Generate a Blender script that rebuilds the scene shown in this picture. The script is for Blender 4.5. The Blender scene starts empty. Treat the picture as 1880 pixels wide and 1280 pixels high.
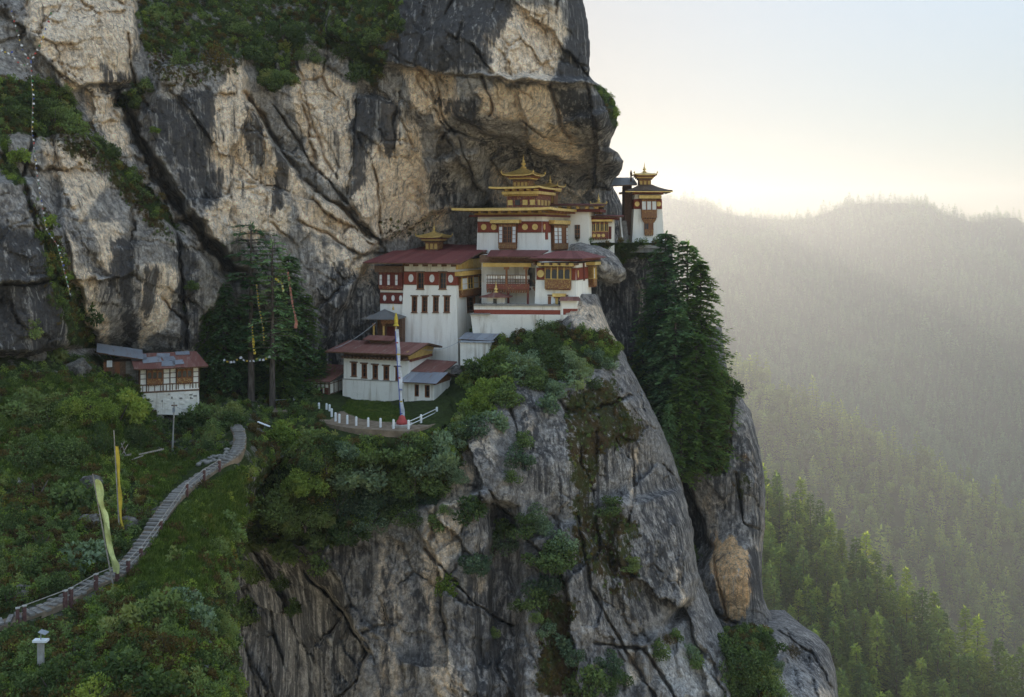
import bpy, bmesh, math, random
import numpy as np
from mathutils import Vector, Matrix

random.seed(7)
RNG = np.random.default_rng(11)
R = math.radians
scene = bpy.context.scene
C = scene.collection

# ------------------------------------------------------------------ camera
F = 1900.0            # focal length in photo pixels (photo 1880 x 1280)
CX, HY = 940.0, 430.0  # optical centre column, horizon row
cam_d = bpy.data.cameras.new('camera')
cam_d.sensor_fit = 'HORIZONTAL'
cam_d.sensor_width = 36.0
cam_d.lens = 36.0 * F / 1880.0
cam_d.shift_y = -(640.0 - HY) / 1880.0
cam_d.clip_start = 0.5
cam_d.clip_end = 30000
cam = bpy.data.objects.new('camera', cam_d)
C.objects.link(cam)
cam.location = (0, 0, 0)
cam.rotation_euler = (R(90), 0, 0)
scene.camera = cam

# ------------------------------------------------------------------ sky, sun, exposure
SUN_AZ, SUN_EL = -4.0, 8.5     # degrees: left of the view axis, above the horizon (behind the cliff)
sun_dir = Vector((math.sin(R(SUN_AZ)) * math.cos(R(SUN_EL)), math.cos(R(SUN_AZ)) * math.cos(R(SUN_EL)), math.sin(R(SUN_EL))))
world = bpy.data.worlds.new('World')
scene.world = world
world.use_nodes = True
wn = world.node_tree
wn.nodes.clear()
w_out = wn.nodes.new('ShaderNodeOutputWorld')
w_bg = wn.nodes.new('ShaderNodeBackground')
w_sky = wn.nodes.new('ShaderNodeTexSky')
w_sky.sky_type = 'NISHITA'
w_sky.sun_disc = False
w_sky.sun_elevation = R(SUN_EL)
w_sky.sun_rotation = R(SUN_AZ)
w_sky.altitude = 3000
w_sky.air_density = 1.0
w_sky.dust_density = 1.6
w_sky.ozone_density = 1.0
# sky colour softened and brightness turned over: unseen zenith outshines the horizon to fill shade
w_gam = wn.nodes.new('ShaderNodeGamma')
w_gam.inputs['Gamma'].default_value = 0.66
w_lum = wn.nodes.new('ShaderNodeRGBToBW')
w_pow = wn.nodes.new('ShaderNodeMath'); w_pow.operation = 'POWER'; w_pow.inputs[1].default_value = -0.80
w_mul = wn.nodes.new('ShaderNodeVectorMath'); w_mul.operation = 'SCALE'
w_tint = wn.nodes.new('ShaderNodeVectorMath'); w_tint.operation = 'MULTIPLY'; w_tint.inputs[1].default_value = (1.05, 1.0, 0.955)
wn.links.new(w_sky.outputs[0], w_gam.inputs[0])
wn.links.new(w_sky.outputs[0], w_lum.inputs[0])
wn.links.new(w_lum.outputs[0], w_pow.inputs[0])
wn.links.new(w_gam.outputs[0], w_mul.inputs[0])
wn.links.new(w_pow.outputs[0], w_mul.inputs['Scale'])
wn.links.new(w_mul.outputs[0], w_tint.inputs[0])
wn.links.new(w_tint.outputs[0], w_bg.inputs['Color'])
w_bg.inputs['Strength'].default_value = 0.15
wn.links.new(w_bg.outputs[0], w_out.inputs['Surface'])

sun_l = bpy.data.lights.new('sun', 'SUN')
sun_l.energy = 1.0
sun_l.angle = R(0.5)
sun_l.color = (1.0, 0.90, 0.78)
sun_o = bpy.data.objects.new('sun', sun_l)
C.objects.link(sun_o)
sun_o.rotation_euler = (-sun_dir).to_track_quat('-Z', 'Y').to_euler()
sun_o.location = sun_dir * 300

vs = scene.view_settings
vs.view_transform = 'Standard'
vs.look = 'None'
vs.exposure = 2.55
vs.gamma = 1.0
vs.use_curve_mapping = False

cy = scene.cycles
cy.use_denoising = True
cy.max_bounces = 5
cy.diffuse_bounces = 4
cy.glossy_bounces = 2
cy.transmission_bounces = 3
cy.transparent_max_bounces = 6
cy.volume_bounces = 0
cy.caustics_reflective = False
cy.caustics_refractive = False
cy.sample_clamp_indirect = 4.0

# ------------------------------------------------------------------ helpers: points and noise
def P(px, py, Y):
    """world point seen at photo pixel (px, py) at a distance of Y metres along the view axis"""
    return Vector(((px - CX) / F * Y, Y, -(py - HY) / F * Y))

def _hash(ix, iy, iz, seed):
    h = (ix.astype(np.uint32) * np.uint32(374761393) + iy.astype(np.uint32) * np.uint32(668265263)
         + iz.astype(np.uint32) * np.uint32(2147483647) + np.uint32((seed * 974711 + 12345) & 0xffffffff))
    h = (h ^ (h >> np.uint32(13))) * np.uint32(1274126177)
    h = (h ^ (h >> np.uint32(16))) * np.uint32(2246822519)
    return h ^ (h >> np.uint32(15))

def noise3(x, y, z, seed=0):
    x = np.asarray(x, dtype=np.float32); y = np.asarray(y, dtype=np.float32) + 0 * x; z = np.asarray(z, dtype=np.float32) + 0 * x
    ix = np.floor(x).astype(np.int64); iy = np.floor(y).astype(np.int64); iz = np.floor(z).astype(np.int64)
    fx, fy, fz = (x - ix), (y - iy), (z - iz)
    ux, uy, uz = fx*fx*fx*(fx*(fx*6-15)+10), fy*fy*fy*(fy*(fy*6-15)+10), fz*fz*fz*(fz*(fz*6-15)+10)
    out = 0
    for dx in (0, 1):
        wx = ux if dx else 1 - ux
        for dy in (0, 1):
            wy = uy if dy else 1 - uy
            for dz in (0, 1):
                wz = uz if dz else 1 - uz
                h = _hash(ix + dx, iy + dy, iz + dz, seed)
                gx = ((h & 255).astype(np.float32) / 127.5 - 1)
                gy = (((h >> np.uint32(8)) & 255).astype(np.float32) / 127.5 - 1)
                gz = (((h >> np.uint32(16)) & 255).astype(np.float32) / 127.5 - 1)
                out = out + wx * wy * wz * (gx * (fx - dx) + gy * (fy - dy) + gz * (fz - dz))
    return out * 1.1

def fbm(x, y, z, seed=0, octv=4, gain=0.5, lac=2.03):
    a, s, f = 1.0, 0, 1.0
    for o in range(octv):
        s = s + a * noise3(x * f, y * f, z * f, seed + o * 17)
        a *= gain; f *= lac
    return s

def sstep(a, b, x):
    t = np.clip((x - a) / (b - a), 0, 1)
    return t * t * (3 - 2 * t)

def poly_sd(px, py, poly):
    """signed distance (positive inside) to a polygon, vectorised"""
    d = np.full(px.shape, 1e9, dtype=np.float32)
    inside = np.zeros(px.shape, dtype=bool)
    n = len(poly)
    for i in range(n):
        ax, ay = poly[i]; bx, by = poly[(i + 1) % n]
        ex, ey = bx - ax, by - ay
        wx, wy = px - ax, py - ay
        t = np.clip((wx * ex + wy * ey) / (ex * ex + ey * ey + 1e-9), 0, 1)
        d = np.minimum(d, np.hypot(wx - ex * t, wy - ey * t))
        c = (ay > py) != (by > py)
        with np.errstate(divide='ignore', invalid='ignore'):
            xi = ax + (py - ay) / (by - ay if by != ay else 1e-9) * ex
        inside ^= c & (px < xi)
    return np.where(inside, d, -d)

def line_d(px, py, pts):
    d = np.full(px.shape, 1e9, dtype=np.float32)
    for (ax, ay), (bx, by) in zip(pts[:-1], pts[1:]):
        ex, ey = bx - ax, by - ay
        wx, wy = px - ax, py - ay
        t = np.clip((wx * ex + wy * ey) / (ex * ex + ey * ey + 1e-9), 0, 1)
        d = np.minimum(d, np.hypot(wx - ex * t, wy - ey * t))
    return d

def tps(ctrl, px, py, smooth=0.0):
    c = np.array(ctrl, dtype=np.float64)
    s = 300.0
    xy = c[:, :2] / s
    n = len(c)
    def U(r2):
        return 0.5 * r2 * np.log(r2 + 1e-12)
    K = U(((xy[:, None] - xy[None]) ** 2).sum(-1)) + smooth * np.eye(n)
    A = np.zeros((n + 3, n + 3)); A[:n, :n] = K; A[:n, n] = 1; A[:n, n+1:] = xy; A[n, :n] = 1; A[n+1:, :n] = xy.T
    b = np.zeros(n + 3); b[:n] = c[:, 2]
    w = np.linalg.solve(A, b)
    gx, gy = px / s, py / s
    out = w[n] + w[n+1] * gx + w[n+2] * gy
    for i in range(n):
        out = out + w[i] * U((gx - xy[i, 0]) ** 2 + (gy - xy[i, 1]) ** 2)
    return out

def facets(a, b, cell, seed, tilt, aniso=1.0):
    """broken-rock relief: every cell of a jittered lattice is a tilted plane; returns (height, distance to the cell border)"""
    a = a / cell; b = b / (cell * aniso)
    ia = np.floor(a).astype(np.int64); ib = np.floor(b).astype(np.int64)
    f1 = np.full(a.shape, 1e9, dtype=np.float32); f2 = f1.copy(); hh = np.zeros(a.shape, dtype=np.float32)
    z0 = np.zeros_like(ia)
    for da in (-1, 0, 1):
        for db in (-1, 0, 1):
            h = _hash(ia + da, ib + db, z0, seed)
            ja = (h & 1023) / 1023.0; jb = ((h >> np.uint32(10)) & 1023) / 1023.0
            h2 = _hash(ia + da, ib + db, z0 + 7, seed + 5)
            ga = (h2 & 255) / 127.5 - 1; gb = ((h2 >> np.uint32(8)) & 255) / 127.5 - 1; g0 = ((h2 >> np.uint32(16)) & 255) / 127.5 - 1
            va = a - (ia + da + ja); vb = b - (ib + db + jb)
            d = (va * va + vb * vb).astype(np.float32)
            hp = (g0 * 0.55 + ga * va + gb * vb) * tilt
            m = d < f1
            f2 = np.where(m, f1, np.minimum(f2, d))
            hh = np.where(m, hp, hh)
            f1 = np.where(m, d, f1)
    return hh, (np.sqrt(f2) - np.sqrt(f1)) * cell

# ------------------------------------------------------------------ helpers: materials
def new_mat(name):
    m = bpy.data.materials.new(name)
    m.use_nodes = True
    nt = m.node_tree
    b = nt.nodes['Principled BSDF']
    b.inputs['Roughness'].default_value = 0.8
    b.inputs['Specular IOR Level'].default_value = 0.25
    return m, nt, b

class NT:
    """short-hand for wiring nodes"""
    def __init__(s, nt): s.nt = nt
    def n(s, t, **kw):
        nd = s.nt.nodes.new(t)
        for k, v in kw.items(): setattr(nd, k, v)
        return nd
    def l(s, a, b): s.nt.links.new(a, b)
    def noise(s, vec, scale, detail=4, rough=0.55, dist=0.0):
        nd = s.n('ShaderNodeTexNoise')
        nd.inputs['Scale'].default_value = scale; nd.inputs['Detail'].default_value = detail
        nd.inputs['Roughness'].default_value = rough; nd.inputs['Distortion'].default_value = dist
        s.l(vec, nd.inputs['Vector'])
        return nd.outputs['Fac']
    def mapping(s, vec, scale=(1, 1, 1), rot=(0, 0, 0)):
        nd = s.n('ShaderNodeMapping')
        nd.inputs['Scale'].default_value = scale; nd.inputs['Rotation'].default_value = rot
        s.l(vec, nd.inputs['Vector'])
        return nd.outputs[0]
    def math(s, op, a, b=0.0, clamp=False):
        nd = s.n('ShaderNodeMath', operation=op); nd.use_clamp = clamp
        for i, v in enumerate((a, b)):
            if isinstance(v, (int, float)): nd.inputs[i].default_value = v
            else: s.l(v, nd.inputs[i])
        return nd.outputs[0]
    def ramp(s, fac, lo, hi, a=0.0, b=1.0):
        nd = s.n('ShaderNodeMapRange'); nd.interpolation_type = 'SMOOTHSTEP'
        nd.inputs['From Min'].default_value = lo; nd.inputs['From Max'].default_value = hi
        nd.inputs['To Min'].default_value = a; nd.inputs['To Max'].default_value = b
        s.l(fac, nd.inputs['Value'])
        return nd.outputs[0]
    def mix(s, fac, a, b, mode='MIX'):
        nd = s.n('ShaderNodeMix', data_type='RGBA', blend_type=mode)
        for key, v in ((0, fac), (6, a), (7, b)):
            if isinstance(v, (int, float)): nd.inputs[key].default_value = v
            elif isinstance(v, tuple): nd.inputs[key].default_value = v if len(v) == 4 else (*v, 1)
            else: s.l(v, nd.inputs[key])
        return nd.outputs[2]
    def bump(s, h, strength, dist, normal=None):
        nd = s.n('ShaderNodeBump')
        nd.inputs['Strength'].default_value = strength; nd.inputs['Distance'].default_value = dist
        s.l(h, nd.inputs['Height'])
        if normal is not None: s.l(normal, nd.inputs['Normal'])
        return nd.outputs[0]
    def sep(s, col):
        nd = s.n('ShaderNodeSeparateColor'); s.l(col, nd.inputs[0]); return nd.outputs

def tag(o, label=None, cat=None, group=None, kind=None):
    if label: o['label'] = label
    if cat: o['category'] = cat
    if group: o['group'] = group
    if kind: o['kind'] = kind
    return o

def grid_mesh(name, V, mat, masks=None, masks2=None, smooth=True):
    """V: (ny, nx, 3) array of world points -> one mesh object"""
    ny, nx = V.shape[:2]
    me = bpy.data.meshes.new(name)
    idx = np.arange(ny * nx, dtype=np.int32).reshape(ny, nx)
    q = np.stack([idx[:-1, :-1], idx[1:, :-1], idx[1:, 1:], idx[:-1, 1:]], -1).reshape(-1, 4)
    nf = len(q)
    me.vertices.add(ny * nx); me.loops.add(nf * 4); me.polygons.add(nf)
    me.vertices.foreach_set('co', V.reshape(-1).astype(np.float32))
    me.loops.foreach_set('vertex_index', q.reshape(-1))
    me.polygons.foreach_set('loop_start', np.arange(0, nf * 4, 4, dtype=np.int32))
    me.polygons.foreach_set('use_smooth', np.full(nf, smooth))
    me.update(calc_edges=True)
    for nm, mk in (('masks', masks), ('masks2', masks2)):
        if mk is not None:
            at = me.attributes.new(nm, 'FLOAT_COLOR', 'POINT')
            a = np.ones((ny * nx, 4), dtype=np.float32)
            a[:, :3] = mk.reshape(-1, 3)
            at.data.foreach_set('color', a.reshape(-1))
    me.materials.append(mat)
    o = bpy.data.objects.new(name, me)
    C.objects.link(o)
    return o
# ------------------------------------------------------------------ rock material
def make_rock(name, tint=(1, 1, 1)):
    m, nt, b = new_mat(name)
    k = NT(nt)
    geo = k.n('ShaderNodeNewGeometry')
    pos = geo.outputs['Position']
    at = k.n('ShaderNodeAttribute'); at.attribute_name = 'masks'
    at2 = k.n('ShaderNodeAttribute'); at2.attribute_name = 'masks2'
    tan, stain, moss = k.sep(at.outputs['Color'])[:3]
    orange, pale, grass = k.sep(at2.outputs['Color'])[:3]
    big = k.noise(pos, 0.12, 6, 0.6, 0.4)
    med = k.noise(pos, 0.7, 6, 0.65, 0.3)
    fine = k.noise(pos, 4.5, 5, 0.7)
    streak = k.noise(k.mapping(pos, (0.9, 0.9, 0.035)), 1.0, 6, 0.62, 0.25)
    streak2 = k.noise(k.mapping(pos, (3.2, 3.2, 0.10)), 1.0, 4, 0.6, 0.2)
    t = lambda c: tuple(c[i] * tint[i] for i in range(3))
    g = k.mix(k.ramp(med, 0.32, 0.68), t((0.105, 0.102, 0.105)), t((0.37, 0.35, 0.33)))
    g = k.mix(k.ramp(big, 0.3, 0.7, 0, 0.7), g, t((0.23, 0.217, 0.20)))
    # warm, freshly broken rock
    tn = k.mix(k.ramp(streak2, 0.3, 0.7), t((0.61, 0.49, 0.365)), t((0.73, 0.645, 0.53)))
    tn = k.mix(k.ramp(fine, 0.35, 0.65, 0, 0.35), tn, t((0.40, 0.33, 0.26)))
    brk = k.math('ADD', k.math('SUBTRACT', med, 0.5), k.math('MULTIPLY', k.math('SUBTRACT', streak, 0.5), 1.2))
    tm = k.math('ADD', tan, k.math('MULTIPLY', brk, 1.1))
    col = k.mix(k.ramp(tm, 0.25, 0.8), g, tn)
    orc = k.mix(k.ramp(streak2, 0.35, 0.65), (0.46, 0.29, 0.15), (0.52, 0.37, 0.23))
    om = k.math('ADD', orange, k.math('MULTIPLY', k.math('SUBTRACT', k.math('ADD', k.math('MULTIPLY', streak, 0.5), k.math('MULTIPLY', streak2, 0.5)), 0.5), 3.0))
    col = k.mix(k.ramp(om, 0.35, 0.7), col, orc)
    # pale lichen
    pm = k.math('ADD', pale, k.math('MULTIPLY', k.math('SUBTRACT', fine, 0.5), 1.4))
    col = k.mix(k.ramp(pm, 0.5, 0.9, 0, 0.6), col, (0.42, 0.43, 0.44))
    sw = k.ramp(k.noise(pos, 0.16, 3, 0.5), 0.36, 0.6, 0.25, 1.0)
    col = k.mix(sw, col, k.mix(1.0, col, k.mix(k.ramp(streak2, 0.3, 0.68), (1.25, 1.23, 1.2), (0.72, 0.70, 0.69)), 'MULTIPLY'))
    col = k.mix(1.0, col, k.mix(k.ramp(k.noise(pos, 1.9, 7, 0.72, 0.5), 0.3, 0.7), (0.55, 0.53, 0.52), (1.32, 1.31, 1.29)), 'MULTIPLY')
    col = k.mix(1.0, col, k.mix(k.ramp(k.noise(pos, 7.5, 4, 0.7), 0.3, 0.7), (0.75, 0.74, 0.73), (1.2, 1.2, 1.19)), 'MULTIPLY')
    col = k.mix(1.0, col, (1.66, 1.61, 1.55), 'MULTIPLY')
    wst = k.noise(k.mapping(pos, (1.7, 1.7, 0.05)), 1.0, 5, 0.6, 0.2)
    col = k.mix(k.math('MULTIPLY', k.ramp(wst, 0.56, 0.68, 0, 0.7), sw), col, t((0.66, 0.61, 0.54)))
    # thin vertical run-off streaks everywhere, dark water stains where the mask says so
    col = k.mix(k.ramp(streak2, 0.55, 0.72, 0, 0.55), col, (0.06, 0.055, 0.054))
    col = k.mix(k.ramp(streak, 0.56, 0.7, 0, 0.6), col, (0.055, 0.05, 0.05))
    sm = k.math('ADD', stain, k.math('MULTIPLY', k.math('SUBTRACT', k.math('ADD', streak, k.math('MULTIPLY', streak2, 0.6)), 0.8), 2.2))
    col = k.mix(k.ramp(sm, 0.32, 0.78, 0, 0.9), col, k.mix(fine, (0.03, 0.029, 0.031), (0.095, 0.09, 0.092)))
    col = k.mix(k.math('MULTIPLY', k.ramp(wst, 0.575, 0.66, 0, 0.6), k.ramp(sm, 0.4, 0.8)), col, t((0.50, 0.47, 0.43)))
    # rust-brown moss and green growth
    mm = k.math('ADD', moss, k.math('MULTIPLY', k.math('SUBTRACT', k.noise(pos, 1.6, 6, 0.7), 0.5), 1.6))
    mossc = k.mix(k.ramp(k.noise(pos, 0.5, 4), 0.35, 0.65), (0.085, 0.052, 0.022), (0.06, 0.068, 0.02))
    col = k.mix(k.ramp(mm, 0.5, 0.7), col, mossc)
    gm = k.math('ADD', grass, k.math('MULTIPLY', k.math('SUBTRACT', med, 0.5), 1.2))
    gc = k.mix(k.ramp(k.noise(pos, 1.1, 5, 0.7), 0.3, 0.7), (0.030, 0.046, 0.012), (0.075, 0.105, 0.022))
    gc = k.mix(k.ramp(fine, 0.35, 0.7), gc, (0.035, 0.045, 0.014))
    col = k.mix(k.ramp(gm, 0.42, 0.6), col, gc)
    COLS = col
    b.inputs['Roughness'].default_value = 0.92
    b.inputs['Specular IOR Level'].default_value = 0.12
    crk = k.n('ShaderNodeTexVoronoi', feature='DISTANCE_TO_EDGE'); crk.inputs['Scale'].default_value = 0.55
    wp = k.n('ShaderNodeVectorMath', operation='ADD')
    nz = k.n('ShaderNodeTexNoise'); nz.inputs['Scale'].default_value = 0.6; nz.inputs['Detail'].default_value = 5
    k.l(pos, nz.inputs['Vector']); k.l(pos, wp.inputs[0]); k.l(nz.outputs['Color'], wp.inputs[1])
    k.l(k.mapping(wp.outputs[0], (1, 1, 0.6)), crk.inputs['Vector'])
    ce = k.ramp(crk.outputs['Distance'], 0.0, 0.035)
    cm = k.math('MULTIPLY', k.math('SUBTRACT', 1.0, ce), k.ramp(k.noise(pos, 0.3, 3), 0.45, 0.62))
    cm = k.math('MULTIPLY', cm, k.math('SUBTRACT', 1.0, k.ramp(gm, 0.42, 0.6)))
    k.l(k.mix(k.math('MULTIPLY', cm, 0.5), COLS, (0.05, 0.045, 0.042)), b.inputs['Base Color'])
    n1 = k.bump(ce, 0.5, 0.25)
    n2 = k.bump(med, 1.0, 0.9, n1)
    n3 = k.bump(k.math('ADD', fine, k.math('MULTIPLY', streak2, 0.4)), 1.0, 0.26, n2)
    k.l(n3, b.inputs['Normal'])
    return m

M_ROCK = make_rock('rock')
M_ROCK_LOW = make_rock('grey_rock', (0.80, 0.81, 0.84))

# ------------------------------------------------------------------ rock sheets
def spread(lo, hi, step, before=(), after=()):
    return np.concatenate([np.array(before, dtype=np.float64), np.arange(lo, hi, step), np.array(after, dtype=np.float64)])

def paint(px, py, polys, soft=12.0, wx=0, wy=0):
    m = np.zeros(px.shape, dtype=np.float32)
    for w, poly in polys:
        m = np.maximum(m, w * sstep(-soft, soft, poly_sd(px + wx, py + wy, poly)))
    return m

class Sheet:
    """a rock face: control depths -> smooth surface -> ledges, cracks, broken blocks, fine relief"""
    def __init__(s, name, rows, cols_u, left, right, ctrl, seed, steps=(), cracks=(), rough=1.0, block=1.0, edge=0.0, edge_px=40, edge_side='R', edge_rows=None,
                 tan=(), stain=(), moss=(), orange=(), pale=(), grass=(), back=30.0, warp=9.0, grass_rough=0.35, smooth=0.0, mat=None, calm=()):
        py = rows[:, None] + 0 * cols_u[None]
        lf = np.array([left(r) for r in rows]); rt = np.array([right(r) for r in rows])
        px = lf[:, None] + cols_u[None] * (rt - lf)[:, None]
        px = px.astype(np.float32); py = py.astype(np.float32)
        Y = tps(ctrl, px, py, smooth).astype(np.float32)
        wx = warp * fbm(px / 45, py / 45, 3.1, seed + 1, 4); wy = warp * fbm(px / 45, py / 45, 9.7, seed + 2, 4)
        s.masks = np.zeros(px.shape + (3,), dtype=np.float32); s.masks2 = s.masks.copy()
        mx = 1.6 * wx; my = 1.6 * wy
        s.masks[..., 0] = paint(px, py, tan, 14, mx, my)
        s.masks[..., 1] = paint(px, py, stain, 12, 0.8 * mx, 0.8 * my)
        s.masks[..., 2] = paint(px, py, moss, 16, mx, my)
        s.masks2[..., 0] = paint(px, py, orange, 13, mx, my)
        s.masks2[..., 1] = paint(px, py, pale, 14, mx, my)
        s.masks2[..., 2] = paint(px, py, grass, 12, mx, my)
        for dY, soft, poly in steps:
            Y = Y + dY * sstep(-soft, soft, poly_sd(px + wx, py + wy, poly))
        ka = (1 - grass_rough) * s.masks2[..., 2]
        am = rough * (1 - ka)
        am = am * (1 - paint(px, py, calm, 25))
        X = (px - CX) / F * Y; Z = -(py - HY) / F * Y
        qa = X + 0.55 * fbm(X / 3.0, Y / 3.0, Z / 3.0, seed + 31, 5, 0.62); qb = Z + 0.55 * fbm(X / 3.0, Z / 3.0, Y / 3.0, seed + 32, 5, 0.62)
        sl = 0.5
        ra = qa * math.cos(sl) + qb * math.sin(sl); rb = -qa * math.sin(sl) + qb * math.cos(sl)
        h1, e1 = facets(ra, rb, 7.5, seed + 41, 2.1, 1.9)
        h2, e2 = facets(ra + 3.3, rb, 2.6, seed + 42, 1.1, 1.9)
        h3, e3 = facets(qa, qb, 0.95, seed + 43, 0.36, 1.6)
        pres = sstep(-0.15, 0.35, fbm(X / 6, Y / 6, Z / 6, seed + 50, 3))
        pres2 = sstep(-0.05, 0.3, fbm(X / 5, Y / 5, Z / 5, seed + 51, 3))
        dY = block * (h1 + h2 * (0.35 + 0.65 * pres) + h3 * (0.2 + 0.8 * pres))
        dY = dY + block * (1.5 * pres2 * np.exp(-(e1 / 0.16) ** 2) + 0.6 * pres * np.exp(-(e2 / 0.11) ** 2) + 0.15 * pres * np.exp(-(e3 / 0.07) ** 2))
        dY = dY + 1.4 * fbm(X / 14, Y / 14, Z / 20, seed + 60, 3) + 0.55 * fbm(X / 2.5, Y / 2.5, Z / 5.5, seed + 61, 5, 0.6)
        Y = Y + am * dY
        for dep, w, pts in cracks:
            d = line_d(px + wx * 0.7, py + wy * 0.7, pts)
            ww = 0.62 * w * (0.3 + 1.3 * np.clip(0.5 + 1.3 * fbm(px / 26, py / 26, 1.7, seed + 70, 3), 0, 1.4))
            Y = Y + dep * np.exp(-(d / np.maximum(ww, 0.5)) ** 2)
        if edge:
            d = (rt[:, None] - px) if edge_side == 'R' else (px - lf[:, None])
            t = np.clip(1 - d / edge_px, 0, 1)
            er = np.ones(len(rows)) if edge_rows is None else np.array([edge_rows(r) for r in rows])
            Y = Y + edge * (1 - np.sqrt(np.maximum(0, 1 - t * t))) * er[:, None]
        s.px, s.py, s.Y = px, py, Y
        V = np.stack([(px - CX) / F * Y, Y, -(py - HY) / F * Y], -1)
        if back and edge:     # the face turns the corner and runs back into the mountain
            if edge_side == 'R':
                e = V[:, -1:, :]
                ext = np.concatenate([e * (1 + q / e[..., 1:2]) + np.array([-0.06 * q, 0, 0]) for q in (1.5, 4, 9, back)], 1)
                ext[..., 0] += 0.5 * fbm(ext[..., 1] / 3, ext[..., 2] / 3, 2.0, seed + 80, 3)
                V = np.concatenate([V, ext], 1)
                s.masks = np.concatenate([s.masks] + [s.masks[:, -1:]] * 4, 1); s.masks2 = np.concatenate([s.masks2] + [s.masks2[:, -1:]] * 4, 1)
            else:
                e = V[:, :1, :]
                ext = np.concatenate([e + np.array([0.02 * q, q, -0.02 * q]) + 0 * e for q in (back, 9, 4, 1.5)], 1)
                V = np.concatenate([ext, V], 1)
                s.masks = np.concatenate([s.masks[:, :1]] * 4 + [s.masks], 1); s.masks2 = np.concatenate([s.masks2[:, :1]] * 4 + [s.masks2], 1)
        s.V = V
        s.o = grid_mesh(name, V, mat or M_ROCK, s.masks, s.masks2)
    def depth(s, px, py):
        """depth of the face where it is seen at a photo pixel"""
        d = (s.px - px) ** 2 + (s.py - py) ** 2
        i = np.unravel_index(np.argmin(d), d.shape)
        return float(s.Y[i])

def rowf(pts):
    ys = [p[0] for p in pts]; xs = [p[1] for p in pts]
    return lambda r: float(np.interp(r, ys, xs))

def ucols(n, dense=1.0, before=0.12, nb=10):
    return np.concatenate([np.linspace(0, before, nb, endpoint=False), np.linspace(before, 1, n)])

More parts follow.
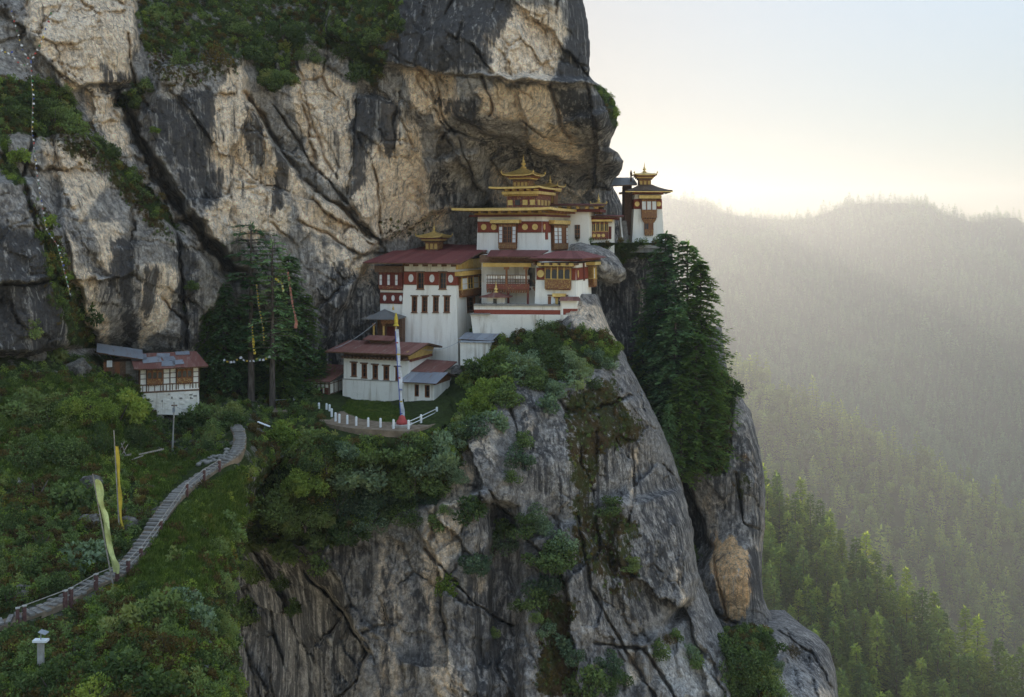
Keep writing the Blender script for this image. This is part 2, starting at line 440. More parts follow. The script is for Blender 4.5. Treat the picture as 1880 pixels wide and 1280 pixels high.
# --- the great face behind the monastery
sil = rowf([(-900, 1000), (-150, 1050), (-40, 1062), (0, 1070), (40, 1078), (80, 1083), (138, 1082), (150, 1092), (160, 1108), (185, 1127), (205, 1134), (232, 1133), (255, 1122), (270, 1118),
            (280, 1134), (296, 1145), (312, 1141), (330, 1128), (345, 1126), (370, 1140), (420, 1152), (480, 1165), (900, 1200)])
sj = lambda r: sil(r) + 2.2 * float(fbm(np.array([r / 13.0]), 0.3, 0.7, 5, 3)[0])
face = Sheet('cliff_face', spread(-24, 800, 2.3, (-900, -600, -400, -260, -160, -90, -50), (830, 880, 950)), ucols(560, nb=8), lambda r: -260, sj,
    [(-260, 300, 84), (0, 300, 90), (0, 0, 101), (0, -200, 112), (-260, -200, 100), (200, 50, 108), (150, 180, 103), (200, 400, 100), (350, 600, 107), (300, 150, 112), (450, 300, 117),
     (450, 60, 122), (600, 60, 127), (500, -200, 145), (600, 250, 123), (700, 380, 126), (800, 280, 127), (900, 100, 121), (1000, 100, 123), (1060, 60, 126), (950, 220, 124),
     (950, 330, 139), (1040, 340, 141), (850, 400, 134), (760, 440, 130), (1100, 330, 143), (1050, 190, 126), (1110, 220, 128), (900, -200, 126), (600, 560, 119), (685, 560, 121), (500, 650, 117),
     (560, 780, 117), (900, 520, 136), (1130, 480, 146), (380, 650, 109), (120, 620, 92), (0, 640, 85), (100, 760, 88), (200, 690, 108), (175, 655, 105), (240, 670, 108), (300, 690, 110), (200, 600, 101), (300, 780, 108), (-260, 700, 80), (0, -900, 125), (700, -900, 138), (1000, -900, 130), (900, 800, 140), (1150, 900, 150)],
    21,
    steps=[(-3.8, 7, [(560, -950), (1400, -950), (1400, 152), (1010, 155), (890, 142), (800, 136), (690, 112), (600, 60)]),
           (-3.5, 7, [(835, 138), (1400, 150), (1400, 330), (1100, 305), (1040, 300), (960, 266), (880, 238), (835, 212)]),
           (-2.0, 8, [(1010, 225), (1300, 150), (1300, 290), (1100, 280)]),
           (-3.2, 7, [(270, 210), (300, 120), (440, 100), (460, 200), (560, 330), (690, 450), (560, 700), (440, 500), (330, 360), (280, 280)]),
           (-1.6, 6, [(650, 170), (740, 190), (790, 320), (785, 400), (700, 445), (640, 380)]),
           (-2.2, 8, [(100, 230), (160, 240), (300, 400), (420, 520), (350, 650), (180, 650), (110, 420)]),
           (-4.0, 8, [(-400, 330), (60, 330), (110, 430), (150, 640), (-400, 680)]),
           (-2.0, 7, [(780, 290), (880, 275), (905, 380), (780, 395)]),
           (-1.8, 6, [(60, -60), (255, -60), (250, 80), (230, 150), (120, 165), (50, 70)])],
    cracks=[(7.0, 15, [(225, 190), (290, 330), (360, 420), (455, 520)]), (3.5, 7, [(450, 170), (500, 250), (560, 335), (640, 395), (700, 445)]), (1.8, 3.5, [(500, 190), (545, 260), (600, 330), (700, 445)]),
            (1.8, 4, [(690, 112), (800, 137), (890, 143), (1010, 156), (1080, 152)]), (1.4, 3, [(800, 140), (815, 220), (832, 245)]), (1.6, 3, [(885, 143), (905, 190), (900, 212)]),
            (1.2, 3, [(735, 170), (722, 230), (726, 290)]), (1.3, 3, [(655, 170), (650, 260), (641, 355)]), (1.0, 3, [(540, 90), (570, 220), (620, 330)]), (1.3, 3, [(832, 245), (862, 300), (872, 345)]),
            (1.2, 3, [(545, 405), (600, 430), (660, 470), (720, 470)]), (2.4, 6, [(60, 250), (40, 330), (80, 440), (130, 560)]), (1.5, 4, [(235, 60), (245, 150), (280, 210)]), (1.6, 4, [(290, 330), (330, 450), (345, 640)]),
            (1.2, 3, [(90, 120), (150, 160), (240, 150)]), (1.4, 3, [(960, 225), (1000, 255), (1090, 270)]), (2.2, 6, [(1010, 160), (1030, 230), (1045, 250)]), (1.2, 3, [(760, 120), (790, 150), (800, 190)])],
    tan=[(1, [(530, 140), (580, 120), (645, 160), (650, 350), (600, 335), (560, 270), (535, 210)]), (0.9, [(655, 270), (740, 245), (792, 330), (788, 400), (710, 445), (640, 380)]),
         (0.9, [(735, 118), (835, 136), (850, 205), (800, 230), (760, 200)]), (1, [(885, 70), (955, 5), (1032, 15), (1036, 60), (1012, 152), (900, 142)]), (0.95, [(870, 160), (1012, 156), (1016, 235), (960, 228), (880, 205)]),
         (1, [(388, 185), (440, 110), (470, 200), (520, 300), (532, 425), (450, 445), (370, 430), (400, 330), (385, 260)]), (1, [(480, 250), (560, 335), (700, 445), (690, 475), (560, 425), (515, 330)]),
         (0.85, [(150, 170), (210, 160), (245, 290), (190, 265)]), (1, [(40, -30), (255, -30), (250, 70), (240, 150), (130, 160), (50, 60)]), (0.9, [(120, 420), (180, 520), (205, 650), (120, 560)]),
         (1, [(265, 480), (335, 500), (305, 600), (250, 650)]), (0.8, [(165, 400), (220, 405), (218, 520), (180, 500)]), (0.75, [(690, 180), (735, 180), (780, 260), (790, 390), (730, 300)]), (0.7, [(560, 430), (690, 470), (690, 530), (600, 500)]),
         (0.75, [(70, 250), (150, 260), (200, 340), (150, 420), (90, 330)]), (0.7, [(950, 160), (1020, 170), (1090, 300), (1040, 300), (960, 265)]), (0.8, [(700, 400), (830, 380), (830, 430), (720, 440)]), (0.6, [(900, 300), (1020, 330), (1090, 350), (1060, 400), (900, 380)])],
    stain=[(0.95, [(640, -900), (880, -900), (940, 30), (880, 142), (690, 110), (650, 60)]), (0.95, [(1036, -900), (1200, -900), (1088, 150), (1012, 152), (1042, 60)]), (0.8, [(1010, 160), (1140, 175), (1140, 250), (1040, 232)]),
           (0.95, [(650, 172), (700, 168), (745, 200), (738, 255), (712, 300), (690, 250), (668, 345), (642, 370), (645, 240)]), (0.95, [(448, 185), (482, 230), (484, 305), (460, 310), (446, 250)]), (1, [(505, 265), (528, 300), (522, 385), (496, 395)]),
           (0.82, [(285, 185), (392, 150), (402, 240), (380, 315), (300, 305), (275, 240)]), (0.78, [(315, 310), (412, 310), (402, 395), (350, 372)]), (1, [(205, 440), (250, 440), (248, 640), (225, 655), (215, 520), (190, 570)]),
           (0.95, [(265, 490), (292, 490), (286, 570), (258, 590)]), (0.85, [(-300, 350), (100, 430), (125, 660), (-300, 640)]), (0.8, [(800, 180), (880, 180), (885, 238), (838, 232)]), (0.5, [(850, 245), (1000, 275), (1120, 340), (1000, 340), (900, 300)]),
           (0.9, [(318, 420), (360, 480), (360, 640), (330, 640)]), (0.8, [(170, 100), (250, 140), (280, 220), (190, 180)]), (0.62, [(600, 470), (700, 520), (720, 640), (560, 700)]), (0.6, [(780, 320), (830, 300), (840, 380), (800, 400)]), (0.6, [(1090, 240), (1150, 260), (1160, 450), (1110, 420)])],
    moss=[(0.75, [(60, 250), (160, 250), (300, 400), (330, 470), (260, 400), (160, 300)]), (0.6, [(255, 80), (460, 90), (440, 140), (300, 170)]), (0.6, [(40, 330), (110, 420), (175, 640), (100, 600)]), (0.5, [(700, 400), (800, 385), (800, 430), (690, 450)])],
    grass=[(0.6, [(250, -120), (700, -120), (752, 60), (670, 110), (560, 85), (545, 165), (490, 172), (445, 108), (330, 120), (250, 90)]), (0.85, [(-260, 130), (120, 150), (172, 245), (60, 252), (-260, 235)]), (0.8, [(150, 240), (195, 262), (305, 372), (335, 425), (290, 402), (200, 312)]),
           (0.8, [(280, 150), (255, 205), (205, 200), (240, 148)]), (0.9, [(1082, 148), (1112, 158), (1150, 200), (1128, 238), (1108, 195)]), (0.8, [(0, 240), (42, 330), (20, 345), (0, 322)]), (0.7, [(640, 60), (720, 100), (690, 170), (640, 120)]), (0.7, [(1122, 272), (1160, 285), (1150, 302), (1130, 288)]),
           (0.7, [(60, 420), (110, 440), (180, 640), (130, 640)])],
    edge=9.0, edge_px=60, back=40, block=1.0)

# --- the pillar that carries the monastery
pil_r = rowf([(540, 1098), (575, 1108), (600, 1118), (660, 1150), (720, 1182), (780, 1212), (830, 1233), (880, 1250), (930, 1262), (990, 1272), (1050, 1282), (1100, 1300), (1150, 1325), (1200, 1345), (1280, 1375), (1400, 1410)])
pj = lambda r: pil_r(r) + 1.8 * float(fbm(np.array([r / 17.0]), 0.9, 0.2, 8, 3)[0])
pillar = Sheet('cliff_pillar', spread(560, 1305, 2.3, (540,), (1330, 1400, 1550)), ucols(400, before=0.16, nb=14), lambda r: 220, pj,
    [(850, 650, 117.5), (800, 650, 119), (740, 640, 120), (860, 700, 110), (790, 700, 115), (700, 690, 118), (640, 700, 118), (880, 610, 118.5), (940, 590, 118), (1000, 600, 115), (1060, 590, 113), (1105, 560, 117), (1000, 690, 106.5), (920, 690, 106), (1140, 660, 113), (700, 740, 110), (700, 794, 95.2), (640, 789, 96), (750, 796, 95), (600, 783, 97.5), (450, 740, 112), (550, 800, 96), (800, 786, 97), (830, 770, 100), (860, 800, 99), (700, 830, 95),
     (700, 900, 97), (700, 1000, 97), (650, 1100, 97), (700, 1250, 94), (850, 1000, 96), (850, 1250, 93), (950, 800, 100), (1000, 1000, 97), (1000, 1250, 93), (1100, 800, 103), (1150, 1000, 102), (1150, 1250, 97),
     (1220, 900, 109), (1270, 1100, 106), (1350, 1250, 102), (520, 880, 93), (570, 900, 93), (560, 960, 95), (480, 960, 97), (500, 1040, 104), (480, 1150, 110), (450, 1250, 112), (570, 1150, 100), (400, 1000, 112), (620, 620, 122), (700, 600, 123), (780, 560, 124), (860, 560, 124), (380, 600, 116), (700, 1500, 90), (1200, 1500, 92), (400, 1500, 112), (230, 700, 118), (230, 1000, 119), (230, 1300, 120), (300, 1500, 118)],
    33,
    steps=[(-2.5, 7, [(560, 1050), (640, 1130), (670, 1200), (650, 1250), (600, 1300), (620, 1600), (900, 1600), (900, 900), (640, 960)]),
           (1.8, 8, [(880, 920), (950, 930), (955, 1600), (860, 1600)]), (-1.6, 7, [(960, 1000), (1060, 950), (1200, 1180), (1150, 1600), (960, 1600)]), (-2.0, 9, [(1130, 920), (1260, 900), (1290, 1060), (1200, 1180), (1130, 1080)]),
           (-2.0, 8, [(1170, 1180), (1270, 1130), (1350, 1290), (1380, 1600), (1200, 1600)])],
    cracks=[(2.2, 4, [(560, 1050), (635, 1130), (672, 1200), (655, 1250), (600, 1300)]), (1.5, 3, [(780, 1010), (840, 1070), (870, 1110), (940, 1150)]), (1.4, 3, [(900, 900), (915, 930), (910, 960)]), (1.6, 4, [(1060, 940), (1085, 1080), (1140, 1180), (1200, 1280)]),
            (1.0, 3, [(1160, 820), (1165, 900), (1150, 960)]), (2.0, 5, [(1090, 1180), (1180, 1190), (1240, 1280)]), (1.5, 4, [(930, 700), (945, 780), (960, 860)]), (1.4, 4, [(790, 870), (800, 930), (790, 990)])],
    tan=[(0.9, [(795, 860), (870, 850), (860, 960), (805, 1080), (795, 1140), (870, 1290), (800, 1290), (770, 1040)]), (0.5, [(680, 985), (740, 975), (755, 1100), (735, 1290), (690, 1290)]), (0.9, [(1160, 825), (1172, 820), (1168, 900), (1155, 930)]), (1.0, [(1030, 565), (1112, 560), (1160, 650), (1080, 630)]),
         (0.6, [(860, 760), (930, 780), (900, 850), (850, 830)]), (0.5, [(945, 700), (985, 760), (960, 840)]), (0.8, [(1150, 1180), (1170, 1190), (1175, 1260), (1150, 1250)]), (0.9, [(1240, 1050), (1250, 1040), (1255, 1100), (1243, 1110)]), (0.7, [(870, 1000), (890, 1000), (890, 1100), (870, 1090)])],
    stain=[(0.62, [(400, 980), (560, 1010), (645, 1100), (672, 1200), (640, 1290), (620, 1600), (400, 1600)]), (0.65, [(880, 930), (945, 935), (955, 1600), (870, 1600), (860, 1100)]), (0.5, [(940, 720), (1000, 790), (1020, 900), (960, 900)]), (0.55, [(1150, 840), (1240, 850), (1270, 980), (1200, 1000), (1170, 940)]),
           (0.55, [(860, 770), (900, 770), (895, 860), (870, 880)]), (0.5, [(1020, 1000), (1120, 980), (1140, 1150), (1060, 1150)]), (0.55, [(600, 980), (700, 1000), (690, 1100), (620, 1100)]), (0.5, [(700, 1000), (730, 1000), (720, 1290), (690, 1290)]), (0.55, [(760, 1080), (790, 1100), (790, 1290), (750, 1290)]), (0.5, [(830, 1110), (860, 1110), (860, 1290), (820, 1290)]), (0.45, [(1000, 780), (1140, 700), (1180, 820), (1060, 960), (980, 900)]), (0.5, [(1120, 940), (1260, 900), (1280, 1060), (1180, 1150), (1110, 1100)]), (0.5, [(930, 690), (1040, 700), (1020, 800), (940, 780)])],
    moss=[(0.75, [(1030, 720), (1130, 690), (1190, 800), (1120, 830), (1080, 930), (1040, 900)]), (0.7, [(1050, 900), (1180, 960), (1150, 1080), (1040, 1030)]), (0.8, [(990, 1080), (1060, 1100), (1060, 1280), (980, 1280)]), (0.6, [(1090, 1000), (1170, 1020), (1180, 1100), (1100, 1100)])],
    pale=[(0.6, [(1000, 780), (1140, 760), (1180, 900), (1060, 960), (980, 900)]), (0.85, [(1175, 1190), (1265, 1135), (1350, 1290), (1230, 1290)]), (0.55, [(1050, 1000), (1200, 960), (1250, 1100), (1080, 1180)]), (0.6, [(680, 960), (790, 950), (800, 1060), (720, 1060)]), (0.6, [(940, 690), (1000, 700), (980, 780)])],
    grass=[(1, [(380, 700), (620, 700), (860, 690), (870, 790), (820, 900), (700, 960), (560, 1000), (450, 1020), (380, 1000)]), (0.85, [(860, 600), (1000, 590), (1120, 610), (1140, 660), (1050, 700), (940, 700), (870, 780), (840, 700)])],
    edge=7.0, edge_px=36, back=45, rough=0.95, block=1.0, mat=M_ROCK_LOW)

# --- buttress beyond the wooded gully, its gully wall, and the rocks at its foot
but_r = rowf([(640, 1325), (690, 1338), (712, 1350), (740, 1368), (780, 1385), (840, 1398), (900, 1406), (960, 1404), (1010, 1400), (1060, 1398), (1100, 1402), (1140, 1420), (1180, 1440), (1240, 1455), (1400, 1480)])
bj = lambda r: but_r(r) + 1.6 * float(fbm(np.array([r / 15.0]), 0.4, 0.6, 18, 3)[0])
buttress = Sheet('cliff_buttress', spread(660, 1300, 2.4, (600,), (1340, 1420, 1550)), ucols(150, before=0.0001, nb=2), lambda r: 1170, bj,
    [(1170, 700, 134), (1170, 900, 130), (1170, 1200, 124), (1250, 700, 130), (1340, 700, 128), (1300, 880, 122), (1260, 980, 126), (1300, 1050, 119), (1370, 900, 121), (1360, 1050, 117), (1390, 1000, 120), (1340, 1150, 117), (1420, 1200, 116), (1300, 1300, 112), (1400, 1400, 110)],
    52,
    steps=[(2.6, 5, [(1170, 860), (1240, 850), (1265, 900), (1306, 1003), (1290, 1040), (1170, 1040)])],
    cracks=[(1.4, 3, [(1345, 720), (1340, 820), (1330, 870)]), (1.6, 4, [(1270, 1040), (1300, 1120), (1350, 1145)]), (1.2, 3, [(1350, 870), (1365, 960), (1400, 980)]), (0.8, 2.5, [(1310, 1020), (1322, 1080), (1335, 1135)])],
    orange=[(1.1, [(1302, 1010), (1312, 968), (1322, 990), (1345, 975), (1352, 995), (1382, 1005), (1380, 1075), (1368, 1142), (1336, 1136), (1320, 1085)]), (0.8, [(1358, 832), (1375, 830), (1374, 850), (1360, 850)])],
    tan=[(0.6, [(1285, 920), (1310, 900), (1320, 990), (1300, 1000)]), (0.9, [(1270, 1050), (1290, 1070), (1310, 1130), (1285, 1120)]), (0.6, [(1370, 760), (1395, 860), (1380, 900)]), (0.8, [(1395, 950), (1406, 940), (1402, 1010), (1395, 1010)])],
    stain=[(0.6, [(1290, 860), (1400, 760), (1408, 1000), (1340, 980)]), (0.85, [(1378, 1000), (1405, 1010), (1400, 1120), (1378, 1130)]), (0.7, [(1170, 640), (1260, 640), (1260, 860), (1306, 1003), (1170, 1040)])],
    moss=[(0.6, [(1340, 850), (1380, 870), (1370, 940), (1345, 920)]), (0.6, [(1200, 900), (1260, 940), (1290, 1040), (1240, 1030)])],
    pale=[(0.5, [(1270, 880), (1330, 860), (1330, 1000), (1290, 960)]), (0.5, [(1380, 1120), (1440, 1180), (1400, 1220), (1360, 1160)])],
    grass=[(0.9, [(1170, 640), (1330, 680), (1345, 720), (1330, 870), (1270, 870), (1230, 840), (1170, 800)])],
    edge=7.0, edge_px=28, back=40, rough=0.8, block=0.75, mat=M_ROCK_LOW, calm=[(1.0, [(1290, 950), (1392, 950), (1392, 1155), (1310, 1150)])])

gully = Sheet('gully_wall', spread(446, 900, 3.2, (), (960, 1000)), ucols(90, before=0.0001, nb=2), lambda r: 1060, lambda r: float(np.interp(r, [440, 520, 640, 1000], [1232, 1240, 1270, 1340])),
    [(1060, 446, 131), (1140, 446, 133), (1230, 446, 136), (1110, 520, 139), (1180, 520, 138), (1230, 560, 138), (1110, 650, 137), (1200, 650, 138), (1300, 700, 140), (1150, 800, 134), (1250, 820, 134), (1200, 950, 132), (1320, 950, 134), (1060, 900, 134)],
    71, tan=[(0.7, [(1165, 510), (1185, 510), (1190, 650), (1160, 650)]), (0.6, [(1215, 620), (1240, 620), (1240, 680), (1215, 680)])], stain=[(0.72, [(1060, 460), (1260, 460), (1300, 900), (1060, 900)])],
    grass=[(0.9, [(1060, 430), (1260, 430), (1255, 470), (1120, 478), (1060, 460)]), (0.9, [(1130, 640), (1180, 680), (1340, 680), (1360, 1000), (1060, 1000)])], edge=8, edge_px=30, back=20, rough=0.55, block=0.6)

foot_r = rowf([(1120, 1440), (1150, 1475), (1165, 1500), (1190, 1522), (1230, 1534), (1290, 1540), (1500, 1560)])
foot = Sheet('cliff_foot', spread(1120, 1300, 2.6, (), (1340, 1420, 1550)), ucols(150, before=0.0001, nb=2), lambda r: 1150, foot_r,
    [(1150, 1120, 134), (1300, 1120, 134), (1390, 1122, 132), (1300, 1170, 114), (1300, 1280, 102), (1380, 1160, 110), (1380, 1280, 100), (1440, 1150, 116), (1440, 1220, 108), (1440, 1280, 101), (1500, 1200, 112), (1520, 1280, 106), (1200, 1280, 104), (1400, 1500, 92)],
    83, steps=[(-1.5, 6, [(1400, 1240), (1440, 1200), (1530, 1270), (1560, 1600), (1400, 1600)])], cracks=[(1.4, 3, [(1430, 1160), (1490, 1200), (1530, 1270)])],
    pale=[(0.6, [(1400, 1210), (1500, 1230), (1530, 1300), (1400, 1300)])], stain=[(0.5, [(1440, 1150), (1520, 1190), (1530, 1260), (1460, 1220)])], tan=[(0.8, [(1500, 1262), (1530, 1262), (1535, 1290), (1500, 1290)])],
    grass=[(0.9, [(1290, 1140), (1420, 1150), (1430, 1290), (1310, 1290)])], edge=8, edge_px=40, back=30, rough=0.8, block=0.7, mat=M_ROCK_LOW)

# --- the near hillside with the stepped path
hill_r = rowf([(660, 640), (780, 640), (800, 570), (850, 505), (900, 472), (1000, 446), (1100, 424), (1200, 430), (1290, 445), (1500, 470)])
hj = lambda r: hill_r(r) + 6 * float(fbm(np.array([r / 40.0]), 0.2, 0.2, 28, 3)[0])
hill = Sheet('hillside', spread(672, 1300, 3.2, (640, 656), (1340, 1420, 1550)), ucols(210, before=0.12, nb=8), lambda r: -260, hj,
    [(0, 1150, 54), (-150, 1180, 51), (130, 1105, 57), (215, 1065, 60), (270, 985, 65.5), (330, 910, 72), (430, 840, 84), (442, 790, 92), (500, 745, 107), (0, 1280, 47), (200, 1280, 47), (400, 1280, 50), (420, 1100, 62), (300, 1120, 55), (430, 950, 76), (360, 980, 67), (470, 880, 86), (520, 800, 97),
     (100, 1060, 59), (0, 1000, 61), (200, 960, 67), (250, 880, 75), (100, 900, 70), (0, 850, 71), (100, 780, 77), (200, 720, 86), (235, 705, 95), (200, 665, 104), (230, 682, 103), (180, 650, 101), (215, 697, 97), (300, 700, 110), (250, 760, 92), (310, 775, 98), (310, 835, 90), (380, 740, 105), (0, 700, 80), (370, 690, 110), (450, 715, 112), (580, 740, 111), (-260, 900, 64), (-260, 1280, 44), (-260, 700, 76), (100, 1500, 40), (450, 1500, 44),
     (380, 830, 88), (60, 1190, 51)],
    61, pale=[(0.85, [(285, 1150), (340, 1160), (430, 1170), (430, 1260), (380, 1250), (320, 1220)]), (0.6, [(0, 1080), (60, 1050), (80, 1100), (0, 1130)])],
    stain=[(0.7, [(150, 920), (250, 930), (250, 990), (160, 1000)]), (0.6, [(0, 1040), (90, 1040), (90, 1120), (0, 1130)]), (0.6, [(150, 870), (180, 870), (200, 920), (160, 930)])],
    moss=[(0.6, [(0, 900), (150, 900), (200, 1040), (0, 1040)]), (0.5, [(200, 940), (260, 920), (270, 960), (220, 1000)])],
    grass=[(0.62, [(-300, 640), (700, 640), (700, 1600), (-300, 1600)]), (1, [(250, 850), (420, 850), (440, 960), (350, 1100), (240, 1080), (300, 950)]), (1, [(0, 690), (280, 690), (280, 860), (0, 880)])],
    edge=10, edge_px=50, back=20, rough=0.32, block=0.8, calm=[(0.95, [(440, 740), (470, 790), (440, 840), (350, 920), (290, 1010), (230, 1075), (130, 1120), (-20, 1170), (-20, 1130), (120, 1085), (200, 1040), (260, 970), (310, 890), (410, 820), (420, 770)]), (0.9, [(480, 735), (640, 735), (640, 790), (560, 780)])], edge_rows=lambda r: 0.0 if r < 840 else min(1, (r - 840) / 60),
    grass_rough=1.0)
for sh in (face, pillar, buttress, gully, foot, hill):
    tag(sh.o, kind='structure')
tag(face.o, 'towering grey and tan rock face rising behind the monastery')
tag(pillar.o, 'streaked rock pillar dropping away below the monastery terrace')
tag(buttress.o, 'rock buttress with an orange scar beyond the wooded gully')
tag(gully.o, 'dark gully wall behind the tall pines')
tag(foot.o, 'rounded grey rocks at the foot of the buttress')
tag(hill.o, 'overgrown hillside carrying the stepped path')
# ------------------------------------------------------------------ foliage
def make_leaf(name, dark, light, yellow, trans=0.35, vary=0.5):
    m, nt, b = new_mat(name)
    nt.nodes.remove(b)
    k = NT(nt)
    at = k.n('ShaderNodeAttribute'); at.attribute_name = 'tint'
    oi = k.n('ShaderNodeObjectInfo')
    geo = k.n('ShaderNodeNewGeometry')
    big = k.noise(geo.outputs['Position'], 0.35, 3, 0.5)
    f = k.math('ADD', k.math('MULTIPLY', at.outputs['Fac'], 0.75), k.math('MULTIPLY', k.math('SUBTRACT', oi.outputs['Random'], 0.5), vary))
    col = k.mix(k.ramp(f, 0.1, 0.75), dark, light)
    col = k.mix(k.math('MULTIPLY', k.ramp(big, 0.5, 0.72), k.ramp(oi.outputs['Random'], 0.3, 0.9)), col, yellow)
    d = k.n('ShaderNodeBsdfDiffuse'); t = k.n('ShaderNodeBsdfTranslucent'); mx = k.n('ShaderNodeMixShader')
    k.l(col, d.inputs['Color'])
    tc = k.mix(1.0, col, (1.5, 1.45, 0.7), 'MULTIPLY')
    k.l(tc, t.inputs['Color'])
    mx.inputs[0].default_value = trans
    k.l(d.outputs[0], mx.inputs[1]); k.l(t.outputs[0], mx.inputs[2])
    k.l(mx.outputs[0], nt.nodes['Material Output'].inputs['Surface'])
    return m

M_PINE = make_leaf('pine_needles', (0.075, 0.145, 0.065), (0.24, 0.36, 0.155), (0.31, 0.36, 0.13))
M_PINE_LIT = make_leaf('lit_painted_needles', (0.10, 0.165, 0.05), (0.26, 0.35, 0.10), (0.36, 0.39, 0.10), 0.6)  # brighter copy of the pine needles, daylight put into the colour
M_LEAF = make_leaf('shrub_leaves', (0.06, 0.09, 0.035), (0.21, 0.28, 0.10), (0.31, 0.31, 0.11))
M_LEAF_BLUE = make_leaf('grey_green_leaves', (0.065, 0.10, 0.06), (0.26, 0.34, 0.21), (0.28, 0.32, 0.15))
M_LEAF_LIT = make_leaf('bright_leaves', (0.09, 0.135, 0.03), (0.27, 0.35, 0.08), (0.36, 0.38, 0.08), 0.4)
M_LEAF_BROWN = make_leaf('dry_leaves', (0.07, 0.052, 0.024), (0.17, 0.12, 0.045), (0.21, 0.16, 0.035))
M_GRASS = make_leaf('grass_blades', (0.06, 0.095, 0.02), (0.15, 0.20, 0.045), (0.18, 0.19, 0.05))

def simple_mat(name, c1, c2, scale=3.0, rough=0.85, bump=0.3, bdist=0.03, stretch=(1, 1, 1), coord='Object', spec=0.2, metal=0.0):
    m, nt, b = new_mat(name)
    k = NT(nt)
    tc = k.n('ShaderNodeTexCoord')
    v = k.mapping(tc.outputs[coord], stretch)
    n = k.noise(v, scale, 6, 0.62)
    k.l(k.mix(k.ramp(n, 0.3, 0.7), c1, c2), b.inputs['Base Color'])
    if bump: k.l(k.bump(n, bump, bdist), b.inputs['Normal'])
    b.inputs['Roughness'].default_value = rough
    b.inputs['Specular IOR Level'].default_value = spec
    b.inputs['Metallic'].default_value = metal
    return m

M_BARK = simple_mat('bark', (0.05, 0.038, 0.03), (0.15, 0.12, 0.10), 4, 0.95, 0.6, 0.05, (1, 1, 0.2))

def kites(pos, dirv, nrm, length, width, tint):
    """leaf-shaped faces: base, two shoulders, tip"""
    n = len(pos)
    dirv = dirv / (np.linalg.norm(dirv, axis=1, keepdims=True) + 1e-9)
    side = np.cross(dirv, nrm); side = side / (np.linalg.norm(side, axis=1, keepdims=True) + 1e-9)
    L = np.asarray(length).reshape(-1, 1); W = np.asarray(width).reshape(-1, 1)
    v = np.stack([pos, pos + dirv * L * 0.45 + side * W * 0.5, pos + dirv * L, pos + dirv * L * 0.45 - side * W * 0.5], 1)
    return v.reshape(-1, 3), np.repeat(tint, 4)

def quads_mesh(name, V, tint, mat):
    nf = len(V) // 4
    me = bpy.data.meshes.new(name)
    me.vertices.add(nf * 4); me.loops.add(nf * 4); me.polygons.add(nf)
    me.vertices.foreach_set('co', V.astype(np.float32).reshape(-1))
    me.loops.foreach_set('vertex_index', np.arange(nf * 4, dtype=np.int32))
    me.polygons.foreach_set('loop_start', np.arange(0, nf * 4, 4, dtype=np.int32))
    me.update(calc_edges=True)
    a = me.attributes.new('tint', 'FLOAT', 'POINT'); a.data.foreach_set('value', tint.astype(np.float32))
    me.materials.append(mat)
    return me

def tube_arrays(pts, radii, n=6):
    pts = np.array(pts, dtype=np.float64); V = []; Fc = []
    for i, p in enumerate(pts):
        d = pts[min(i + 1, len(pts) - 1)] - pts[max(i - 1, 0)]; d = d / (np.linalg.norm(d) + 1e-9)
        a = np.array([1.0, 0, 0]) if abs(d[0]) < 0.8 else np.array([0, 1.0, 0])
        u = np.cross(d, a); u /= np.linalg.norm(u); w = np.cross(d, u)
        for j in range(n):
            t = 2 * math.pi * j / n
            V.append(p + (u * math.cos(t) + w * math.sin(t)) * radii[i])
    for i in range(len(pts) - 1):
        for j in range(n):
            Fc.append((i * n + j, i * n + (j + 1) % n, (i + 1) * n + (j + 1) % n, (i + 1) * n + j))
    Fc.append(tuple(range((len(pts) - 1) * n, len(pts) * n)))
    return V, Fc

def poly_mesh(name, V, Fc, mat, smooth=False):
    me = bpy.data.meshes.new(name)
    me.from_pydata([tuple(v) for v in V], [], Fc)
    if smooth: me.polygons.foreach_set('use_smooth', np.ones(len(me.polygons), dtype=bool))
    me.materials.append(mat)
    me.update()
    return me

def tubes_mesh(name, tubes, mat, n=6):
    V, Fc = [], []
    for pts, rad in tubes:
        v, f = tube_arrays(pts, rad, n)
        o = len(V); V += v; Fc += [tuple(i + o for i in q) for q in f]
    return poly_mesh(name, V, Fc, mat, True)

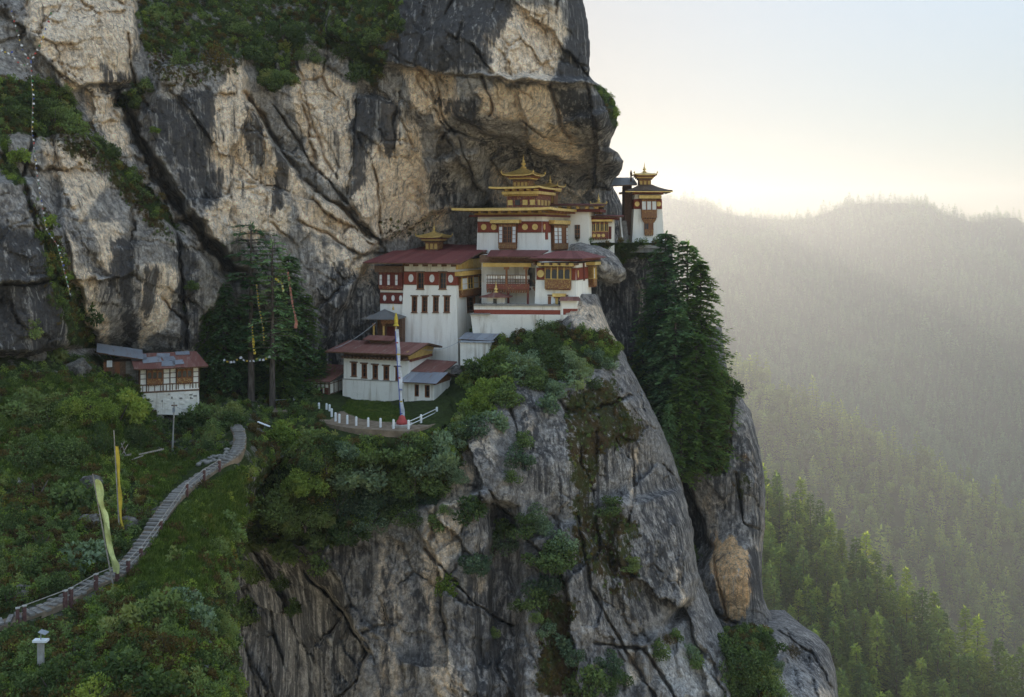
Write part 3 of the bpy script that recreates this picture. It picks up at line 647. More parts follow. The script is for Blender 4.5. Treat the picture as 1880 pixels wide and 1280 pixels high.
def conifer(name, seed, H, base, R0, nlev, nbr, nst, nbl, bl, bw, mat, droop=0.35, up=0.25, power=0.8, ragged=0.35, trunk_r=None, flat_top=False, lean=0.0):
    """returns (trunk mesh, crown mesh) of one conifer: whorls of drooping boughs clothed in needle sprays"""
    g = np.random.default_rng(seed)
    pos, dr, nr, L, W, T = [], [], [], [], [], []
    limbs = []
    tr = trunk_r or H * 0.014
    for i in range(nlev):
        t = (i + g.uniform(-0.3, 0.3)) / nlev
        t = min(max(t, 0.0), 0.985)
        z = H * (base + (1 - base) * t)
        prof = (1 - t) ** power * (0.72 + 0.28 * min(1, t / 0.12 + 0.2))
        if flat_top: prof = 0.35 + 0.65 * t if t > 0.55 else 0.22
        k = max(3, int(round(nbr * (0.6 + 0.4 * (1 - t)))))
        a0 = g.uniform(0, 6.28)
        for j in range(k):
            if g.random() < ragged * 0.4: continue
            a = a0 + 6.283 * j / k + g.uniform(-0.35, 0.35)
            Lb = R0 * prof * g.uniform(1 - ragged, 1 + ragged * 0.5) + 0.02 * H
            ca, sa = math.cos(a), math.sin(a)
            tb = g.uniform(0.15, 0.95)
            if nst >= 6:
                limbs.append(([(0, 0, z), (ca * Lb * 0.5, sa * Lb * 0.5, z + (up * 0.5 - droop * 0.25) * Lb), (ca * Lb * 0.9, sa * Lb * 0.9, z + (up * 0.9 - droop * 0.81) * Lb)], (tr * 0.22, tr * 0.13, tr * 0.04)))
            for q in range(nst):
                s_ = (q + g.uniform(0.2, 1.0)) / nst
                s_ = 0.18 + 0.82 * s_
                c = np.array([ca * s_ * Lb, sa * s_ * Lb, z + up * s_ * Lb - droop * s_ * s_ * Lb])
                for _ in range(nbl):
                    da = a + g.uniform(-1.25, 1.25)
                    pos.append(c + g.normal(0, 0.05, 3) * Lb * 0.5)
                    dr.append((math.cos(da), math.sin(da), g.uniform(-0.55, 0.25)))
                    nr.append((g.uniform(-0.5, 0.5), g.uniform(-0.5, 0.5), 1))
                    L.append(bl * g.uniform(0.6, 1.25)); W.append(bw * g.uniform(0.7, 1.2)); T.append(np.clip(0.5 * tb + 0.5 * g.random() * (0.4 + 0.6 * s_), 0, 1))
    # leader
    for q in range(max(4, nst)):
        pos.append((0, 0, H * (0.94 + 0.05 * q / nst))); a = g.uniform(0, 6.28); dr.append((0.5 * math.cos(a), 0.5 * math.sin(a), 0.9)); nr.append((math.cos(a + 1.5), math.sin(a + 1.5), 0.2)); L.append(bl); W.append(bw * 0.8); T.append(0.6)
    V, tt = kites(np.array(pos), np.array(dr), np.array(nr), np.array(L), np.array(W), np.array(T))
    crown = quads_mesh(name + '_crown', V, tt, mat)
    nseg = 7
    pts = [(lean * (q / nseg) ** 2 * H, 0.02 * H * math.sin(3 * q / nseg + seed) * 0.4, H * 0.98 * q / nseg) for q in range(nseg + 1)]
    pts[0] = (0, 0, -0.6)
    if not lean: pts = [(0, 0, p[2]) for p in pts]
    trunk = tubes_mesh(name + '_trunk', [(pts, [tr * (1.15 - q / nseg) + 0.01 for q in range(nseg + 1)])] + limbs, M_BARK, 6)
    return trunk, crown

def leafy(name, seed, blobs, n, leaf, mat, gap=0.35):
    """leaf-sized faces spread over lumpy clumps: blobs = [(cx, cy, cz, rx, ry, rz)]"""
    g = np.random.default_rng(seed)
    tot = sum(b[3] * b[4] + b[4] * b[5] + b[3] * b[5] for b in blobs)
    Vs, Ts = [], []
    for b in blobs:
        k = int(n * (b[3] * b[4] + b[4] * b[5] + b[3] * b[5]) / tot)
        d = g.normal(size=(k, 3)); d /= np.linalg.norm(d, axis=1, keepdims=True)
        rr = 1.0 + 0.22 * fbm(d[:, 0] * 2.2 + b[0], d[:, 1] * 2.2 + b[1], d[:, 2] * 2.2 + b[2], seed, 3)[:, None]
        keep = fbm(d[:, 0] * 3.1 + b[2], d[:, 1] * 3.1, d[:, 2] * 3.1 + b[0], seed + 9, 2) > -gap * 0.6
        rad = g.uniform(0.55, 1.0, (k, 1)) ** 0.5 * rr
        p = np.array(b[:3]) + d * rad * np.array(b[3:])
        dirv = d * 0.6 + g.normal(0, 0.6, (k, 3)) + np.array([0, 0, 0.15])
        nrm = d + g.normal(0, 0.7, (k, 3)) + np.array([0, 0, 0.5])
        L = leaf * g.uniform(0.6, 1.4, k)
        tb = g.uniform(0.1, 0.8)
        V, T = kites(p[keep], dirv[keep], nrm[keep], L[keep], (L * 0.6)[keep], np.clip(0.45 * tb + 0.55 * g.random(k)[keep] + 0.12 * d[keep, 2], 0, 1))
        Vs.append(V); Ts.append(T)
    return quads_mesh(name, np.concatenate(Vs), np.concatenate(Ts), mat)

def rand_blobs(seed, n, R0, H, low=0.15):
    g = np.random.default_rng(seed)
    out = []
    for i in range(n):
        a = g.uniform(0, 6.28); r = R0 * 0.62 * math.sqrt(g.random()); z = H * (low + (0.8 - low) * g.random() * (1 - 0.35 * r / R0))
        q = R0 * g.uniform(0.3, 0.52)
        out.append((r * math.cos(a), r * math.sin(a), z, q, q, q * g.uniform(0.6, 0.9) * min(1.3, H / R0)))
    return out

# ------------------------------------------------------------------ scatter: points -> instances (for growth nobody could count)
def scatter(name, pts, scl, rotz, protos, label, cat=None, tilt=None):
    n = len(pts)
    me = bpy.data.meshes.new(name)
    me.vertices.add(n)
    me.vertices.foreach_set('co', np.asarray(pts, dtype=np.float32).reshape(-1))
    for nm, arr, tp in (('scl', scl, 'FLOAT'), ('rotz', rotz, 'FLOAT')):
        a = me.attributes.new(nm, tp, 'POINT'); a.data.foreach_set('value', np.asarray(arr, dtype=np.float32))
    a = me.attributes.new('pick', 'INT', 'POINT'); a.data.foreach_set('value', RNG.integers(0, len(protos), n).astype(np.int32))
    me.update()
    o = bpy.data.objects.new(name, me); C.objects.link(o)
    ng = bpy.data.node_groups.new(name + '_nodes', 'GeometryNodeTree')
    ng.interface.new_socket('Geometry', in_out='INPUT', socket_type='NodeSocketGeometry')
    ng.interface.new_socket('Geometry', in_out='OUTPUT', socket_type='NodeSocketGeometry')
    N = ng.nodes; Lk = ng.links
    gi = N.new('NodeGroupInput'); go = N.new('NodeGroupOutput')
    mp = N.new('GeometryNodeMeshToPoints'); Lk.new(gi.outputs[0], mp.inputs[0])
    jn = N.new('GeometryNodeJoinGeometry')
    def attr(nm, tp):
        a = N.new('GeometryNodeInputNamedAttribute'); a.data_type = tp; a.inputs['Name'].default_value = nm
        return a.outputs['Attribute']
    cx = N.new('ShaderNodeCombineXYZ'); Lk.new(attr('rotz', 'FLOAT'), cx.inputs['Z'])
    sc = attr('scl', 'FLOAT'); pk = attr('pick', 'INT')
    for i, pr in enumerate(protos):
        oi = N.new('GeometryNodeObjectInfo'); oi.inputs['Object'].default_value = pr; oi.inputs['As Instance'].default_value = True
        cmp_ = N.new('FunctionNodeCompare'); cmp_.data_type = 'INT'; cmp_.operation = 'EQUAL'
        Lk.new(pk, cmp_.inputs[2]); cmp_.inputs[3].default_value = i
        ip = N.new('GeometryNodeInstanceOnPoints')
        Lk.new(mp.outputs[0], ip.inputs['Points']); Lk.new(oi.outputs['Geometry'], ip.inputs['Instance']); Lk.new(cmp_.outputs[0], ip.inputs['Selection'])
        Lk.new(cx.outputs[0], ip.inputs['Rotation']); Lk.new(sc, ip.inputs['Scale'])
        Lk.new(ip.outputs[0], jn.inputs[0])
    Lk.new(jn.outputs[0], go.inputs[0])
    md = o.modifiers.new('scatter', 'NODES'); md.node_group = ng
    tag(o, label, cat, kind='stuff')
    return o

def proto(name, me_list):
    """an unlinked source object for scatter (several meshes are merged into one)"""
    if len(me_list) == 1:
        return bpy.data.objects.new(name, me_list[0])
    bm = bmesh.new()
    mats = []
    for me in me_list:
        k = len(bm.faces)
        bm.from_mesh(me)
        bm.faces.ensure_lookup_table()
        for f in bm.faces[k:]: f.material_index = len(mats)
        mats.append(me.materials[0])
    me = bpy.data.meshes.new(name); bm.to_mesh(me); bm.free()
    for m_ in mats: me.materials.append(m_)
    return bpy.data.objects.new(name, me)

def make_tree(name, loc, trunk, crown, s=1.0, rz=0.0, label=None, cat='tree', group=None, sz=None, tilt=0.0):
    e = bpy.data.objects.new(name, None); C.objects.link(e)
    e.empty_display_size = 0.5
    e.location = loc; e.rotation_euler = (0, tilt, rz); e.scale = (s, s, sz or s)
    if trunk:
        t = bpy.data.objects.new('trunk', trunk); C.objects.link(t); t.parent = e
    c = bpy.data.objects.new('crown', crown); C.objects.link(c); c.parent = e
    tag(e, label, cat, group)
    return e

# ------------------------------------------------------------------ valley: three forested ridges and the floor
M_FLOOR = simple_mat('forest_floor', (0.03, 0.04, 0.016), (0.07, 0.078, 0.03), 0.15, 0.95, 0.5, 1.0, coord='Object')

def ridge(name, crest, front, slope_f, back, slope_b, nu, nv, seed, amp, spur, label):
    c = np.array([list(P(*p)) for p in crest])
    d = np.concatenate([[0], np.cumsum(np.linalg.norm(np.diff(c, axis=0), axis=1))])
    u = np.linspace(0, d[-1], nu)
    cr = np.stack([np.interp(u, d, c[:, i]) for i in range(3)], -1)
    ker = np.ones(9) / 9
    for i in range(3):
        cr[4:-4, i] = np.convolve(cr[:, i], ker, 'valid')
    v = np.concatenate([-np.linspace(back, 0, nv // 4, endpoint=False), np.linspace(0, front, nv)])
    VX = cr[None, :, 0] + 0 * v[:, None]; VY = cr[None, :, 1] - v[:, None]
    VZ = cr[None, :, 2] - np.where(v > 0, v * slope_f, -v * slope_b)[:, None]
    w = np.clip(np.abs(v) / 60.0, 0.0, 1)[:, None]
    n = fbm(VX / spur, VY / (spur * 2.2), 0.5, seed, 4)
    VZ = VZ + amp * w * (np.abs(n) * 2 - 0.5) + amp * 0.08 * fbm(VX / 25, VY / 25, 0.1, seed + 3, 3)
    V = np.stack([VX, VY, VZ], -1)
    o = grid_mesh(name, V[::-1], M_FLOOR)
    tag(o, label, kind='structure')
    return V, v

near_c = [(1180, 640, 450), (1260, 760, 420), (1340, 855, 395), (1420, 930, 375), (1480, 990, 362), (1600, 1097, 342), (1700, 1178, 326), (1850, 1285, 304), (2050, 1420, 280)]
mid_c = [(1000, 470, 1370), (1150, 550, 1260), (1340, 672, 1150), (1420, 712, 1110), (1500, 752, 1080), (1700, 862, 1015), (1880, 955, 965), (2200, 1120, 900)]
far_c = [(1000, 385, 2080), (1140, 372, 2020), (1220, 360, 1980), (1290, 380, 1960), (1350, 397, 1940), (1420, 404, 1920), (1490, 404, 1900), (1530, 385, 1890), (1570, 374, 1880), (1650, 371, 1860), (1700, 380, 1850), (1740, 398, 1840), (1790, 408, 1820), (1880, 427, 1800), (2000, 440, 1780), (2300, 470, 1700)]
far_c = [(a, c_, d * 1.25) for a, c_, d in far_c]
near_V, near_v = ridge('near_spur', near_c, 230, 0.55, 260, 0.5, 60, 60, 3, 5.0, 40, 'forested spur nearest the cliff')
mid_V, mid_v = ridge('middle_spur', mid_c, 600, 0.55, 500, 0.5, 80, 80, 5, 20.0, 70, 'forested spur in the middle distance')
far_V, far_v = ridge('far_ridge', far_c, 1450, 0.40, 500, 0.5, 160, 160, 7, 52.0, 170, 'far hazy mountain ridge on the skyline')
fl = grid_mesh('valley_floor', np.array([[[x, y, -700.0 + 20 * math.sin(x * 0.002) * math.sin(y * 0.0015)] for x in np.linspace(-300, 1680, 60)] for y in np.linspace(-20, 3200, 60)]), M_FLOOR)
tag(fl, 'wooded valley floor far below', kind='structure')

M_SUN_PAINTED = make_leaf('sun_painted_needles', (0.16, 0.23, 0.055), (0.40, 0.48, 0.11), (0.52, 0.52, 0.12), 0.65)  # palest needle copy: sunshine on the valley pines painted into the colour
PINE_NEAR = [conifer('ridge_pine%d' % i, 100 + i, 14.0, 0.10, 2.7, 24, 7, 4, 2, 0.95, 0.42, (M_SUN_PAINTED, M_PINE_LIT, M_SUN_PAINTED, M_PINE_LIT)[i], 0.35, 0.22, 0.75, 0.4) for i in range(4)]
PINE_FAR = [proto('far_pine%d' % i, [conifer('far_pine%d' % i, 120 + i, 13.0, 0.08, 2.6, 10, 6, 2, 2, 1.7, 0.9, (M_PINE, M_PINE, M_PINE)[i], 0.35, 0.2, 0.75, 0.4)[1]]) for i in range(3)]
PINE_MID = [proto('mid_pine%d' % i, list(conifer('mid_pine%d' % i, 130 + i, 14.0, 0.08, 2.9, 15, 7, 3, 2, 1.25, 0.6, (M_SUN_PAINTED, M_PINE_LIT, M_SUN_PAINTED)[i], 0.35, 0.2, 0.75, 0.4))) for i in range(3)]
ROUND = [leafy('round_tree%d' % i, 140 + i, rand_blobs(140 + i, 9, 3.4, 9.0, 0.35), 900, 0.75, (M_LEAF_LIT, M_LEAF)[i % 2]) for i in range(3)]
ROUND_P = [proto('round_proto%d' % i, [m_]) for i, m_ in enumerate(ROUND)]
ROUND_TRUNK = tubes_mesh('round_trunk', [([(0, 0, -0.5), (0.1, 0, 2.5), (0.2, 0.1, 5.5)], (0.22, 0.17, 0.07)), ([(0.1, 0, 2.4), (1.0, 0.4, 4.2), (1.6, 0.6, 5.6)], (0.12, 0.08, 0.04)), ([(0.1, 0, 2.8), (-0.9, -0.5, 4.6), (-1.4, -0.7, 6.2)], (0.11, 0.07, 0.03))], M_BARK)

def surface_points(V, n, vmin, vmax, vv, pxr, pyr, seed):
    """random spots on a ridge, area-weighted, kept when they fall inside (or just beside) the picture"""
    g = np.random.default_rng(seed)
    ny, nx = V.shape[:2]
    i0 = np.searchsorted(vv, vmin); i1 = min(np.searchsorted(vv, vmax), ny - 1)
    fi = g.uniform(i0, i1 - 0.001, n); fj = g.uniform(0, nx - 1.001, n)
    i = fi.astype(int); j = fj.astype(int); a = (fi - i)[:, None]; b = (fj - j)[:, None]
    p = (V[i, j] * (1 - a) + V[i + 1, j] * a) * (1 - b) + (V[i, j + 1] * (1 - a) + V[i + 1, j + 1] * a) * b
    px = CX + p[:, 0] / p[:, 1] * F; py = HY - p[:, 2] / p[:, 1] * F
    ok = (px > pxr[0]) & (px < pxr[1]) & (py > pyr[0]) & (py < pyr[1])
    return p[ok]

def thin(p, dist, seed):
    """drop spots closer than dist to an earlier one"""
    g = np.random.default_rng(seed); p = p[g.permutation(len(p))]
    cell = {}; keep = []
    for q in p:
        kx, ky = int(q[0] // dist), int(q[1] // dist)
        if any(math.hypot(q[0] - r_[0], q[1] - r_[1]) < dist for a in (-1, 0, 1) for b in (-1, 0, 1) for r_ in cell.get((kx + a, ky + b), ())): continue
        cell.setdefault((kx, ky), []).append(q); keep.append(q)
    return np.array(keep)

g_ = np.random.default_rng(77)
pn = thin(surface_points(near_V, 12000, -6, 200, near_v, (1330, 1960), (880, 1420), 1), 3.3, 2)
ordn = np.argsort(pn[:, 1])[:285]
for q in pn[ordn]:
    k_ = g_.integers(0, 4)
    if g_.random() < 0.2:
        make_tree('broadleaf_tree', q + np.array([0, 0, -0.3]), ROUND_TRUNK, ROUND[g_.integers(0, 3)], g_.uniform(0.7, 1.1), g_.uniform(0, 6.28), 'round-crowned leafy tree among the pines on the nearest spur', 'tree', 'leafy trees on the nearest spur')
    else:
        s_ = g_.uniform(0.85, 1.5)
        make_tree('pine_tree', q + np.array([0, 0, -0.3]), *PINE_NEAR[k_], s_, g_.uniform(0, 6.28), 'slender pine packed among others on the nearest forested spur', 'tree', 'pines on the nearest spur', s_ * g_.uniform(0.9, 1.15))
rest = pn[np.argsort(pn[:, 1])[285:]]
if len(rest):
    scatter('spur_forest', rest, g_.uniform(0.6, 1.1, len(rest)), g_.uniform(0, 6.28, len(rest)), PINE_MID, 'pine forest along the crest of the nearest spur')
pm = thin(surface_points(mid_V, 26000, -12, 580, mid_v, (1280, 1960), (560, 1300), 3), 5.6, 4)
pm = pm[fbm(pm[:, 0] / 28, pm[:, 1] / 28, 0.0, 41, 3) > -0.33]
cz_ = np.interp(pm[:, 0], np.sort(mid_V[np.searchsorted(mid_v, 0)][:, 0]), mid_V[np.searchsorted(mid_v, 0)][np.argsort(mid_V[np.searchsorted(mid_v, 0)][:, 0]), 1])
front_d = cz_ - pm[:, 1]
crest = pm[front_d < 70]; pm = pm[front_d >= 70]  # trees near the crest get the paler foliage, their sunlight is painted
scatter('crest_trees', crest, np.exp(g_.normal(0.45, 0.25, len(crest))), g_.uniform(0, 6.28, len(crest)), [PINE_MID[0], PINE_MID[2], ROUND_P[0]], 'paler trees with painted-in sunlight along the crest of the middle spur')
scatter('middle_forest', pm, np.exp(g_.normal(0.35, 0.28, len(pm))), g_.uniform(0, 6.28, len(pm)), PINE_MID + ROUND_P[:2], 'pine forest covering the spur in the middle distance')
pf = thin(np.concatenate([surface_points(far_V, 70000, -30, 1450, far_v, (1180, 1960), (330, 1100), 5), surface_points(far_V, 9000, -25, 60, far_v, (1180, 1960), (330, 1100), 9)]), 5.6, 6)
pf = pf[fbm(pf[:, 0] / 60, pf[:, 1] / 60, 0.0, 43, 3) > -0.42]
scatter('far_forest', pf, np.exp(g_.normal(0.15, 0.28, len(pf))), g_.uniform(0, 6.28, len(pf)), PINE_FAR, 'forest covering the far hazy mountain ridge')
print('TREES', len(pn), len(pm), len(pf))

# ------------------------------------------------------------------ the mountain behind the face, hidden from here, that the morning sun has to clear
def massif():
    xs = np.linspace(-900, 30, 60); ys = np.linspace(160, 1500, 60)
    X, Yg = np.meshgrid(xs, ys)
    edge = 16 + 0.0 * Yg + 10 * fbm(Yg / 90, 0.1, 0.2, 91, 3)
    top = 120 - 0.02 * (Yg - 160) + 30 * fbm(X / 120, Yg / 120, 0.3, 92, 4)
    fall = np.clip((edge - X) / 40.0, 0, 1) ** 0.5
    Z = -440 + (top + 440) * fall
    o = grid_mesh('mountain_behind', np.stack([X, Yg, Z], -1), M_FLOOR)
    tag(o, 'shoulder of the mountain running back behind the cliff', kind='structure')
# ------------------------------------------------------------------ morning haze filling the valley
def haze(density, aniso):
    bm = bmesh.new()
    bmesh.ops.create_cube(bm, size=1)
    x0, x1, y0, y1, z0, z1 = -320, 1700, -30, 3220, -725, 140
    for v in bm.verts:
        v.co = Vector((x0 if v.co.x < 0 else x1, y0 if v.co.y < 0 else y1, z0 if v.co.z < 0 else z1))
    me = bpy.data.meshes.new('haze'); bm.to_mesh(me); bm.free()
    m = bpy.data.materials.new('haze'); m.use_nodes = True
    nt = m.node_tree; nt.nodes.clear()
    o_ = nt.nodes.new('ShaderNodeOutputMaterial'); v_ = nt.nodes.new('ShaderNodeVolumePrincipled')
    v_.inputs['Color'].default_value = (0.74, 0.72, 0.69, 1)
    v_.inputs['Density'].default_value = density
    v_.inputs['Anisotropy'].default_value = aniso
    nt.links.new(v_.outputs[0], o_.inputs['Volume'])
    me.materials.append(m)
    o = bpy.data.objects.new('haze', me); C.objects.link(o)
    tag(o, 'morning haze filling the valley', kind='stuff')
haze(0.00034, 0.5)
# ------------------------------------------------------------------ building materials
def wall_mat(name, base, dirt, dirt2, amt=0.5):
    m, nt, b = new_mat(name)
    k = NT(nt)
    geo = k.n('ShaderNodeNewGeometry'); pos = geo.outputs['Position']
    n1 = k.noise(pos, 0.6, 6, 0.65); n2 = k.noise(pos, 5, 5, 0.7)
    st = k.noise(k.mapping(pos, (1.6, 1.6, 0.12)), 1.0, 5, 0.65)
    col = k.mix(k.ramp(st, 0.48, 0.74, 0, amt), base, dirt)
    col = k.mix(k.ramp(n1, 0.5, 0.75, 0, amt * 0.8), col, dirt2)
    col = k.mix(k.ramp(n2, 0.62, 0.8, 0, amt * 0.7), col, dirt)
    k.l(col, b.inputs['Base Color'])
    b.inputs['Roughness'].default_value = 0.95; b.inputs['Specular IOR Level'].default_value = 0.1
    k.l(k.bump(k.math('ADD', n2, k.math('MULTIPLY', n1, 2.0)), 0.5, 0.06), b.inputs['Normal'])
    return m
M_WHITE = wall_mat('whitewash', (0.92, 0.87, 0.775), (0.58, 0.50, 0.40), (0.78, 0.74, 0.67), 0.65)
M_WHITE_OLD = wall_mat('worn_whitewash', (0.86, 0.805, 0.71), (0.42, 0.34, 0.25), (0.64, 0.57, 0.47), 0.9)
M_RED = wall_mat('red_band_paint', (0.25, 0.065, 0.042), (0.17, 0.045, 0.03), (0.31, 0.095, 0.06), 0.6)
M_STONE = wall_mat('rubble_stone', (0.26, 0.24, 0.21), (0.12, 0.11, 0.10), (0.34, 0.31, 0.27), 0.8)
M_GOLD = simple_mat('gilt', (0.62, 0.40, 0.11), (0.82, 0.60, 0.22), 2.5, 0.42, 0.15, 0.02, spec=0.5, metal=0.35)
M_OCHRE = simple_mat('ochre_paint', (0.55, 0.34, 0.09), (0.70, 0.47, 0.16), 2.2, 0.75, 0.2, 0.02)
M_TIMBER = simple_mat('painted_timber', (0.19, 0.075, 0.035), (0.30, 0.13, 0.06), 6, 0.7, 0.3, 0.02, (1, 1, 0.3))
M_DARKRED = simple_mat('dark_red_timber', (0.11, 0.025, 0.02), (0.19, 0.05, 0.035), 5, 0.7, 0.3, 0.02)
M_BEAM = simple_mat('weathered_beam', (0.10, 0.055, 0.035), (0.22, 0.13, 0.08), 5, 0.85, 0.4, 0.02)
M_TIN = simple_mat('grey_tin', (0.22, 0.23, 0.25), (0.42, 0.44, 0.47), 1.6, 0.5, 0.2, 0.02, spec=0.4, metal=0.2)
M_CONCRETE = simple_mat('old_concrete', (0.30, 0.27, 0.23), (0.46, 0.43, 0.38), 2.5, 0.9, 0.4, 0.03)
M_POSTWHITE = simple_mat('white_paint', (0.72, 0.72, 0.70), (0.84, 0.84, 0.82), 4, 0.7, 0.2, 0.01)
M_PANE_WHITE = simple_mat('white_panel', (0.74, 0.74, 0.72), (0.84, 0.83, 0.80), 3, 0.6, 0.1, 0.01)
M_DISC_WHITE = simple_mat('white_disc_paint', (0.70, 0.66, 0.62), (0.82, 0.79, 0.75), 4, 0.85, 0.2, 0.01)
M_PLANK = simple_mat('grey_planks', (0.20, 0.17, 0.14), (0.38, 0.34, 0.29), 4, 0.9, 0.5, 0.02, (0.4, 3, 1))
M_STEP = simple_mat('worn_step', (0.13, 0.115, 0.10), (0.27, 0.245, 0.215), 3, 0.95, 0.5, 0.03)
M_SOIL = simple_mat('trodden_soil', (0.14, 0.10, 0.065), (0.28, 0.21, 0.145), 1.2, 0.95, 0.6, 0.05)

def glass_mat():
    m, nt, b = new_mat('window_glass')
    k = NT(nt)
    geo = k.n('ShaderNodeNewGeometry')
    n = k.noise(geo.outputs['Position'], 1.5, 2)
    k.l(k.mix(n, (0.012, 0.012, 0.014), (0.04, 0.042, 0.05)), b.inputs['Base Color'])
    b.inputs['Roughness'].default_value = 0.15; b.inputs['Specular IOR Level'].default_value = 0.5
    return m
M_GLASS = glass_mat()

def ornate_mat(name, cols, scale=9.0):
    """painted carving: small rows of blue, red, ochre and white motifs"""
    m, nt, b = new_mat(name)
    k = NT(nt)
    tc = k.n('ShaderNodeTexCoord')
    v = k.n('ShaderNodeTexVoronoi'); v.inputs['Scale'].default_value = scale; v.inputs['Randomness'].default_value = 0.25
    k.l(tc.outputs['Object'], v.inputs['Vector'])
    r = k.n('ShaderNodeValToRGB'); r.color_ramp.interpolation = 'CONSTANT'
    e = r.color_ramp.elements
    e[0].color = (*cols[0], 1); e[0].position = 0
    e[1].color = (*cols[1], 1); e[1].position = 1.0 / len(cols)
    for i in range(2, len(cols)):
        n_ = e.new(i / len(cols)); n_.color = (*cols[i], 1)
    k.l(k.sep(v.outputs['Color'])[0], r.inputs[0])
    k.l(k.mix(k.ramp(v.outputs['Distance'], 0.25, 0.6), r.outputs[0], cols[-1]), b.inputs['Base Color'])
    k.l(k.bump(v.outputs['Distance'], 0.6, 0.04), b.inputs['Normal'])
    b.inputs['Roughness'].default_value = 0.75
    return m
M_ORNATE = ornate_mat('painted_carving', [(0.36, 0.17, 0.06), (0.55, 0.36, 0.12), (0.22, 0.08, 0.04), (0.40, 0.24, 0.10), (0.24, 0.11, 0.05)])
M_ORNATE_RED = ornate_mat('painted_carving_red', [(0.25, 0.06, 0.035), (0.52, 0.36, 0.14), (0.13, 0.10, 0.10), (0.30, 0.10, 0.06), (0.20, 0.06, 0.04)])

def roof_mat(name, c1, c2, rust, wave=9.0, axis='X'):
    m, nt, b = new_mat(name)
    k = NT(nt)
    tc = k.n('ShaderNodeTexCoord'); oi = k.n('ShaderNodeObjectInfo')
    pos = tc.outputs['Object']
    n1 = k.noise(pos, 0.55, 6, 0.65); n2 = k.noise(k.mapping(pos, (3, 0.4, 1)), 1.3, 5, 0.65)
    col = k.mix(k.ramp(k.math('ADD', k.math('MULTIPLY', oi.outputs['Random'], 0.6), k.math('MULTIPLY', n1, 0.6)), 0.3, 0.9), c1, c2)
    col = k.mix(k.ramp(n2, 0.52, 0.72, 0, 0.75), col, rust)
    k.l(col, b.inputs['Base Color'])
    w = k.n('ShaderNodeTexWave', bands_direction=axis); w.inputs['Scale'].default_value = wave
    k.l(pos, w.inputs['Vector'])
    k.l(k.bump(w.outputs['Fac'], 0.6, 0.04, k.bump(n1, 0.3, 0.05)), b.inputs['Normal'])
    b.inputs['Roughness'].default_value = 0.62; b.inputs['Specular IOR Level'].default_value = 0.25
    return m
M_ROOF_RED = roof_mat('red_corrugated', (0.20, 0.055, 0.05), (0.29, 0.09, 0.08), (0.24, 0.12, 0.10))
M_ROOF_RUST = roof_mat('rusty_corrugated', (0.22, 0.085, 0.065), (0.30, 0.13, 0.10), (0.36, 0.27, 0.23))
M_ROOF_GREY = roof_mat('grey_corrugated', (0.26, 0.27, 0.30), (0.38, 0.39, 0.42), (0.25, 0.16, 0.12))
M_ROOF_BROWN = roof_mat('brown_roof', (0.11, 0.07, 0.045), (0.20, 0.13, 0.08), (0.26, 0.17, 0.09), 5.0)
M_ROOF_SLATE = roof_mat('dull_grey_roof', (0.12, 0.115, 0.11), (0.22, 0.21, 0.20), (0.16, 0.12, 0.09), 3.0)

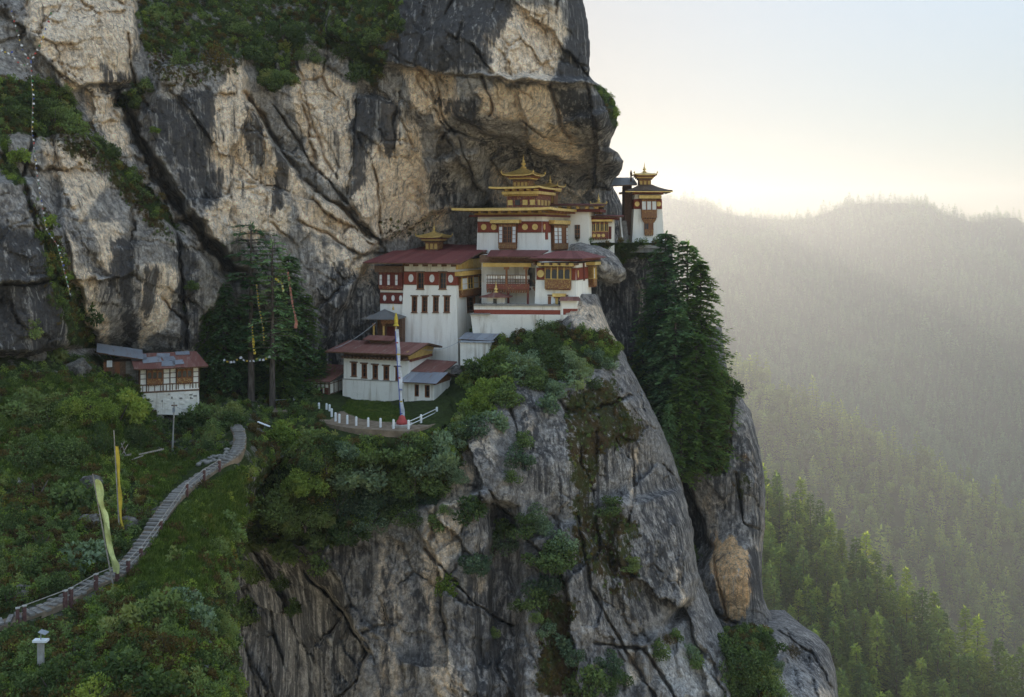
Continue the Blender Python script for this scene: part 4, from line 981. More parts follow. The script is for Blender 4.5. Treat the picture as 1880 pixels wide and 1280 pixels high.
# ------------------------------------------------------------------ mesh collecting
class MB:
    def __init__(s): s.v = []; s.f = []
    def hexa(s, p):
        """8 corners: bottom 4 (ccw) then top 4"""
        o = len(s.v); s.v += [tuple(q) for q in p]
        s.f += [tuple(o + i for i in q) for q in ((3, 2, 1, 0), (4, 5, 6, 7), (0, 1, 5, 4), (1, 2, 6, 5), (2, 3, 7, 6), (3, 0, 4, 7))]
        return s
    def box(s, x0, x1, y0, y1, z0, z1):
        return s.hexa([(x0, y0, z0), (x1, y0, z0), (x1, y1, z0), (x0, y1, z0), (x0, y0, z1), (x1, y0, z1), (x1, y1, z1), (x0, y1, z1)])
    def on(s, face, u0, u1, v0, v1, w0, w1):
        """a block on a wall face: u along it, v up, w out of it"""
        return s.hexa([face(u0, v0, w1), face(u1, v0, w1), face(u1, v0, w0), face(u0, v0, w0), face(u0, v1, w1), face(u1, v1, w1), face(u1, v1, w0), face(u0, v1, w0)])
    def quad(s, a, b, c, d):
        o = len(s.v); s.v += [tuple(a), tuple(b), tuple(c), tuple(d)]; s.f.append((o, o + 1, o + 2, o + 3)); return s
    def poly(s, pts):
        o = len(s.v); s.v += [tuple(p) for p in pts]; s.f.append(tuple(range(o, o + len(pts)))); return s
    def slab(s, pts, d):
        """a polygon given thickness along vector d"""
        n = len(pts); o = len(s.v)
        s.v += [tuple(p) for p in pts] + [tuple(Vector(p) + Vector(d)) for p in pts]
        s.f.append(tuple(range(o, o + n))); s.f.append(tuple(range(o + 2 * n - 1, o + n - 1, -1)))
        for i in range(n):
            j = (i + 1) % n; s.f.append((o + j, o + i, o + n + i, o + n + j))
        return s
    def lathe(s, c, prof, n=10):
        o = len(s.v)
        for r_, z in prof:
            for j in range(n):
                t = 6.28318 * j / n; s.v.append((c[0] + r_ * math.cos(t), c[1] + r_ * math.sin(t), c[2] + z))
        for i in range(len(prof) - 1):
            for j in range(n):
                s.f.append((o + i * n + j, o + i * n + (j + 1) % n, o + (i + 1) * n + (j + 1) % n, o + (i + 1) * n + j))
        s.f.append(tuple(o + (len(prof) - 1) * n + j for j in range(n))); s.f.append(tuple(o + j for j in reversed(range(n))))
        return s
    def tube(s, pts, rad, n=6):
        rr = rad if isinstance(rad, (list, tuple)) else [rad] * len(pts)
        v, f = tube_arrays(pts, rr, n); o = len(s.v); s.v += [tuple(q) for q in v]; s.f += [tuple(i + o for i in q) for q in f]; return s
    def disc(s, face, u, v, ru, rv, w0, w1, n=16):
        o = len(s.v)
        for w in (w0, w1):
            for j in range(n):
                t = 6.28318 * j / n; s.v.append(tuple(face(u + ru * math.cos(t), v + rv * math.sin(t), w)))
        s.f.append(tuple(o + n + j for j in range(n)))
        for j in range(n): s.f.append((o + j, o + (j + 1) % n, o + n + (j + 1) % n, o + n + j))
        return s
    def build(s, name, mat, parent=None, smooth=False):
        me = bpy.data.meshes.new(name)
        me.from_pydata(s.v, [], s.f)
        if smooth: me.polygons.foreach_set('use_smooth', np.ones(len(me.polygons), dtype=bool))
        me.materials.append(mat); me.update()
        bm = bmesh.new(); bm.from_mesh(me); bmesh.ops.recalc_face_normals(bm, faces=bm.faces); bm.to_mesh(me); bm.free()
        o = bpy.data.objects.new(name, me); C.objects.link(o)
        if parent is not None: o.parent = parent
        return o

class Bld:
    """a building: an Empty at one front corner; x runs along the front, y into the building, z up"""
    def __init__(s, name, px, py, Y, theta, label, cat='building', group=None, batter=0.0, height=1.0):
        s.O = P(px, py, Y); t = R(theta)
        s.ex = Vector((math.cos(t), -math.sin(t), 0)); s.ey = Vector((math.sin(t), math.cos(t), 0))
        s.e = bpy.data.objects.new(name, None); C.objects.link(s.e)
        s.e.location = s.O; s.e.rotation_euler = (0, 0, -t); s.e.empty_display_size = 1
        tag(s.e, label, cat, group)
        s.bt = batter; s.h = height; s.x0 = 0.0; s.xr = 0.0
    # wall faces (u along, v up, w out); the walls lean in by bt over height h
    def front(s, u, v, w): return (u, s.bt * v / s.h - w, v)
    def right(s, u, v, w): return (s.xr - s.bt * v / s.h + w, u, v)
    def left(s, u, v, w): return (s.x0 + s.bt * v / s.h - w, u, v)
    def plane(s, y):
        return lambda u, v, w: (u, y - w, v)
    def rplane(s, x):
        return lambda u, v, w: (x + w, u, v)
    def f(s, px, py, y=0.0):
        """photo pixel -> (x, z) on the plane at local depth y"""
        d = Vector(((px - CX) / F, 1.0, -(py - HY) / F)); q = s.O + s.ey * y
        t = q.dot(s.ey) / d.dot(s.ey); p = d * t - s.O
        return p.dot(s.ex), p.z
    def r(s, px, py, x=0.0):
        """photo pixel -> (y, z) on the plane at local x"""
        d = Vector(((px - CX) / F, 1.0, -(py - HY) / F)); q = s.O + s.ex * x
        t = q.dot(s.ex) / d.dot(s.ex); p = d * t - s.O
        return p.dot(s.ey), p.z
    def fr(s, px0, px1, py0, py1, y=0.0):
        """pixel rectangle -> (u0, u1, v0, v1) on the front"""
        pm = (px0 + px1) / 2; qm = (py0 + py1) / 2
        return s.f(px0, qm, y)[0], s.f(px1, qm, y)[0], s.f(pm, py1, y)[1], s.f(pm, py0, y)[1]
    def rr(s, px0, px1, py0, py1, x=0.0):
        pm = (px0 + px1) / 2; qm = (py0 + py1) / 2
        a = s.r(px0, qm, x)[0]; b = s.r(px1, qm, x)[0]
        return min(a, b), max(a, b), s.r(pm, py1, x)[1], s.r(pm, py0, x)[1]
    def w(s, x, y, z): return s.O + s.ex * x + s.ey * y + Vector((0, 0, z))

def wall_face(mb, face, u0, u1, v0, v1, holes=(), depth=0.35):
    """a wall face with real openings: cells between the breakpoints, reveals inside each opening"""
    us = sorted(set([u0, u1] + [h[0] for h in holes] + [h[1] for h in holes])); vs_ = sorted(set([v0, v1] + [h[2] for h in holes] + [h[3] for h in holes]))
    us = [u for u in us if u0 <= u <= u1]; vs_ = [v for v in vs_ if v0 <= v <= v1]
    for a, b in zip(us[:-1], us[1:]):
        for c, d in zip(vs_[:-1], vs_[1:]):
            um, vm = (a + b) / 2, (c + d) / 2
            if any(h[0] < um < h[1] and h[2] < vm < h[3] for h in holes): continue
            mb.quad(face(a, c, 0), face(b, c, 0), face(b, d, 0), face(a, d, 0))
    for a, b, c, d in holes:
        for p, q in (((a, c), (b, c)), ((b, c), (b, d)), ((b, d), (a, d)), ((a, d), (a, c))):
            mb.quad(face(p[0], p[1], 0), face(q[0], q[1], 0), face(q[0], q[1], -depth), face(p[0], p[1], -depth))

def body(b, x0, x1, y1, z0, z1, holes_f=(), holes_r=(), holes_l=(), mat=None, name='wall', depth=0.35):
    """the walls of a block: front with openings, sides, back and top"""
    mb = MB(); t = b.bt
    b.x0, b.xr = x0, x1
    wall_face(mb, b.front, x0 + t * z0 / b.h, x1 - t * z0 / b.h, z0, z1, holes_f, depth) if not t else None
    if t:   # battered: same openings, edges follow the lean
        us = sorted(set([x0, x1] + [h[0] for h in holes_f] + [h[1] for h in holes_f])); vs_ = sorted(set([z0, z1] + [h[2] for h in holes_f] + [h[3] for h in holes_f]))
        lean = lambda u, v: (u + t * v / b.h if u == x0 else u - t * v / b.h if u == x1 else u)
        for a, c in zip(us[:-1], us[1:]):
            for d, e in zip(vs_[:-1], vs_[1:]):
                um, vm = (a + c) / 2, (d + e) / 2
                if any(h[0] < um < h[1] and h[2] < vm < h[3] for h in holes_f): continue
                mb.quad(b.front(lean(a, d), d, 0), b.front(lean(c, d), d, 0), b.front(lean(c, e), e, 0), b.front(lean(a, e), e, 0))
        for a, c, d, e in holes_f:
            for p, q in (((a, d), (c, d)), ((c, d), (c, e)), ((c, e), (a, e)), ((a, e), (a, d))):
                mb.quad(b.front(p[0], p[1], 0), b.front(q[0], q[1], 0), b.front(q[0], q[1], -depth), b.front(p[0], p[1], -depth))
    for face, holes in ((b.right, holes_r), (b.left, holes_l)):
        us = sorted(set([0.0, y1] + [h[0] for h in holes] + [h[1] for h in holes])); vs_ = sorted(set([z0, z1] + [h[2] for h in holes] + [h[3] for h in holes]))
        lean = lambda u, v: (t * v / b.h if u == 0.0 else u)
        for a, c in zip(us[:-1], us[1:]):
            for d, e in zip(vs_[:-1], vs_[1:]):
                um, vm = (a + c) / 2, (d + e) / 2
                if any(h[0] < um < h[1] and h[2] < vm < h[3] for h in holes): continue
                mb.quad(face(lean(a, d), d, 0), face(lean(c, d), d, 0), face(lean(c, e), e, 0), face(lean(a, e), e, 0))
        for a, c, d, e in holes:
            for p, q in (((a, d), (c, d)), ((c, d), (c, e)), ((c, e), (a, e)), ((a, e), (a, d))):
                mb.quad(face(p[0], p[1], 0), face(q[0], q[1], 0), face(q[0], q[1], -depth), face(p[0], p[1], -depth))
    k0, k1 = t * z0 / b.h, t * z1 / b.h
    mb.quad((x0 + k0, y1, z0), (x1 - k0, y1, z0), (x1 - k1, y1, z1), (x0 + k1, y1, z1))
    mb.quad((x0 + k1, k1, z1), (x1 - k1, k1, z1), (x1 - k1, y1, z1), (x0 + k1, y1, z1))
    return mb.build(name, mat or M_WHITE, b.e)

def tall_window(b, face, h, rows=3, cols=2, depth=0.33, mat=None, lintel=True):
    """a recessed window: jamb lining, glass panes, mullions, a projecting lintel"""
    u0, u1, v0, v1 = h; mat = mat or M_TIMBER
    t = min(0.09, (u1 - u0) * 0.14)
    mb = MB()
    mb.on(face, u0 + 0.004, u0 + t, v0 + 0.004, v1 - 0.004, -depth, 0.03); mb.on(face, u1 - t, u1 - 0.004, v0 + 0.004, v1 - 0.004, -depth, 0.03)
    mb.on(face, u0 + t, u1 - t, v0 + 0.004, v0 + t, -depth, 0.04); mb.on(face, u0 + t, u1 - t, v1 - t, v1 - 0.004, -depth, 0.03)
    w = mb.build('window', mat, b.e)
    du = (u1 - u0 - 2 * t) / cols; dv = (v1 - v0 - 2 * t) / rows
    for i in range(cols):
        for j in range(rows):
            MB().on(face, u0 + t + i * du + 0.012, u0 + t + (i + 1) * du - 0.012, v0 + t + j * dv + 0.012, v0 + t + (j + 1) * dv - 0.012, -depth + 0.02, -depth + 0.05).build('pane', M_GLASS, w)
    for i in range(1, cols): MB().on(face, u0 + t + i * du - 0.02, u0 + t + i * du + 0.02, v0 + t, v1 - t, -depth + 0.03, -depth + 0.09).build('mullion', mat, w)
    for j in range(1, rows): MB().on(face, u0 + t, u1 - t, v0 + t + j * dv - 0.018, v0 + t + j * dv + 0.018, -depth + 0.03, -depth + 0.085).build('glazing_bar', mat, w)
    MB().on(face, u0 - depth * 0.1, u1 + depth * 0.1, v0 - 0.02, v1 + 0.02, -depth - 0.02, -depth + 0.018).build('backing', M_GLASS, w)
    if lintel:
        MB().on(face, u0 - 0.12, u1 + 0.12, v1 + 0.01, v1 + 0.14, -0.02, 0.16).build('lintel', M_BEAM, w)
        MB().on(face, u0 - 0.06, u1 + 0.06, v0 - 0.09, v0 - 0.005, -0.02, 0.10).build('sill', M_BEAM, w)
    return w

def dentils(mb, face, u0, u1, v0, v1, w0, w1, n):
    d = (u1 - u0) / n
    for i in range(n): mb.on(face, u0 + (i + 0.18) * d, u0 + (i + 0.72) * d, v0, v1, w0, w1)
    return mb

def bay_window(b, face, h, cols, rows=2, out=0.38, skirt=0.28, mat=None, frame=None, fill='wgwgw', arches=False, cornice=None, corn_mat=None, ornate=None, taper=0.0):
    """a projecting timber bay (posts, panels, panes, skirt, brackets) with an optional gilt cornice"""
    u0, u1, v0, v1 = h; mat = mat or M_TIMBER; frame = frame or M_OCHRE; ornate = ornate or M_ORNATE
    H = v1 - v0; vs_ = v0 + H * skirt; W = u1 - u0
    mb = MB()
    mb.on(face, u0, u1, v0 + 0.05, v1, -0.05, out - 0.10)
    w = mb.build('bay_window', mat, b.e)
    sk = MB(); sk.on(face, u0 + taper * W, u1 - taper * W, v0, vs_ - 0.02, -0.04, out); sk.build('skirt_panel', ornate, w)
    dentils(MB(), face, u0 + 0.02 + taper * W, u1 - 0.02 - taper * W, v0 - 0.14, v0 - 0.002, 0.0, out - 0.06, max(5, int(W / 0.22))).build('bracket', mat, w)
    n = cols; du = W / n; t = min(0.07, du * 0.14); top = v1 - H * 0.14
    for i in range(n + 1):
        MB().on(face, max(u0, u0 + i * du - t), min(u1, u0 + i * du + t), vs_, v1, -0.03, out + 0.02).build('post', frame, w)
    MB().on(face, u0, u1, top, v1 - 0.01, -0.03, out - 0.01).build('head_panel', ornate, w)
    dv = (top - vs_) / rows
    for i in range(n):
        a, c = u0 + i * du + t + 0.01, u0 + (i + 1) * du - t - 0.01; k = fill[i % len(fill)]
        for j in range(rows):
            d, e = vs_ + j * dv + 0.025, vs_ + (j + 1) * dv - 0.025
            if arches:
                if j: continue
                d, e = vs_ + 0.03, top - 0.02
                o = MB(); m_ = (a + c) / 2; r_ = (c - a) / 2
                pts = [(a, d), (c, d), (c, e - r_)] + [(m_ + r_ * math.cos(q), e - r_ + r_ * math.sin(q)) for q in (0.5, 1.05, 1.57, 2.1, 2.65)] + [(a, e - r_)]
                A = [Vector(face(p[0], p[1], out - 0.09)) for p in pts]; o.slab(A, Vector(face(a, d, out - 0.06)) - Vector(face(a, d, out - 0.09)))
                o.build('arched_opening', M_GLASS, w)
            else:
                pm = M_PANE_WHITE if k == 'w' else M_GLASS if k == 'g' else mat
                MB().on(face, a, c, d, e, out - 0.12, out - 0.05 if k != 'g' else out - 0.09).build('pane', pm, w)
                if k == 'g' and c - a > 0.25:
                    MB().on(face, (a + c) / 2 - 0.025, (a + c) / 2 + 0.025, d, e, out - 0.09, out - 0.03).build('mullion', frame, w)
        if rows > 1 and not arches:
            for j in range(1, rows): MB().on(face, a, c, vs_ + j * dv - 0.024, vs_ + j * dv + 0.024, out - 0.10, out - 0.02).build('glazing_bar', frame, w)
    MB().on(face, u0 - 0.03, u1 + 0.03, vs_ - 0.02, vs_ + 0.05, -0.03, out + 0.05).build('rail', frame, w)
    if cornice:
        c0, c1, e0, e1 = cornice
        cc = MB(); cc.on(face, c0, c1, e0, e1, -0.05, out + 0.36); co = cc.build('cornice', corn_mat or M_GOLD, w)
        dentils(MB(), face, c0 + 0.08, c1 - 0.08, e0 - 0.14, e0 - 0.003, -0.02, out + 0.24, max(6, int((c1 - c0) / 0.26))).build('dentil_row', M_BEAM, w)
    return w

def band(b, face, u0, u1, v0, v1, discs=(), ru=0.3, rv=0.4, mat=None, dm=None, name='red_band', skip=()):
    """the painted frieze band with its round bosses; skip = openings in u"""
    cuts = sorted(skip); segs = []; a = u0
    for c, d in cuts:
        if c > a: segs.append((a, c))
        a = max(a, d)
    if a < u1: segs.append((a, u1))
    o = MB().on(face, *segs[0], v0, v1, -0.02, 0.03).build(name, mat or M_RED, b.e)
    for c, d in segs[1:]: MB().on(face, c, d, v0, v1, -0.02, 0.03).build('band_panel', mat or M_RED, o)
    mb = MB()
    for c, d in segs: mb.on(face, c, d, v0 - 0.06, v0 - 0.003, -0.02, 0.07); mb.on(face, c, d, v1 + 0.003, v1 + 0.06, -0.02, 0.07)
    mb.build('band_edge', M_BEAM, o)
    for u in discs:
        MB().disc(face, u, (v0 + v1) / 2, ru, rv, 0.0, 0.07).build('round_boss', dm or M_GOLD, o)
    return o

def slope_roof(b, A, B, Cc, D, thick=0.12, mat=None, n=0, under=None, name='roof', mats=None):
    """one roof slope: eave A->B, ridge D->C; a slab with the sheets laid on it one by one"""
    A, B, Cc, D = map(Vector, (A, B, Cc, D)); nrm = (B - A).cross(D - A).normalized()
    if nrm.z < 0: nrm = -nrm
    o = MB().slab([A, B, Cc, D], -nrm * thick).build(name, under or M_BEAM, b.e)
    n = n or max(3, int((B - A).length / 0.95))
    for i in range(n):
        a, c = i / n, (i + 1) / n
        p = [A.lerp(B, a), A.lerp(B, c), D.lerp(Cc, c), D.lerp(Cc, a)]
        dn = (p[0] - p[3]).normalized(); ov = random.uniform(0.03, 0.16); j = random.uniform(0.006, 0.03)
        p[0] = p[0] + dn * ov; p[1] = p[1] + dn * (ov + random.uniform(-0.03, 0.03))
        p = [q + nrm * j for q in p]
        p[1] = p[1] + (B - A).normalized() * 0.05; p[2] = p[2] + (B - A).normalized() * 0.05
        p[1] = p[1] + nrm * 0.012; p[2] = p[2] + nrm * 0.012
        MB().slab(p, nrm * 0.014).build('roof_sheet', (mats[i % len(mats)] if mats else mat) or M_ROOF_RED, o)
    return o

def hip_roof(b, x0, x1, y0, y1, z, rise, ix, iy, thick=0.14, flare=0.12, mat=None, under=None, name='roof', n=8, m=5, parent=None):
    """a hipped roof with lifted corners; ix, iy = how far the top is inset from the eaves"""
    mb = MB()
    def pt(side, a, s_):
        u = 2 * a - 1
        if side == 0: p0 = (x0 + (x1 - x0) * a, y0); p1 = (x0 + ix + (x1 - x0 - 2 * ix) * a, y0 + iy)
        elif side == 1: p0 = (x1, y0 + (y1 - y0) * a); p1 = (x1 - ix, y0 + iy + (y1 - y0 - 2 * iy) * a)
        elif side == 2: p0 = (x1 - (x1 - x0) * a, y1); p1 = (x1 - ix - (x1 - x0 - 2 * ix) * a, y1 - iy)
        else: p0 = (x0, y1 - (y1 - y0) * a); p1 = (x0 + ix, y1 - iy - (y1 - y0 - 2 * iy) * a)
        zz = z + rise * s_ ** 1.25 + flare * abs(u) ** 4 * (1 - s_) ** 2
        return (p0[0] + (p1[0] - p0[0]) * s_, p0[1] + (p1[1] - p0[1]) * s_, zz)
    for sd in range(4):
        for i in range(n):
            for j in range(m):
                mb.quad(pt(sd, i / n, j / m), pt(sd, (i + 1) / n, j / m), pt(sd, (i + 1) / n, (j + 1) / m), pt(sd, i / n, (j + 1) / m))
    mb.quad(pt(0, 0, 1), pt(0, 1, 1), pt(2, 0, 1), pt(2, 1, 1))
    ro = mb.build(name, mat or M_GOLD, parent or b.e, True)
    fb = MB(); lo = lambda p, d: (p[0], p[1], p[2] - d)
    for sd in range(4):
        for i in range(n):
            a, c = pt(sd, i / n, 0), pt(sd, (i + 1) / n, 0)
            fb.quad(lo(a, thick), lo(c, thick), lo(c, -0.004), lo(a, -0.004))
    if parent is None: fb.build('fascia', mat or M_GOLD, ro)
    sb = MB()
    q = [lo(pt(0, 0, 0), thick), lo(pt(0, 1, 0), thick), lo(pt(2, 0, 0), thick), lo(pt(2, 1, 0), thick)]
    inn = [(x0 + ix * 0.75, y0 + iy * 0.75, z - thick + 0.05), (x1 - ix * 0.75, y0 + iy * 0.75, z - thick + 0.05), (x1 - ix * 0.75, y1 - iy * 0.75, z - thick + 0.05), (x0 + ix * 0.75, y1 - iy * 0.75, z - thick + 0.05)]
    for i in range(4):
        j = (i + 1) % 4; sb.quad(q[i], q[j], inn[j], inn[i])
    if parent is None: sb.build('soffit', under or M_DARKRED, ro)
    else:
        sb.v = [] ; sb.f = []
        for i in range(4):
            j = (i + 1) % 4; sb.quad(q[i], q[j], inn[j], inn[i])
        sb.build('soffit', under or M_DARKRED, parent); fb.build('fascia', mat or M_GOLD, parent)
    return ro

FINIAL = [(0.34, 0), (0.36, 0.08), (0.2, 0.16), (0.12, 0.24), (0.26, 0.36), (0.30, 0.46), (0.20, 0.58), (0.09, 0.66), (0.15, 0.74), (0.16, 0.82), (0.07, 0.92), (0.05, 1.1), (0.09, 1.16), (0.04, 1.24), (0.02, 1.55)]
def finial(b, x, y, z, s, parent=None, mat=None):
    return MB().lathe((x, y, z), [(r_ * s, q * s) for r_, q in FINIAL], 10).build('finial', mat or M_GOLD, parent or b.e, True)

def lantern(b, cx, cy, z, w, hb, ov, rise, fs, mat=None, bodym=None, d=None):
    """a gilt roof lantern: carved drum, widening bracket courses, curved roof with lifted corners, finial"""
    d = d or w
    o = MB().box(cx - w / 2, cx + w / 2, cy - d / 2, cy + d / 2, z, z + hb * 0.62).build('lantern', bodym or M_ORNATE, b.e)
    for i in range(3):
        g = 0.10 + 0.11 * i; q = z + hb * (0.62 + 0.125 * i)
        mb = MB().box(cx - w / 2 - g * w, cx + w / 2 + g * w, cy - d / 2 - g * w, cy + d / 2 + g * w, q + 0.004, q + hb * 0.11)
        mb.build('bracket_course', (M_BEAM, M_OCHRE, M_ORNATE_RED)[i], o)
    k = max(3, int(w / 0.5))
    for i in range(k):
        u = cx - w / 2 + (i + 0.5) * w / k
        MB().box(u - 0.3 * w / k, u + 0.3 * w / k, cy - d / 2 - 0.04, cy - d / 2 - 0.002, z + hb * 0.08, z + hb * 0.5).build('lantern_panel', M_OCHRE, o)
    x0, x1, y0, y1 = cx - w / 2 - ov, cx + w / 2 + ov, cy - d / 2 - ov, cy + d / 2 + ov
    hip_roof(b, x0, x1, y0, y1, z + hb + 0.1, rise, (x1 - x0) * 0.46, (y1 - y0) * 0.46, 0.12, ov * 0.2, mat or M_GOLD, M_OCHRE, 'lantern_roof', 8, 6, parent=o)
    for sx in (x0, x1):
        for sy in (y0, y1):
            MB().lathe((sx, sy, z + hb + 0.1 + ov * 0.18), [(0.02, 0), (0.10 * fs, 0.05 * fs), (0.12 * fs, 0.16 * fs), (0.03, 0.34 * fs)], 6).build('corner_ornament', mat or M_GOLD, o)
    finial(b, cx, cy, z + hb + 0.08 + rise, fs, o, mat)
    return o

def rafters(b, face, us, v0, v1, w0, w1, t=0.08, mat=None, name='rafter'):
    for u in us: MB().on(face, u - t, u + t, v0, v1, w0, w1).build(name, mat or M_BEAM, b.e)
# ================================================================== the monastery
# ---- tall white block
b = Bld('white_block', 841, 655, 116, 18, 'tall white block with three rows of windows and red frieze under a wide red roof', 'temple building', batter=0.45, height=11.0)
xl = b.f(734, 645)[0]; ztop = b.f(790, 484)[1]
hf = [b.fr(*q, 544.6, 573.7) for q in ((754.5, 764.5), (773, 783.5), (793.5, 804), (813.5, 824.5))]
hb = [b.fr(*q, 500.5, 531) for q in ((763, 776.5), (804, 817.5))]
hr = [b.rr(856, 871.5, 545, 572, -0.3)]
ydep = 9.6
body(b, xl, 0.0, ydep, -2.0, ztop, hf + hb, hr)
for h in hf: tall_window(b, b.front, h, 4, 2)
for h in hb: tall_window(b, b.front, h, 3, 2)
tall_window(b, b.right, hr[0], 3, 2)
zb0, zb1 = b.f(790, 523)[1], b.f(790, 500)[1]
band(b, b.front, xl + b.bt * zb0 / b.h + 0.01, -b.bt * zb0 / b.h + 0.03, zb0, zb1, [b.f(q, 511)[0] for q in (752.5, 791, 825.5)], 0.31, 0.45, dm=M_DISC_WHITE, skip=[(h[0] - 0.02, h[1] + 0.02) for h in hb])
u0, u1, v0, v1 = b.rr(841.5, 892, 509, 540, -0.35)
cz = b.rr(841, 900, 496.5, 503.8, 0.1)
bay_window(b, b.right, (max(u0, 0.6), u1, v0, cz[2]), 5, 2, 0.45, 0.3, fill='wgwgw', cornice=(0.1, u1 + 0.8, cz[2], cz[3]), corn_mat=M_OCHRE)
band(b, b.right, 0.45, max(u0, 0.6) - 0.02, zb0, zb1)
pz = b.rr(838, 890, 476, 493, 0.2)
mb = MB().on(b.right, 0.35, u1, cz[3] + 0.25, pz[3], -0.02, 0.12); gp = mb.build('gilt_panel', M_OCHRE, b.e)
for i in range(6): MB().on(b.right, 0.35 + (u1 - 0.35) * (i + 0.06) / 6, 0.35 + (u1 - 0.35) * (i + 0.94) / 6, cz[3] + 0.3, pz[3] - 0.05, 0.11, 0.17).build('panel_board', M_GOLD, gp)
MB().on(b.front, xl + 0.4, -0.43, zb1 + 0.1, ztop, 0.0, 0.05).build('plaster_band', M_WHITE_OLD, b.e)
rafters(b, b.front, [xl + 0.9 + i * 1.15 for i in range(6)], ztop - 0.32, ztop - 0.06, 0.0, 1.15, 0.11)
MB().on(b.front, xl + 0.2, -0.2, ztop - 0.05, ztop + 0.06, -0.5, 0.35).build('wall_plate', M_BEAM, b.e)
xe = b.f(666, 484, -1.3)[0]; ze = b.f(750, 483, -1.3)[1]; zr = ze + 1.25
slope_roof(b, (xe, -1.35, ze), (0.75, -1.35, ze), (0.75, 6.0, zr), (xe + 0.5, 6.0, zr), 0.14)
slope_roof(b, (xe + 0.5, 12.0, ze), (0.75, 12.0, ze), (0.75, 6.02, zr), (xe + 0.5, 6.02, zr), 0.14)
# the dark timber annex tucked in beside the block
an = Bld('timber_annex', 742, 571, 118.6, 18, 'dark red timber annex with white window panels wedged between block and rock', 'building')
ax = an.f(698, 530)[0]
za = an.f(720, 488)[1]
body(an, ax, 0.0, 5, -2.5, za, name='wall', mat=M_WHITE)
an.bt = 0
u0, u1, v0, v1 = an.fr(698, 741, 500, 530)
bay_window(an, an.front, (u0, u1, v0, v1), 6, 2, 0.4, 0.2, mat=M_DARKRED, frame=M_DARKRED, fill='wt', ornate=M_ORNATE_RED)
band(an, an.front, ax, 0, an.f(720, 557)[1], an.f(720, 538)[1], [an.f(q, 545)[0] for q in (706.5, 722, 736)], 0.2, 0.34, dm=M_DISC_WHITE, mat=M_DARKRED)
MB().on(an.front, ax - 0.3, 0, v1 + 0.02, za, 0.0, 0.9).build('eave_timbers', M_BEAM, an.e)

# ---- entrance porch
pc = Bld('entrance_porch', 727, 628, 115.6, 12, 'small entrance porch with grey tin roof on carved timber posts', 'porch')
pw = pc.f(686, 600)[0]
ph = pc.f(700, 585)[1]
for q in (686.5, 704.5, 727):
    x = pc.f(q, 600)[0]
    po = MB().box(x - 0.09, x + 0.09, -0.09, 0.09, -1.2, ph - 0.8).build('post', M_OCHRE, pc.e)
    MB().box(x - 0.16, x + 0.16, -0.16, 0.16, ph - 0.82, ph - 0.55).build('capital', M_ORNATE, po)
xa = pc.f(700, 600)[0]
MB().box(xa, 0.25, -0.18, 0.18, ph - 0.54, ph - 0.12).build('carved_beam', M_ORNATE, pc.e)
dentils(MB(), pc.plane(0), xa, 0.25, ph - 0.11, ph + 0.05, -0.1, 0.3, 12).build('dentil_row', M_DISC_WHITE, pc.e)
MB().box(pw, 0.3, 1.2, 2.4, -1.2, ph - 0.1).build('back_wall', M_BEAM, pc.e)
MB().box(xa + 0.3, -0.3, 1.1, 1.18, -1.0, ph - 1.0).build('door', M_DARKRED, pc.e)
e0 = pc.f(663, 582, -1.0)[0]
hip_roof(pc, e0, 0.35, -1.0, 3.0, ph + 0.02, 0.95, 2.0, 1.9, 0.08, 0.05, M_ROOF_SLATE, M_BEAM)
finial(pc, (e0 + 0.6) / 2 + 0.9, 1.0, ph + 0.9, 0.5)

# ---- recessed gallery between block and east wing
g = Bld('gallery_wing', 983, 559, 118.5, 6, 'recessed gallery wing with carved balcony, railing and red posts above a courtyard', 'temple building')
gl = g.f(884, 520)[0]; gz = g.f(930, 468)[1]
body(g, gl, 0.3, 4.0, -1.5, gz)
g.e.name = 'gallery_wing'
yb = -2.0    # balcony front
fz0, fz1 = g.f(930, 535.5, yb)[1], g.f(930, 527, yb)[1]
bu0, bu1 = g.f(893, 520, yb)[0], g.f(972, 520, yb)[0]
bl = MB().box(bu0, bu1, yb, -0.02, fz0 + 0.1, fz1 - 0.2).build('balcony_floor', M_BEAM, g.e)
MB().box(bu0, bu1, yb - 0.06, yb - 0.004, fz0 + 0.25, fz1 + 0.35).build('balcony_apron', M_ORNATE_RED, bl)
dentils(MB(), g.plane(yb), bu0, bu1, fz0 - 0.12, fz0 + 0.22, -0.5, 0.12, 18).build('bracket', M_TIMBER, bl)
rz = g.f(930, 505, yb)[1]
rl = MB()
for z in (rz, rz - (rz - fz1) * 0.35, rz - (rz - fz1) * 0.62): rl.box(bu0, bu1, yb - 0.05, yb + 0.03, z - 0.05, z + 0.03)
rl = rl.build('railing', M_BEAM, g.e)
for i in range(17):
    u = bu0 + (bu1 - bu0) * (i + 0.5) / 17
    MB().box(u - 0.028, u + 0.028, yb - 0.035, yb + 0.02, fz1 + 0.3, rz - 0.06).build('baluster', M_BEAM, rl)
MB().box(bu0 + 0.02, bu1 - 0.02, yb + 0.035, yb + 0.05, rz - (rz - fz1) * 0.34, rz - 0.06).build('pale_cloth', M_WHITE_OLD, rl)
bz0, bz1 = g.f(930, 490, yb)[1], g.f(930, 483, yb)[1]
MB().box(bu0 - 0.4, bu1 + 0.2, yb - 0.15, yb + 0.2, bz0, bz1).build('gilt_beam', M_OCHRE, g.e)
for q in (930, 966):
    x = g.f(q, 510, yb)[0]; cl = MB().box(x - 0.1, x + 0.1, yb - 0.1, yb + 0.1, fz1, bz0).build('column', M_TIMBER, g.e)
    MB().box(x - 0.3, x + 0.3, yb - 0.14, yb + 0.14, bz0 - 0.3, bz0 - 0.004).build('capital', M_ORNATE, cl)
